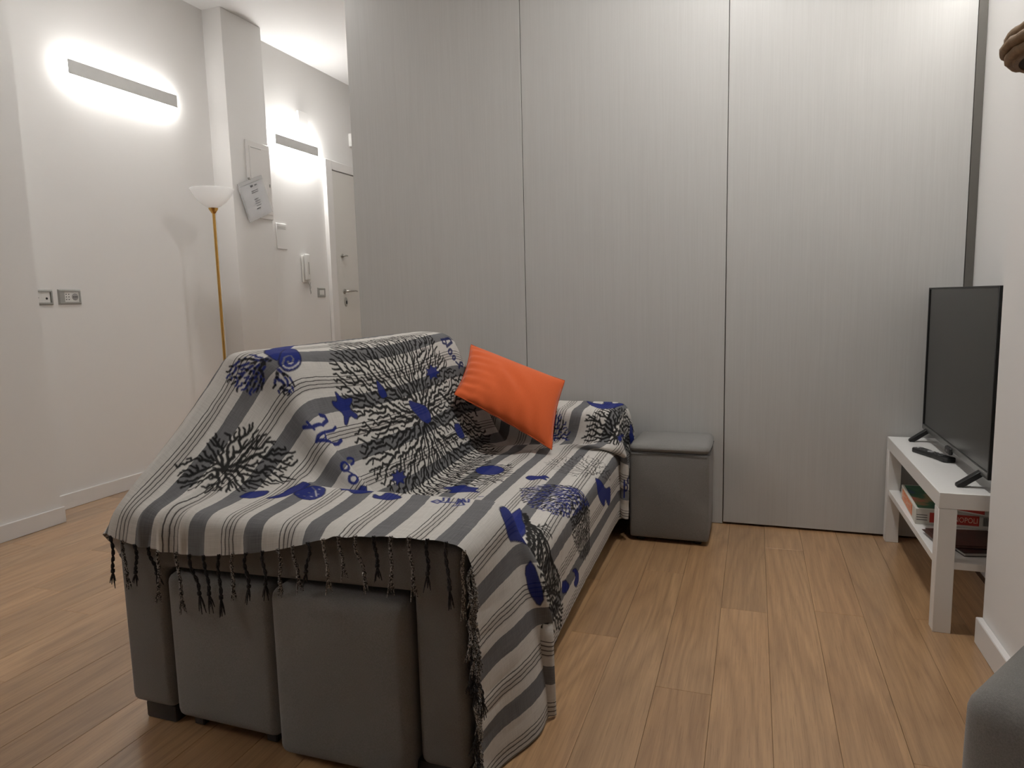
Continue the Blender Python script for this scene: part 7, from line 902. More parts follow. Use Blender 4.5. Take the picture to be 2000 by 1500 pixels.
0,0,0,2,2,2,-9,-2,-2,-2,-2,-2,1,-1,2,1,0,0,0,0,-1,-1,0,1,3,-1,-5,-5,-1,0,-1,-1,0,0,0,1,-2,-1,0,0,2,0,0,1,1,0,1,1,1,-1,0,0,1,0,0,0,0,0,1,0,0,0,0,-1,1,-1,-8,-4,-1,3,6,11,6,-12,-12,1,6,
7,6,5,3,-5,-11,-11,3,7,5,2,0,1,2,2,1,2,1,-2,-3,-4,-5,-4,-2,-1,1,-2,-2,-2,-1,0,0,0,2,1,2,-3,-5,-4,-2,0,0,-1,0,0,1,0,0,-1,-1,1,-1,2,2,0,0,0,0,0,1,1,1,-1,-1,2,0,0,0,0,0,-1,0,0,0,0,0,0,
-1,-3,0,5,5,6,0,-9,-10,4,8,6,4,2,1,-5,-12,-1,8,6,1,1,1,1,0,0,1,0,-1,0,0,0,-1,0,-3,-3,-7,-4,2,4,3,-11,-5,1,1,2,0,-4,-7,-5,-2,1,-1,0,-1,0,0,-1,1,0,1,-3,0,1,-2,2,2,0,0,1,0,-1,1,1,1,0,3,
-1,0,0,0,0,0,0,0,0,0,-1,-1,1,7,4,2,1,-1,-10,-2,8,4,3,1,1,0,-2,-7,6,3,1,0,0,0,-1,0,1,0,-1,0,0,-2,1,0,1,-1,1,0,1,-4,-5,-4,-9,0,2,3,-4,0,-5,-8,-5,-1,1,-1,1,-1,0,0,0,0,0,1,2,-1,-3,2,0,0,
2,0,0,-1,2,0,0,0,1,1,3,1,-1,0,0,1,0,0,0,0,0,2,0,-2,6,5,1,0,-3,2,1,1,2,0,1,0,-1,-4,4,1,1,0,-1,0,0,0,0,-1,-1,-1,-2,0,0,-1,-2,-2,-1,1,4,2,2,0,-1,2,0,-14,0,-2,-9,-9,-5,1,1,-1,0,-1,0,0,0,
-1,0,0,1,1,3,-4,-2,-2,1,2,3,0,-1,-1,2,0,-1,1,0,4,-1,1,0,0,-1,0,0,0,1,0,0,1,2,-1,0,4,4,3,3,-1,0,0,1,0,-1,-1,2,0,0,-1,0,0,1,0,0,0,-1,-1,0,1,0,1,-1,0,0,-3,-6,-2,2,4,1,-3,-3,-1,1,-16,-6,
-6,-1,4,0,-3,0,-1,0,1,0,-1,0,0,0,0,2,2,4,0,-5,-3,1,2,0,1,1,-2,1,0,0,0,3,1,0,0,0,0,0,0,0,0,0,0,0,1,0,0,0,4,5,4,1,1,1,-1,0,0,0,0,0,0,0,0,0,0,0,0,-1,0,1,0,0,-1,0,0,0,-1,1,-4,-1,0,-2,-7,
-8,-8,-6,-2,-2,1,2,0,-1,-1,1,-1,1,0,-1,0,0,0,0,-1,1,0,1,1,0,3,-4,-3,3,-1,1,0,1,-1,2,-1,0,2,0,0,1,0,0,0,0,0,0,0,0,0,0,1,1,1,-1,3,5,5,1,0,1,0,0,0,0,0,-1,1,0,0,0,-1,0,0,1,-2,-1,-2,0,-2,
1,1,2,3,-10,1,-3,-10,-14,-4,4,3,2,-2,-4,5,6,-8,-3,-1,0,-1,0,1,-1,0,0,-1,0,0,2,2,0,0,3,0,-3,1,2,-3,0,1,0,-1,1,0,3,0,0,-1,0,0,1,0,0,0,1,0,0,-1,1,1,0,1,0,4,5,4,2,0,0,-1,0,0,0,0,0,0,1,-1,
0,0,-1,-2,1,0,1,0,1,-1,1,0,-24,-3,-2,-11,6,13,-1,-1,3,0,0,-2,-11,3,12,-5,-8,-5,-2,-1,1,4,-2,-3,-1,0,-1,0,2,2,-3,1,4,0,-3,2,1,-2,-1,1,0,-1,0,3,0,0,0,0,0,-1,1,0,0,-1,0,1,1,0,0,1,0,1,1,
3,9,1,-2,-1,-1,0,-1,0,1,-1,1,0,0,1,-1,1,0,0,0,0,0,-3,4,-1,-26,8,11,-12,-3,-9,2,17,8,0,-1,-4,-5,-3,-12,4,15,-2,-8,-7,-5,-3,2,7,2,-7,-3,-2,-1,2,2,0,-2,0,1,-1,3,1,0,-1,-1,1,0,0,3,0,0,0,
0,1,0,-1,1,0,0,0,-1,1,-1,2,-1,2,-1,1,1,4,-1,-2,-2,0,-1,0,0,0,1,0,0,1,0,1,0,1,0,0,0,-3,9,-4,-9,7,6,0,1,0,-4,-13,-11,7,9,7,2,-1,-4,-8,-12,6,15,1,-7,-8,-7,-5,2,7,6,-7,-5,-4,-4,3,2,-1,-1,
1,-3,1,3,1,0,0,-1,1,-1,3,0,0,0,0,-1,0,1,-1,1,0,0,1,-1,1,-1,0,0,0,0,1,-3,-1,0,0,0,0,0,0,0,0,0,0,0,0,0,0,0,0,0,0,8,-6,-4,2,4,3,2,0,1,3,2,-6,-19,-4,6,10,8,2,-1,-9,-13,9,13,1,-5,-8,-7,-9,
2,8,5,-5,-3,-1,-7,1,1,-1,0,0,-2,2,3,0,-1,-1,0,2,3,0,0,0,0,0,0,0,0,0,0,0,0,0,0,0,0,0,0,0,0,-2,-1,0,0,0,0,0,0,0,0,0,0,0,0,0,0,0,0,0,-1,-7,-2,0,1,9,0,0,1,1,0,1,1,1,-8,-12,-2,7,12,9,2,-12,
-11,12,11,0,-3,-10,-3,-13,3,7,0,-1,-6,-5,-3,2,1,0,0,-1,-1,2,2,0,0,0,-1,3,-1,0,0,0,1,0,0,0,-1,0,0,0,1,-1,0,0,0,0,-1,0,-1,0,0,0,0,0,0,0,0,0,0,0,0,0,0,0,0,0,0,0,0,-1,0,1,0,0,0,0,0,0,0,
0,0,0,0,-6,-9,-3,8,13,8,-13,-8,14,9,-1,-3,-9,1,-15,1,5,-5,-4,1,0,-1,0,1,0,-1,-1,-1,4,2,-1,-1,0,2,1,0,0,0,0,0,-1,1,0,0,0,-1,0,0,0,0,-1,1,0,0,-1,-1,0,0,0,0,0,0,0,0,0,0,0,0,0,0,0,0,0,0,
0,0,0,0,0,0,0,0,0,0,0,0,0,0,0,0,0,-4,-8,-7,7,15,-8,-8,16,7,0,-5,-5,2,-18,-3,5,-1,-3,-1,0,2,0,0,0,0,0,-1,1,2,0,0,3,-1,0,0,0,-1,1,0,0,0,0,0,0,0,0,0,0,0,0,-1,0,-1,0,0,0,0,0,0,0,0,0,0,0,
0,0,0,0,0,0,0,0,0,0,0,0,0,0,0,0,0,0,0,0,0,0,0,0,0,0,0,0,-7,-9,3,2,-2,14,7,0,-9,-6,-2,-9,-1,5,-1,-1,0,0,0,0,0,-1,0,0,1,1,1,0,1,1,-1,1,0,0,-1,1,-1,0,0,0,1,-1,0,0,0,0,0,0,0,0,-1,0,0,0,
0,0,0,0,0,0,0,0,0,0,0,0,0,0,0,0,0,0,0,0,0,0,0,0,0,0,0,0,0,0,0,0,0,0,0,0,0,-5,-10,-2,3,10,3,-4,-5,-3,0,-7,2,0,0,-1,1,0,0,1,0,-1,-1,1,1,1,1,2,-1,1,-1,0,1,0,0,0,-1,0,0,-1,1,0,0,0,0,-1,
1,-1,0,0,0,0,0,0,0,0,0,0,0,0,0,0,0,0,0,0,0,0,0,0,0,0,0,0,0,0,0,0,0,0,0,0,0,0,0,0,0,0,0,0,0,0,-9,-8,6,4,2,-5,1,0,0,0,-1,-4,-2,-1,1,0,0,0,0,-1,0,0,1,2,2,1,-1,0,0,-1,0,-1,0,0,0,1,-1,-1,
1,-1,1,-1,1,0,1,-1,0,0,0,0,0,0,0,0,0,0,0,0,0,0,0,0,0,0,0,0,0,0,0,0,0,0,0,0,0,0,0,0,0,0,0,0,0,0,0,0,0,0,0,0,-3,-10,4,-1,0,-1,1,-1,-4,5,0,-3,-4,-1,1,-1,1,0,0,-1,1,0,0,5,-2,-1,-1,0,0,0,
0,0,0,0,-2,1,0,0,0,-1,1,-1,0,0,1,0,0,0,0,0,0,0,0,0,0,0,0,0,0,0,0,0,0,0,0,0,0,0,0,0,0,0,0,0,0,0,0,0,0,0,0,0,0,0,0,0,0,0,0,0,-1,-8,1,-1,1,-1,0,-3,0,3,1,-3,-4,-1,1,-1,0,0,0,-1,0,0,7,1,
-1,-6,1,0,-1,0,0,-2,-1,0,1,0,-1,1,0,-1,0,0,0,2,0,0,0,0,0,0,0,0,0,0,0,0,0,0,0,0,0,0,0,0,0,0,0,0,0,0,0,0,0,0,0,0,0,0,0,0,0,0,0,0,0,0,0,0,0,-2,-3,-3,1,-1,0,-1,-1,-3,0,2,2,-2,-4,-1,0,-1,
0,0,0,1,-1,4,0,-2,1,-2,1,-1,0,-3,-2,1,2,-1,-1,0,-1,0,0,0,1,0,3,0,0,0,0,0,0,0,0,0,0,0,0,0,0,0,0,0,0,0,0,0,0,0,0,0,0,0,0,0,0,0,0,0,0,0,0,0,0,0,0,0,0,0,0,0,-3,-3,0,-1,0,0,0,-1,-1,-1,0,
0,1,-1,-3,-1,0,-1,-1,0,-1,1,3,-1,0,-1,1,-2,1,-3,-4,4,0,-2,-1,-1,-1,0,0,1,0,-1,-2,2,3,2,1,1,0,0,0,0,0,0,0,0,0,0,0,0,0,0,0,0,0,0,0,0,0,0,0,0,0,0,0,0,0,0,0,0,0,0,0,0,0,0,0,0,-1,-4,-1,-1,
0,0,0,-1,0,-1,-1,-1,0,1,1,-2,-2,-1,0,-1,-1,-1,0,-3,-10,2,6,-1,0,0,2,3,-1,-3,-3,-1,2,1,0,0,-2,0,-2,-3,-8,4,4,3,1,2,1,1,0,1,0,1,0,0,1,0,1,0,0,1,0,0,0,0,0,0,0,0,0,0,0,0,0,0,0,0,0,0,0,0,
0,0,0,0,0,-1,-4,-1,0,0,-1,0,0,-1,0,0,-1,0,0,-1,1,-1,-2,-1,0,-1,-1,-1,-6,3,0,-4,-2,-1,-1,-3,0,0,1,3,2,0,-1,-1,-2,2,-3,-3,-3,-1,-1,1,1,2,0,1,0,2,-1,1,0,1,1,0,1,0,1,1,0,1,1,2,1,1,1,1,0,
1,0,0,0,0,0,0,0,0,0,0,0,0,0,0,0,0,-3,-2,-1,-1,0,0,0,0,0,-1,0,0,-1,-1,1,0,-1,0,-2,0,0,-1,-2,-16,3,-1,1,1,1,-4,1,3,0,0,1,0,-1,0,-1,2,-4,-3,-1,0,-1,0,0,0,0,0,0,0,-1,1,0,0,0,0,0,0,1,0,0,
1,1,1,0,1,1,1,1,2,1,2,1,2,1,1,0,1,0,0,0,0,0,0,0,0,0,-3,-3,0,0,-1,0,0,0,0,0,-1,0,0,0,-1,0,0,0,-1,-1,-1,0,0,-15,1,0,2,0,0,1,1,0,0,2,-1,-2,-1,0,1,-3,-3,0,-2,1,-1,0,0,0,-1,0,0,0,0,0,0,0,
0,0,0,0,0,0,0,0,0,0,0,0,1,1,0,1,1,0,2,1,1,1,2,1,2,2,1,1,1,0,1,0,-1,-4,-2,0,0,1,-1,0,-1,0,0,0,-1,1,-1,0,0,0,-1,1,-2,0,0,-1,-13,1,2,0,1,-2,2,2,1,2,-4,-2,0,0,0,-2,-4,0,0,0,-1,-1,0,0,-1,
0,0,0,0,0,0,-1,0,0,0,0,1,-1,0,1,-1,0,0,0,1,-1,0,1,-1,0,1,0,-1,1,1,2,0,1,1,1,2,1,2,0,2,0,-2,0,1,0,-1,1,-1,1,0,0,0,0,-1,0,0,0,0,0,-1,0,-1,-1,1,-2,4,-2,-8,-2,3,2,1,0,-3,-2,-2,1,1,-4,-3,
1,-1,0,0,-2,0,0,-1,0,-1,0,0,0,0,0,1,-1,0,0,1,-1,0,0,0,0,0,0,1,-1,0,0,0,1,-1,0,0,1,0,0,-1,1,0,0,1,-1,1,1,1,0,1,2,4,0,1,1,-1,1,-1,0,0,0,0,0,0,0,-1,1,-1,0,0,0,-1,-1,
]
MOTIFS = [('C','k',0.0165,0.0047,(1.256,1.1),[(0.966,1.51),(0.806,1.348),(0.798,1.298),(0.776,1.255),(0.819,1.189),(0.812,1.153),(0.864,1.14),(0.793,1.113),(0.772,1.08),(0.781,1.034),(0.785,0.993),(0.8,0.95),(0.857,0.902),(0.92,0.78),(1.036,0.755),(1.138,0.668),(1.212,0.595),(1.342,0.593),(1.501,0.646),(1.452,0.733),(1.694,0.793),(1.772,0.898),(1.732,0.963),(1.733,1.033),(1.722,1.128),(1.728,1.195),(1.64,1.213),(1.584,1.234),(1.605,1.264),(1.556,1.308),(1.544,1.343),(1.571,1.404),(1.327,1.463),(1.083,1.451)]),
('C','k',0.0125,0.0044,(0.292,1.298),[(0.237,1.428),(0.259,1.423),(0.305,1.388),(0.358,1.398),(0.393,1.361),(0.437,1.323),(0.457,1.318),(0.445,1.282),(0.462,1.247),(0.452,1.214),(0.479,1.184),(0.484,1.158),(0.452,1.14),(0.402,1.156),(0.388,1.113),(0.317,1.152),(0.267,1.199),(0.217,1.243),(0.191,1.303),(0.177,1.376)]),
('C','m',0.0098,0.004,(0.608,1.369),[(0.611,1.377),(0.61,1.427),(0.583,1.443),(0.542,1.467),(0.504,1.443),(0.496,1.399),(0.502,1.36),(0.535,1.337),(0.569,1.35)]),
('C','m',0.0098,0.004,(0.602,1.336),[(0.602,1.336),(0.551,1.313),(0.558,1.283),(0.574,1.267),(0.603,1.264),(0.617,1.305)]),
('C','m',0.0098,0.004,(1.179,0.269),[(1.144,0.518),(1.156,0.493),(1.215,0.444),(1.219,0.388),(1.208,0.313),(1.23,0.278),(1.255,0.238),(1.177,0.252),(0.964,0.297),(0.897,0.339),(0.901,0.38),(0.935,0.424),(0.994,0.472)]),
('C','k',0.0085,0.0034,(1.199,0.253),[(1.177,0.263),(1.253,0.225),(1.242,0.164),(1.234,0.076),(1.158,0.074),(1.078,0.116),(0.988,0.228),(0.984,0.288)]),
('C','k',0.012,0.003,(0.756,0.37),[(0.762,0.377),(0.813,0.351),(0.812,0.329),(0.776,0.303),(0.735,0.331)]),
('C','k',0.0145,0.0017,(1.425,0.312),[(1.532,0.539),(1.612,0.513),(1.659,0.464),(1.707,0.413),(1.693,0.376),(1.632,0.305),(1.657,0.243),(1.632,0.21),(1.422,0.307),(1.323,0.343),(1.367,0.429),(1.423,0.474)]),
('C','k',0.0105,0.005,(0.864,0.426),[(0.903,0.443),(0.827,0.408),(0.765,0.379),(0.707,0.3),(0.764,0.245),(0.821,0.171),(0.826,0.118),(0.332,0.323),(0.326,0.394),(0.634,0.365),(0.743,0.393)]),
('C','k',0.012,0.005,(0.702,0.176),[(0.336,0.394),(0.779,0.202),(0.852,0.065),(0.83,0.0),(0.708,0.046),(0.347,0.281)]),
('C','k',0.0135,0.0048,(1.96,0.373),[(2.033,0.552),(2.022,0.516),(2.091,0.468),(2.215,0.408),(2.25,0.348),(2.339,0.335),(2.399,0.26),(2.243,0.183),(1.918,0.355),(1.899,0.458),(1.907,0.527),(1.952,0.521),(2.002,0.537)]),
('C','m',0.012,0.004,(1.922,0.669),[(2.049,0.677),(1.974,0.598),(1.897,0.568),(1.892,0.677)]),
('P','b',[(0.632,1.418),(0.738,1.498),(0.864,1.54),(0.636,1.353),(0.613,1.358)]),
('P','b',[(0.688,1.343),(0.676,1.332),(0.656,1.322),(0.638,1.318),(0.62,1.32),(0.612,1.326),(0.611,1.335),(0.612,1.345),(0.618,1.353),(0.638,1.368),(0.69,1.413),(0.725,1.437),(0.744,1.44),(0.743,1.421),(0.711,1.375),(0.697,1.355)]),
('L','w',0.002,[(0.681,1.343),(0.667,1.333),(0.652,1.328),(0.638,1.325),(0.627,1.327),(0.62,1.332),(0.619,1.338),(0.622,1.344),(0.632,1.35),(0.642,1.358),(0.653,1.362),(0.664,1.365),(0.671,1.364),(0.667,1.357),(0.666,1.351),(0.66,1.346),(0.652,1.34),(0.647,1.338),(0.642,1.337),(0.639,1.338),(0.637,1.339),(0.637,1.342),(0.639,1.343),(0.642,1.344)]),
('L','b',0.006,[(0.648,1.183),(0.673,1.177),(0.676,1.163),(0.633,1.154),(0.568,1.167),(0.547,1.185)]),
('L','b',0.004,[(0.565,1.188),(0.566,1.16)]),
('L','b',0.005,[(0.543,1.133),(0.56,1.14),(0.599,1.134),(0.688,1.132),(0.706,1.139)]),
('L','b',0.006,[(0.551,1.13),(0.587,1.103),(0.686,1.091),(0.709,1.098)]),
('L','b',0.004,[(0.599,1.134),(0.568,1.113)]),
('L','b',0.0045,[(0.558,1.018),(0.545,1.015),(0.536,1.017),(0.531,1.022),(0.531,1.029),(0.537,1.036),(0.545,1.039),(0.554,1.038),(0.565,1.032),(0.57,1.024),(0.558,1.018)]),
('L','b',0.0045,[(0.73,1.028),(0.725,1.024),(0.711,1.022),(0.56,1.023),(0.56,1.029),(0.563,1.034),(0.704,1.041),(0.713,1.042),(0.723,1.04),(0.732,1.035),(0.73,1.028)]),
('L','b',0.003,[(0.536,1.018),(0.542,0.997)]),
('L','b',0.0045,[(0.538,0.976),(0.529,0.974),(0.52,0.976),(0.515,0.983),(0.515,0.992),(0.52,0.997),(0.527,1.0),(0.537,0.997),(0.544,0.99),(0.545,0.983),(0.538,0.976)]),
('P','b',[(0.737,1.217),(0.765,1.211),(0.772,1.249),(0.796,1.217),(0.846,1.221),(0.844,1.21),(0.809,1.187),(0.847,1.159),(0.825,1.149),(0.801,1.165),(0.767,1.136),(0.754,1.141),(0.771,1.171),(0.737,1.198)]),
('P','b',[(0.223,1.201),(0.262,1.196),(0.282,1.171),(0.292,1.146),(0.262,1.142),(0.227,1.157)]),
('P','b',[(0.231,1.129),(0.277,1.104),(0.335,1.107),(0.362,1.094),(0.388,1.087),(0.371,1.057),(0.305,1.072),(0.247,1.085)]),
('P','b',[(0.294,1.081),(0.242,1.032),(0.232,0.995),(0.279,0.985),(0.344,1.006),(0.365,1.033),(0.362,1.054)]),
('L','w',0.002,[(0.282,1.06),(0.282,1.056)]),
('L','w',0.002,[(0.27,1.037),(0.266,1.031)]),
('L','w',0.002,[(0.267,1.016),(0.263,1.01)]),
('L','w',0.002,[(0.287,1.008),(0.287,1.003)]),
('L','w',0.002,[(0.299,1.036),(0.295,1.031)]),
('L','w',0.002,[(0.334,1.022),(0.33,1.017)]),
('L','w',0.0018,[(0.351,1.048),(0.324,1.028),(0.268,1.001)]),
('P','b',[(0.328,0.961),(0.494,1.008),(0.346,0.945),(0.522,0.963),(0.542,0.939),(0.326,0.864),(0.3,0.888),(0.297,0.915),(0.334,0.941)]),
('P','b',[(0.266,0.853),(0.302,0.86),(0.277,0.836),(0.327,0.832),(0.303,0.802),(0.274,0.777),(0.249,0.803),(0.255,0.825)]),
('P','b',[(1.007,0.915),(0.971,0.917),(0.967,0.898),(0.946,0.913),(0.914,0.904),(0.927,0.922),(0.892,0.928),(0.923,0.935),(0.909,0.951),(0.943,0.943),(0.957,0.958),(0.966,0.94),(1.001,0.943),(0.98,0.929)]),
('P','b',[(1.184,1.168),(1.234,1.149),(1.292,1.126),(1.318,1.093),(1.304,1.06),(1.268,1.056),(1.23,1.078),(1.205,1.108),(1.181,1.139)]),
('P','b',[(1.019,1.268),(1.032,1.26),(1.054,1.226),(1.055,1.201),(1.016,1.199),(1.006,1.218)]),
('P','b',[(1.483,1.006),(1.538,0.998),(1.546,0.934),(1.497,0.937),(1.474,0.975)]),
('P','b',[(1.512,1.22),(1.464,1.219),(1.466,1.2),(1.438,1.217),(1.401,1.207),(1.41,1.226),(1.371,1.231),(1.405,1.24),(1.388,1.258),(1.425,1.248),(1.443,1.267),(1.458,1.247),(1.499,1.248),(1.474,1.233)]),
('L','n',0.006,[(1.613,1.344),(1.647,1.343),(1.689,1.346),(1.698,1.329),(1.663,1.318),(1.635,1.311)]),
('L','n',0.005,[(1.617,1.343),(1.61,1.329),(1.64,1.32)]),
('L','n',0.006,[(1.647,1.343),(1.635,1.311)]),
('L','n',0.005,[(1.672,1.288),(1.667,1.281),(1.655,1.278),(1.645,1.278),(1.638,1.283),(1.637,1.289),(1.646,1.295),(1.657,1.298),(1.667,1.298),(1.675,1.293),(1.672,1.288)]),
('L','n',0.0045,[(1.693,1.263),(1.684,1.257),(1.677,1.254),(1.672,1.254),(1.663,1.257),(1.667,1.263),(1.67,1.268),(1.682,1.27),(1.687,1.27),(1.691,1.268),(1.693,1.263)]),
('L','n',0.005,[(1.687,1.244),(1.706,1.233),(1.738,1.229)]),
('L','n',0.005,[(1.702,1.219),(1.726,1.244),(1.748,1.248),(1.746,1.238)]),
('L','k',0.005,[(1.736,1.357),(1.737,1.339),(1.748,1.321),(1.76,1.308),(1.759,1.3),(1.766,1.278),(1.773,1.277)]),
('L','k',0.005,[(1.739,1.328),(1.748,1.321)]),
('P','b',[(1.378,0.648),(1.347,0.644),(1.32,0.653),(1.3,0.671),(1.294,0.695),(1.303,0.722),(1.322,0.745),(1.35,0.76),(1.382,0.767),(1.41,0.758),(1.432,0.739),(1.439,0.713),(1.428,0.687),(1.409,0.662)]),
('P','b',[(1.086,0.793),(1.108,0.76),(1.144,0.728),(1.117,0.698),(1.113,0.655),(1.084,0.664),(1.059,0.63),(1.061,0.681),(1.027,0.74),(1.066,0.741)]),
('L','b',0.0028,[(0.253,0.7),(0.267,0.689),(0.256,0.676),(0.238,0.682),(0.249,0.698),(0.26,0.673),(0.29,0.678),(0.287,0.663),(0.253,0.66),(0.247,0.674),(0.251,0.643)]),
('L','b',0.0028,[(0.222,0.642),(0.232,0.618),(0.281,0.639),(0.235,0.636),(0.272,0.632),(0.253,0.619),(0.291,0.632),(0.299,0.618),(0.253,0.613),(1.012,0.638),(0.266,0.604),(1.01,0.623),(1.019,0.609)]),
('P','b',[(1.283,0.538),(1.323,0.532),(1.317,0.488),(1.342,0.478),(1.295,0.447),(1.298,0.467),(1.264,0.449),(1.281,0.477),(1.252,0.508)]),
('P','b',[(0.237,0.54),(0.27,0.533),(0.277,0.523),(0.927,0.46),(0.877,0.437),(0.8,0.418),(0.756,0.398),(0.678,0.381),(0.236,0.453),(0.211,0.488),(0.21,0.52)]),
('P','b',[(1.411,0.3),(1.451,0.279),(1.528,0.217),(1.632,0.198),(1.627,0.135),(1.582,0.128),(1.526,0.184),(1.502,0.153),(1.427,0.2),(1.378,0.254)]),
('L','n',0.005,[(2.36,0.06),(2.268,0.023),(2.25,0.025),(2.197,0.048),(1.908,0.16),(1.916,0.172),(1.911,0.183),(1.901,0.188),(2.332,0.065),(2.35,0.064),(2.36,0.06)]),
('L','n',0.005,[(1.912,0.14),(1.914,0.132),(1.919,0.128),(1.927,0.126),(1.931,0.129),(1.934,0.138),(1.932,0.147),(1.929,0.152),(1.92,0.153),(1.916,0.149),(1.912,0.14)]),
('L','b',0.005,[(1.937,0.169),(1.932,0.096)]),
('P','b',[(0.844,0.143),(0.889,0.127),(0.933,0.087),(0.902,0.081),(0.842,0.104)]),
('P','b',[(0.968,0.121),(1.013,0.112),(1.057,0.076),(1.055,0.048),(1.019,0.039),(0.981,0.071),(1.014,0.077),(1.003,0.1)]),
('P','b',[(0.279,0.387),(0.313,0.406),(0.335,0.312),(0.314,0.288),(0.282,0.33)]),
('P','b',[(2.299,0.593),(2.225,0.542),(2.2,0.498),(2.292,0.512),(2.3,0.48),(2.218,0.463),(2.281,0.413),(2.095,0.443),(2.072,0.49),(2.162,0.552)]),
('P','b',[(2.241,0.333),(2.356,0.32),(2.284,0.201),(2.252,0.197),(2.223,0.269)]),
('P','b',[(2.173,0.279),(1.977,0.343),(2.087,0.285),(1.962,0.348),(1.949,0.347),(1.959,0.355),(1.953,0.368),(1.964,0.363),(1.967,0.375),(1.974,0.364),(1.988,0.366),(1.983,0.355),(2.101,0.314),(2.08,0.31)]),
('L','k',0.005,[(0.732,0.0),(0.773,0.001),(0.76,0.001)])]
def load_drape():
    raw = np.array(DRAPE, dtype=np.int64).reshape(3, 122, 89).transpose(1, 2, 0)
    return np.cumsum(np.cumsum(raw, axis=1), axis=0) / 1000.0
CELL, UP = 0.02, 8
def cubic(A, k):
    n = A.shape[0]; i = np.arange((n-1)*k+1)/k; a = np.minimum(i.astype(int), n-2); t = (i-a)[:, None, None]
    g = lambda j: A[np.clip(j, 0, n-1)]
    p0, p1, p2, p3 = g(a-1), g(a), g(a+1), g(a+2)
    return p1 + .5*t*(p2-p0 + t*(2*p0-5*p1+4*p2-p3 + t*(3*(p1-p2)+p3-p0)))
def throw():
    P = load_drape()
    for _ in range(2):                                    # soften the weave-scale jitter
        Q = P.copy()
        Q[1:-1] += .25*(P[:-2]+P[2:]-2*P[1:-1]); P = Q; Q = P.copy()
        Q[:, 1:-1] += .25*(P[:, :-2]+P[:, 2:]-2*P[:, 1:-1]); P = Q
    G = cubic(cubic(P, UP).transpose(1, 0, 2), UP).transpose(1, 0, 2)
    nu, nv = G.shape[:2]
    du = np.gradient(G, axis=0); dv = np.gradient(G, axis=1)
    N = np.cross(du, dv); N /= np.maximum(np.linalg.norm(N, axis=2, keepdims=True), 1e-9)
    st = CELL/UP
    uu, vv = np.meshgrid(np.arange(nu)*st, np.arange(nv)*st, indexing='ij')
    r = np.random.RandomState(5)
    wr = np.zeros_like(uu)
    for _ in range(26):                                   # soft creases
        a = r.uniform(0, math.pi); f = r.uniform(5, 17); ph = r.uniform(0, 6.28)
        cu, cv_ = r.uniform(0, 2.4), r.uniform(0, 1.7); s = r.uniform(.10, .28)
        wr += np.exp(-((uu-cu)**2+(vv-cv_)**2)/(2*s*s))*np.sin(6.28*f*(uu*math.cos(a)+vv*math.sin(a))+ph)*r.uniform(.0006, .0016)
    wr += .0022*np.sin(vv*55+2*np.sin(uu*9))*np.exp(-uu/.10)
    for v0, w, amp, reach in ((1.365, .013, .016, .34), (1.300, .016, .020, .40), (1.245, .011, .010, .30), (1.06, .012, .006, .14), (.83, .012, .005, .12)):
        wr += amp*np.exp(-((vv-v0-.10*np.maximum(uu-.1, 0))/w)**2)*np.exp(-(uu/reach)**2)*(1-.35*np.exp(-(uu/.03)**2))   # pleats gathered over the arm
    G = G.copy(); G[..., 0] += .075*np.clip((.47-vv)/.47, 0, 1)**.9*np.exp(-((uu-.27)/.15)**2)     # the loose corner swings out from the sofa front
    if N[450, 300] @ np.array([0, 0, 1.0]) < 0: N = -N
    G = G + N*(np.abs(wr)+.0015)[..., None]
    # ---- the print, drawn in cloth coordinates (metres along, metres across)
    K = np.zeros((nu, nv), np.float32); Bl = np.zeros((nu, nv), np.float32)
    def window(u0, u1, v0, v1):
        a, b = max(0, int(u0/st)-2), min(nu, int(u1/st)+3); c, d = max(0, int(v0/st)-2), min(nv, int(v1/st)+3)
        return a, b, c, d
    def seg(p, q, w0, w1, black, blue, erase=False):
        w = max(w0, w1)
        a, b, c, d = window(min(p[0], q[0])-w, max(p[0], q[0])+w, min(p[1], q[1])-w, max(p[1], q[1])+w)
        if a >= b or c >= d: return
        U, V = uu[a:b, c:d]-p[0], vv[a:b, c:d]-p[1]
        ex, ey = q[0]-p[0], q[1]-p[1]; L2 = ex*ex+ey*ey+1e-12
        t = np.clip((U*ex+V*ey)/L2, 0, 1)
        dist = np.hypot(U-t*ex, V-t*ey)
        m = np.clip(((w0+(w1-w0)*t)-dist)/st+.5, 0, 1)
        if erase:
            Bl[a:b, c:d] *= 1-.8*m; K[a:b, c:d] *= 1-.8*m; return
        K[a:b, c:d] = np.maximum(K[a:b, c:d]*(1-m*(blue > black)), m*black); Bl[a:b, c:d] = np.maximum(Bl[a:b, c:d], m*blue)
    def inside(U, V, poly):
        res = np.zeros(np.shape(U), bool); n = len(poly)
        for i in range(n):
            (x0, y0), (x1, y1) = poly[i], poly[(i+1) % n]
            if y0 == y1: continue
            res ^= ((V < y0) != (V < y1)) & (U < (x1-x0)*(V-y0)/(y1-y0)+x0)
        return res
    INK = {'k': (1, 0), 'b': (0.1, 1), 'n': (.5, .9), 'w': (0, 0)}
    def coral(col, sp, w, root, poly, rs):
        pu = [p[0] for p in poly]; pv = [p[1] for p in poly]
        gu = np.arange(min(pu), max(pu), sp); gv = np.arange(min(pv), max(pv), sp)
        A, B = np.meshgrid(gu, gv, indexing='ij')
        A = (A+rs.uniform(-.45, .45, A.shape)*sp).ravel(); B = (B+rs.uniform(-.45, .45, B.shape)*sp).ravel()
        k = inside(A, B, poly); A, B = A[k], B[k]
        o = np.argsort(np.hypot(A-root[0], B-root[1])); A = np.r_[root[0], A[o]]; B = np.r_[root[1], B[o]]
        dr = np.hypot(A-root[0], B-root[1]); par = [-1]; cnt = np.ones(len(A))
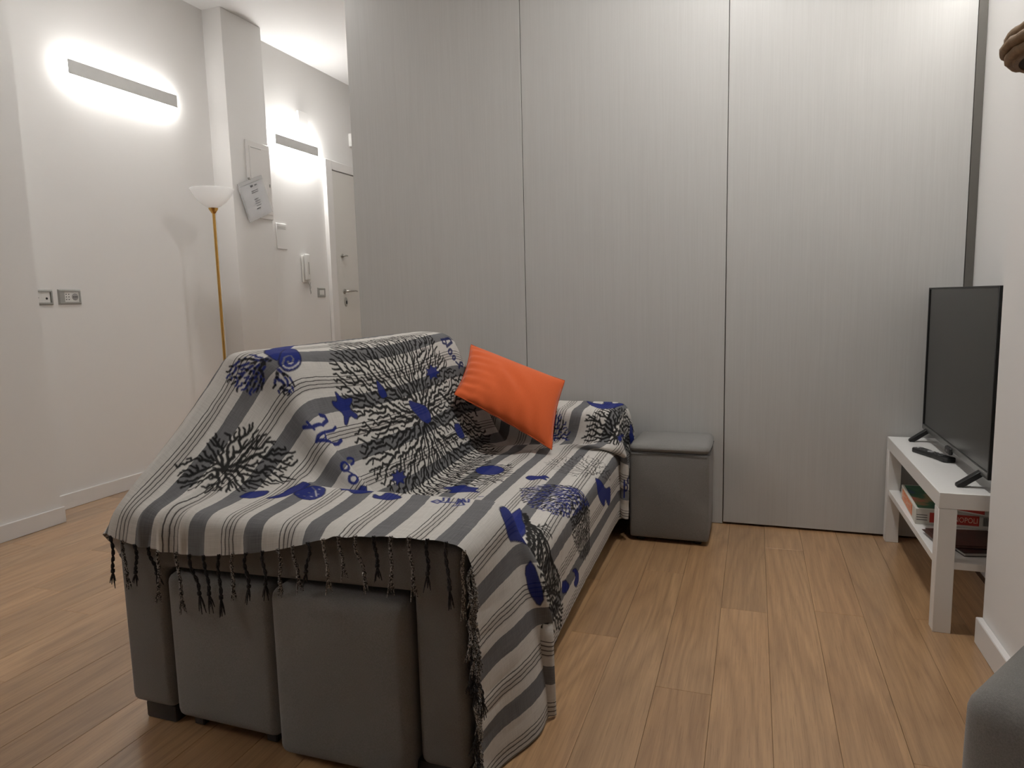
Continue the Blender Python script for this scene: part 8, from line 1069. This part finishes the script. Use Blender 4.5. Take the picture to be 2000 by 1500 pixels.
        for i in range(1, len(A)):
            d = np.hypot(A[:i]-A[i], B[:i]-B[i])
            # prefer parents that lie towards the root
            ca = ((A[i]-A[:i])*(A[i]-root[0])+(B[i]-B[:i])*(B[i]-root[1]))/np.maximum(d*dr[i], 1e-9)
            par.append(int(np.argmin(d*(2.4-1.4*ca))))
        for i in range(len(A)-1, 0, -1): cnt[par[i]] += cnt[i]
        for i in range(1, len(A)):
            j = par[i]; wi = w*min(1.7, .62+.16*math.log(cnt[i]+1)); wj = w*min(1.7, .62+.16*math.log(cnt[j]+1))
            wj = min(wj, wi*1.25)
            if col == 'm':
                c = (.2, 1) if rs.rand() < .55 else (1, .15)
            else: c = INK[col]
            mid = ((A[i]+A[j])/2+rs.uniform(-.12, .12)*sp, (B[i]+B[j])/2+rs.uniform(-.12, .12)*sp)
            seg((A[j], B[j]), mid, wj, wi, *c); seg(mid, (A[i], B[i]), wi, wi*.9, *c)
    rs = np.random.RandomState(9)
    for mt in MOTIFS:
        if mt[0] == 'C': coral(mt[1], mt[2], mt[3], mt[4], mt[5], rs)
        elif mt[0] == 'L':
            for p, q in zip(mt[3], mt[3][1:]):
                if abs(p[0]-q[0])+abs(p[1]-q[1]) < .12: seg(p, q, mt[2], mt[2], *INK[mt[1]], erase=mt[1] == 'w')
        else:
            poly = []
            for p, q in zip(mt[2], mt[2][1:]+mt[2][:1]):        # round the corners once
                poly += [(p[0]*.8+q[0]*.2, p[1]*.8+q[1]*.2), (p[0]*.2+q[0]*.8, p[1]*.2+q[1]*.8)]
            pu = [p[0] for p in poly]; pv = [p[1] for p in poly]
            a, b, c, d = window(min(pu), max(pu), min(pv), max(pv))
            if a >= b or c >= d: continue
            m = inside(uu[a:b, c:d], vv[a:b, c:d], poly)
            K[a:b, c:d][m] = .08; Bl[a:b, c:d][m] = 1
            for p, q in zip(poly, poly[1:]+poly[:1]):
                if abs(p[0]-q[0])+abs(p[1]-q[1]) < .2: seg(p, q, .0016, .0016, .8, .5)
    # ---- mesh
    me = bpy.data.meshes.new('throw')
    nq = (nu-1)*(nv-1)
    me.vertices.add(nu*nv); me.vertices.foreach_set('co', G.astype(np.float32).ravel())
    i0 = (np.arange(nu-1)[:, None]*nv + np.arange(nv-1)[None]).ravel()
    quads = np.stack([i0, i0+nv, i0+nv+1, i0+1], 1).astype(np.int32)
    me.loops.add(nq*4); me.loops.foreach_set('vertex_index', quads.ravel())
    me.polygons.add(nq); me.polygons.foreach_set('loop_start', np.arange(nq, dtype=np.int32)*4)
    uv = me.uv_layers.new(name='cloth')
    uv.data.foreach_set('uv', np.stack([uu.ravel()[quads], vv.ravel()[quads]], -1).astype(np.float32).ravel())
    for nm, arr in (('ink_black', K), ('ink_blue', Bl)):
        at = me.attributes.new(nm, 'FLOAT', 'POINT'); at.data.foreach_set('value', arr.ravel())
    me.update(calc_edges=True); me.validate(); me.shade_smooth()
    # ---- material
    m = NT('striped_printed_cotton')
    u = m.n('ShaderNodeUVMap', uv_map='cloth'); sx = m.n('ShaderNodeSeparateXYZ'); m.l(u.outputs[0], sx.inputs[0])
    U, V = sx.outputs[0], sx.outputs[1]
    wob = m.math('MULTIPLY', m.math('SUBTRACT', m.noise(u.outputs[0], 40, 2), .5), .004)
    fr = m.math('FRACT', m.math('ADD', m.math('DIVIDE', m.math('ADD', V, wob), .157), 10.0-.107/.157+.5))   # .5 = band centre
    fr = m.math('SUBTRACT', fr, .5)
    def near(c, hw):                                        # 1 where |fr-c| < hw
        return m.math('LESS_THAN', m.math('ABSOLUTE', m.math('SUBTRACT', fr, c)), hw)
    band = near(0.0, .150)
    lines = None
    for c in (.335, .405, .475, -.455):
        q = near(c, .0085); lines = q if lines is None else m.math('MAXIMUM', lines, q)
    def thread(s, axis):
        w = m.n('ShaderNodeTexNoise'); mp = m.n('ShaderNodeMapping'); m.l(u.outputs[0], mp.inputs['Vector'])
        mp.inputs['Scale'].default_value = (s if axis == 0 else s*.03, s*.03 if axis == 0 else s, 1)
        m.l(mp.outputs[0], w.inputs['Vector']); w.inputs['Scale'].default_value = 1; w.inputs['Detail'].default_value = 2
        return w.outputs[0]
    t1, t2 = thread(560, 0), thread(560, 1)
    weave = m.math('ADD', m.math('MULTIPLY', t1, .5), m.math('MULTIPLY', t2, .5))
    cream = m.mix(weave, (.36, .342, .315, 1), (.78, .75, .70, 1))
    grey = m.mix(weave, (.055, .055, .057, 1), (.255, .252, .255, 1))
    taupe = m.mix(weave, (.30, .28, .255, 1), (.66, .625, .58, 1))
    cream = m.mix(near(.405, .10), cream, taupe)
    c = m.mix(band, cream, grey)
    c = m.mix(m.math('MULTIPLY', lines, .86), c, (.035, .032, .032, 1))
    ab = m.n('ShaderNodeAttribute', attribute_name='ink_blue'); ak = m.n('ShaderNodeAttribute', attribute_name='ink_black')
    blue = m.mix(weave, (.004, .009, .075, 1), (.016, .032, .25, 1))
    c = m.mix(m.math('MULTIPLY', ab.outputs['Fac'], .96), c, blue)
    black = m.mix(weave, (.004, .004, .005, 1), (.018, .017, .016, 1))
    c = m.mix(m.math('MULTIPLY', ak.outputs['Fac'], .97), c, black)
    m.base(c); m.rough(.95); m.b.inputs['Specular IOR Level'].default_value = .15
    m.bump(weave, .35, .0012)
    T = new_obj('throw', me, None, m.m)
    tag(T, 'striped throw printed with black coral and blue sea creatures, draped over the sofa', 'throw')
    # ---- fringe
    def cordmat(name, dark, lite):
        q = NT(name); v = q.obj((1, 1, 1))
        w = q.n('ShaderNodeTexNoise'); q.l(v, w.inputs['Vector']); w.inputs['Scale'].default_value = 330
        q.base(q.mix(q.math('GREATER_THAN', w.outputs[0], .5), dark, lite)); q.rough(.95); return q.m
    MC = [cordmat('black_fringe_cord', (.012, .012, .014, 1), (.035, .033, .035, 1)),
          cordmat('speckled_fringe_cord', (.025, .024, .024, 1), (.34, .32, .30, 1)),
          cordmat('beige_fringe_cord', (.08, .074, .068, 1), (.42, .39, .35, 1))]
    variants = []
    for k in range(6):
        r2 = random.Random(40+k); bm = bmesh.new()
        Lc = .078+.018*r2.random(); bend = [r2.uniform(-.006, .006) for _ in range(2)]
        cx = lambda t: (bend[0]*math.sin(2.6*t)+bend[1]*math.sin(5*t), 0.0025*math.sin(3*t), -Lc*t)
        for ph in (0, math.pi):
            pts = []
            for i in range(17):
                t = i/16; b = cx(t); a = ph+t*15
                pts.append((b[0]+.0022*math.cos(a), b[1]+.0022*math.sin(a), b[2]))
            add_tube(bm, pts, .0025, 5)
        e = Vector(cx(1.0))
        g = bmesh.ops.create_icosphere(bm, subdivisions=1, radius=.0058)
        for v in g['verts']: v.co = Vector((v.co.x, v.co.y, v.co.z*1.3))+e+Vector((0, 0, -.004))
        for s in range(6):
            a = s*1.05+r2.random(); l = r2.uniform(.024, .045); sp = r2.uniform(.003, .010)
            p = [e+Vector((0, 0, -.007)), e+Vector((sp*.6*math.cos(a), sp*.6*math.sin(a), -.007-l*.5)), e+Vector((sp*math.cos(a), sp*math.sin(a), -.007-l))]
            add_tube(bm, p, [.0019, .0018, .0009], 4)
        variants.append(bm_mesh(bm, 'tassel', 60))
    cache = {}
    def tassel(pos, k, mi, sc, rx, ry, rz):
        key = (k, mi)
        if key not in cache:
            me2 = variants[k].copy(); me2.materials.append(MC[mi]); cache[key] = me2
        o = bpy.data.objects.new('tassel', cache[key]); COL.objects.link(o); o.parent = T
        o.location = pos; o.rotation_euler = (rx, ry, rz); o.scale = (1, 1, sc)
    r3 = random.Random(8)
    for v_ in np.arange(.535, 1.50, .0405):                 # along the end of the arm
        j = min(nv-1, int(v_/st)); p = G[0, j]
        band_here = abs(((v_-.107)/.157+.5) % 1-.5) < .17
        tassel((p[0], p[1]-.003, p[2]+.003), r3.randrange(6), 0 if band_here else r3.choice((1, 1, 2, 0)), r3.uniform(.72, 1.2), r3.uniform(-.05, .02), r3.uniform(-.14, .14), r3.uniform(-.4, .4))
    for v_ in np.arange(.02, .51, .0150):                   # down the front edge, matted together
        j = int(v_/st); p = G[0, j]
        tassel((p[0]+.003, p[1]-.004, p[2]), r3.randrange(6), r3.choice((0, 1, 1, 2)), r3.uniform(.5, .95), r3.uniform(-.28, .05), r3.uniform(-.12, .20), r3.uniform(-1.2, 1.2))
    return G
G = throw()

# ------------------------------------------------------------------ orange cushion
def cushion():
    n = 40
    TL, TR = Vector((-1.228, 2.925, .868)), Vector((-.792, 2.950, .705))
    BR, BLc = Vector((-.800, 2.752, .434)), Vector((-1.178, 2.610, .682))
    ctr = (TL+TR+BR+BLc)/4
    nrm = (TR-BLc).cross(TL-BR).normalized()
    if nrm.y > 0: nrm = -nrm
    bm = bmesh.new(); grid = {}
    for side in (1, -1):
        for i in range(n+1):
            for j in range(n+1):
                if side == -1 and (i in (0, n) or j in (0, n)): grid[side, i, j] = grid[1, i, j]; continue
                a, b = i/n, j/n
                # edges pulled in between the corners
                pin = .030
                aa = a + pin*math.sin(math.pi*b)*(1-2*a)*1.0
                bb = b + pin*math.sin(math.pi*a)*(1-2*b)*1.0
                p = (BLc*(1-aa)+BR*aa)*(1-bb)+(TL*(1-aa)+TR*aa)*bb
                t = (max(0, 1-(2*a-1)**2)**.55)*(max(0, 1-(2*b-1)**2)**.55)
                th = .068*t
                # creases running in from the seams
                cr = .0
                cr += .008*math.sin(b*46+2*a)*math.exp(-a/.10)*min(1, t*3)
                cr += .0065*math.sin(a*38+b*5)*math.exp(-b/.16)*min(1, t*3)
                cr += .006*math.sin((a*1.1+b*.8)*17)*t*math.exp(-((a-.45)**2+(b-.5)**2)/.05)
                p = p+nrm*side*(th+cr*(1 if side == 1 else .3))
                grid[side, i, j] = bm.verts.new(p)
    for side in (1, -1):
        for i in range(n):
            for j in range(n):
                q = [grid[side, i, j], grid[side, i+1, j], grid[side, i+1, j+1], grid[side, i, j+1]]
                bm.faces.new(q if side == 1 else q[::-1])
    m = NT('orange_cotton'); v = m.obj()
    f = m.noise(v, 420, 2, .7); g = m.noise(v, 5, 2)
    m.base(m.mix(f, (.58, .088, .014, 1), (.78, .140, .028, 1))); m.rough(.9); m.b.inputs['Sheen Weight'].default_value = .2
    m.bump(m.math('ADD', f, m.math('MULTIPLY', g, 2.0)), .25, .0012)
    C = new_obj('cushion', bm_mesh(bm, 'cushion', 80), None, m.m)
    # piping along the seam
    bm = bmesh.new()
    ring = [grid_pt(BLc, BR, TL, TR, a, b) for a, b in [(k/24, 0) for k in range(24)]+[(1, k/24) for k in range(24)]+[(1-k/24, 1) for k in range(24)]+[(0, 1-k/24) for k in range(25)]]
    add_tube(bm, ring, .0022, 5, False)
    new_obj('seam', bm_mesh(bm, 'seam', 60), C, plain('orange_seam', (.50, .085, .018, 1), .9))
    tag(C, 'plain orange cushion leaning in the far corner of the sofa', 'cushion')
def grid_pt(BLc, BR, TL, TR, a, b):
    pin = .030
    aa = a+pin*math.sin(math.pi*b)*(1-2*a); bb = b+pin*math.sin(math.pi*a)*(1-2*b)
    return (BLc*(1-aa)+BR*aa)*(1-bb)+(TL*(1-aa)+TR*aa)*bb
cushion()

# ------------------------------------------------------------------ television bench and what stands on it
def bench():
    T = empty('tv_bench', (.546, 2.368, 0))
    L, Wd, t = .888, .262, .050
    box('top', 0, Wd, 0, L, .45-t, .45, M_WHITE, T, r=.0015, seg=1)
    for x in (0, Wd-t):
        for y in (0, L-t): box('leg', x, x+t, y, y+t, 0, .45-t-.0006, M_WHITE, T, r=.0015, seg=1)
    box('shelf', .006, Wd-.006, .012, L-.012, .205, .228, M_WHITE, T, r=.001, seg=1)
    tag(T, 'white low television bench with square legs and a shelf', 'tv bench')
bench()
def television():
    T = empty('television', (.672, 2.377, .45))
    L, z0, z1 = .866, .044, .626
    box('back_shell', .010, .030, .002, L-.002, z0+.002, z1-.002, M_BLACK, T, r=.004, seg=2)
    box('back_housing', .030, .052, .15, L-.15, z0+.03, z0+.30, M_BLACK, T, r=.008, seg=2)
    m = NT('glossy_dark_screen'); m.base((.010, .0105, .009, 1)); m.rough(.2); m.b.inputs['Specular IOR Level'].default_value = .32
    box('screen', .004, .0095, .008, L-.008, z0+.020, z1-.007, m.m, T)
    box('bezel', 0, .010, 0, .008, z0, z1, M_BLACK, T, r=.001, seg=1)
    box('bezel', 0, .010, L-.008, L, z0, z1, M_BLACK, T, r=.001, seg=1)
    box('bezel', 0, .010, .008, L-.008, z1-.007, z1, M_BLACK, T, r=.001, seg=1)
    chin = box('lower_bezel', -.001, .010, .008, L-.008, z0, z0+.0195, plain('dark_silver_trim', (.20, .20, .19, 1), .3, .7), T, r=.001, seg=1)
    rc = box('sensor_pod', -.010, .004, L/2-.035, L/2+.03, z0-.014, z0+.012, M_BLACK, T, r=.006, seg=3)
    box('sensor_lens', -.0112, -.0098, L/2-.010, L/2+.002, z0-.006, z0+.002, M_STEEL, rc)
    for y in (.080, L-.080):
        pts = [(-.062, 0), (-.045, 0), (.010, .042), (.022, .042), (.075, 0), (.092, 0), (.092, .008), (.032, .056), (0, .056), (-.062, .009)]
        prism('stand_foot', pts, 'y', y-.013, y+.013, M_BLACK, T, r=.0015, seg=1)
    tag(T, 'black flat television with dark screen on the white bench', 'television')
television()
def remote():
    a = Vector((.598, 2.975)); b = Vector((.676, 2.792)); d = b-a; L = d.length
    e = empty('remote_control', ((a.x+b.x)/2, (a.y+b.y)/2, .45), math.atan2(d.y, d.x))
    pts = [(-L/2, -.014), (-L/2+.012, -.023), (-.01, -.020), (.02, -.018), (L/2-.012, -.024), (L/2, -.015), (L/2, .015), (L/2-.012, .024), (.02, .018), (-.01, .020), (-L/2+.012, .023), (-L/2, .014)]
    body = prism('body', pts, 'z', 0, .017, M_BLACK, e, r=.004, seg=2)
    bt = plain('remote_button_grey', (.10, .10, .10, 1), .5)
    wt = plain('remote_button_light', (.55, .55, .55, 1), .4)
    for i in range(7):
        for k in (-1, 0, 1):
            if i == 3: continue
            box('button', -L/2+.024+i*.021-.0045, -L/2+.024+i*.021+.0045, k*.011-.0035, k*.011+.0035, .0165, .0186, bt, body, r=.001, seg=1)
    rg = lathe('ring_button', [(.011, .0165), (.011, .019), (.006, .019), (.006, .0165)], wt, body, 20); rg.location = (-L/2+.087, 0, 0)
    box('button', -L/2+.012, -L/2+.020, -.004, .004, .0165, .0188, wt, body, r=.001, seg=1)
    tag(e, 'black remote control lying on the white bench in front of the television', 'remote control')
remote()
def games():
    zs = .228
    white = plain('box_card_white', (.66, .64, .58, 1), .5, var=.03)
    red = plain('box_print_red', (.46, .035, .022, 1), .45); orange = plain('box_print_orange', (.78, .22, .07, 1), .45)
    pale = plain('box_print_pale', (.80, .55, .42, 1), .5); ink = plain('box_print_black', (.05, .045, .04, 1), .5)
    def art():
        m = NT('box_top_art'); v = m.obj(); n = m.n('ShaderNodeTexNoise'); m.l(v, n.inputs['Vector']); n.inputs['Scale'].default_value = 11; n.inputs['Detail'].default_value = 3
        r = m.n('ShaderNodeValToRGB'); cr = r.color_ramp; cr.interpolation = 'EASE'
        cr.elements[0].position = .34; cr.elements[0].color = (.02, .05, .16, 1)
        cr.elements[1].position = .70; cr.elements[1].color = (.60, .16, .12, 1)
        for p, c in ((.44, (.02, .10, .05, 1)), (.53, (.04, .15, .08, 1)), (.62, (.34, .24, .12, 1))):
            k = cr.elements.new(p); k.color = c
        m.l(n.outputs[0], r.inputs[0]); m.base(r.outputs[0]); m.rough(.4); return m.m
    # large game box: local x across the bench, y along it
    B = empty('board_game_box', (.562, 2.752, zs+.0005), math.radians(-2.5))
    w, l, h = .255, .335, .058
    bd = box('box_base', 0, w, 0, l, 0, h, white, B, r=.0015, seg=1)
    box('lid_picture', .008, w-.008, .010, l-.010, h, h+.0006, art(), B)
    box('red_label', .045, .196, -.0008, 0, .010, .046, red, bd)
    tt = text_part('title', 'MONOPOLI', .0270, pale, bd, (.140, -.0012, .0275), (math.pi/2, 0, 0), 'CENTER')
    tt.scale.x = .102/tt.dimensions.x
    for k in range(3): box('small_print', .004, .038, -.0006, 0, .034-.009*k, .0365-.009*k, ink, bd)
    for k in range(9): box('barcode_bar', .208+.0026*k, .2092+.0026*k+.0006*(k % 2), -.0006, 0, .012, .042, ink, bd)
    box('orange_label', -.0008, 0, .07, .30, .008, .050, orange, bd)
    for k in range(6):
        y = .095+.034*k
        o = box('label_stroke', -.0014, -.0008, y, y+.008, .014, .044, pale, bd); 
        box('label_stroke', -.0014, -.0008, y, y+.022, .036-.006*(k % 3), .041-.006*(k % 3), pale, bd)
    tag(B, 'white board game box with red and orange labels on the bench shelf', 'game box')
    S = empty('small_game_box', (.660, 2.760, zs+h+.0022), math.radians(-32))
    sb = box('box_base', 0, .135, 0, .19, 0, .040, white, S, r=.0015, seg=1)
    box('red_side_label', -.0007, 0, .022, .182, .006, .034, red, sb)
    box('red_end_label', .012, .118, -.0007, 0, .006, .034, red, sb)
    box('lid_picture', .006, .129, .006, .184, .040, .0406, red, sb)
    for k in range(4): box('side_lettering', -.0012, -.0006, .045+.03*k, .060+.03*k, .014, .026, plain('box_print_dark_red', (.22, .02, .015, 1), .5), sb)
    tag(S, 'small red and white box lying askew on the board game box', 'game box')
    # dark book and brochure nearer the front
    D = empty('book', (.640, 2.440, zs+.0005), math.radians(14))
    cov = plain('dark_plum_cover', (.020, .012, .016, 1), .25, var=.3, scale=30)
    box('page_block', .003, .150, .002, .16, .0015, .0095, plain('page_edge', (.52, .50, .46, 1), .8), D)
    box('cover', 0, .153, 0, .163, 0, .0015, cov, D); box('cover', 0, .153, 0.002, .163, .0095, .011, cov, D)
    box('spine', .1505, .153, 0, .163, .0015, .0095, cov, D)
    tag(D, 'dark covered book with pale page edge on the bench shelf', 'book')
    m = NT('dark_brown_brochure'); v = m.obj(); n = m.noise(v, 28, 3); m.base(m.mix(n, (.016, .009, .009, 1), (.085, .035, .026, 1))); m.rough(.3)
    Q = empty('brochure', (.585, 2.480, zs+.0118), math.radians(7))
    box('sheet', 0, .215, 0, .175, 0, .0020, m.m, Q, r=.0006, seg=1)
    box('sheet', .012, .205, .015, .182, .0021, .0040, m.m, Q, r=.0006, seg=1)
    tag(Q, 'dark brown brochure lying on the book under the board game boxes', 'brochure')
games()

# ------------------------------------------------------------------ woven shade hanging at the right edge
def woven_shade():
    S = empty('woven_shade', (.563, 1.50, 1.463))
    m = NT('brown_woven_cane'); v = m.obj()
    n = m.noise(v, 90, 3); m.base(m.mix(n, (.13, .075, .035, 1), (.36, .23, .12, 1))); m.rough(.7); m.bump(n, .5, .002)
    prof = [(.139, .016), (.147, .031), (.141, .047), (.122, .058), (.098, .065), (.073, .070), (.048, .074), (.024, .077)]   # coiled cane
    for k, (R, z) in enumerate(prof):
        bm = bmesh.new(); nseg = 56
        add_tube(bm, [(R*math.cos(2*math.pi*q/nseg), R*math.sin(2*math.pi*q/nseg), z+.0016*math.sin(q*2.2+k)) for q in range(nseg+1)], .0095, 8, False)
        new_obj('cane_coil', bm_mesh(bm, 'cane_coil', 70), S, m.m)
    lathe('inner_shell', [(.0, .007), (.126, .007), (.131, .012), (.137, .030), (.132, .045), (.11, .052), (.04, .066), (0, .068)], plain('dark_shade_lining', (.045, .033, .024, 1), .8), S, 48)
    lathe('lower_rim', [(.126, .004), (.133, .004), (.138, .011), (.133, .020), (.126, .020), (.126, .004)], m.m, S, 48)
    tube('hanging_cord', [(0, 0, .07), (0, 0, .8), (0, 0, 1.556)], .003, M_BLACK, S, 6)
    lathe('ceiling_cap', [(0, 1.543), (.045, 1.543), (.05, 1.548), (.05, 1.567), (0, 1.567)], M_WHITE, S, 24)
    tag(S, 'brown woven cane lampshade hanging at the top right edge', 'lampshade')
woven_shade()
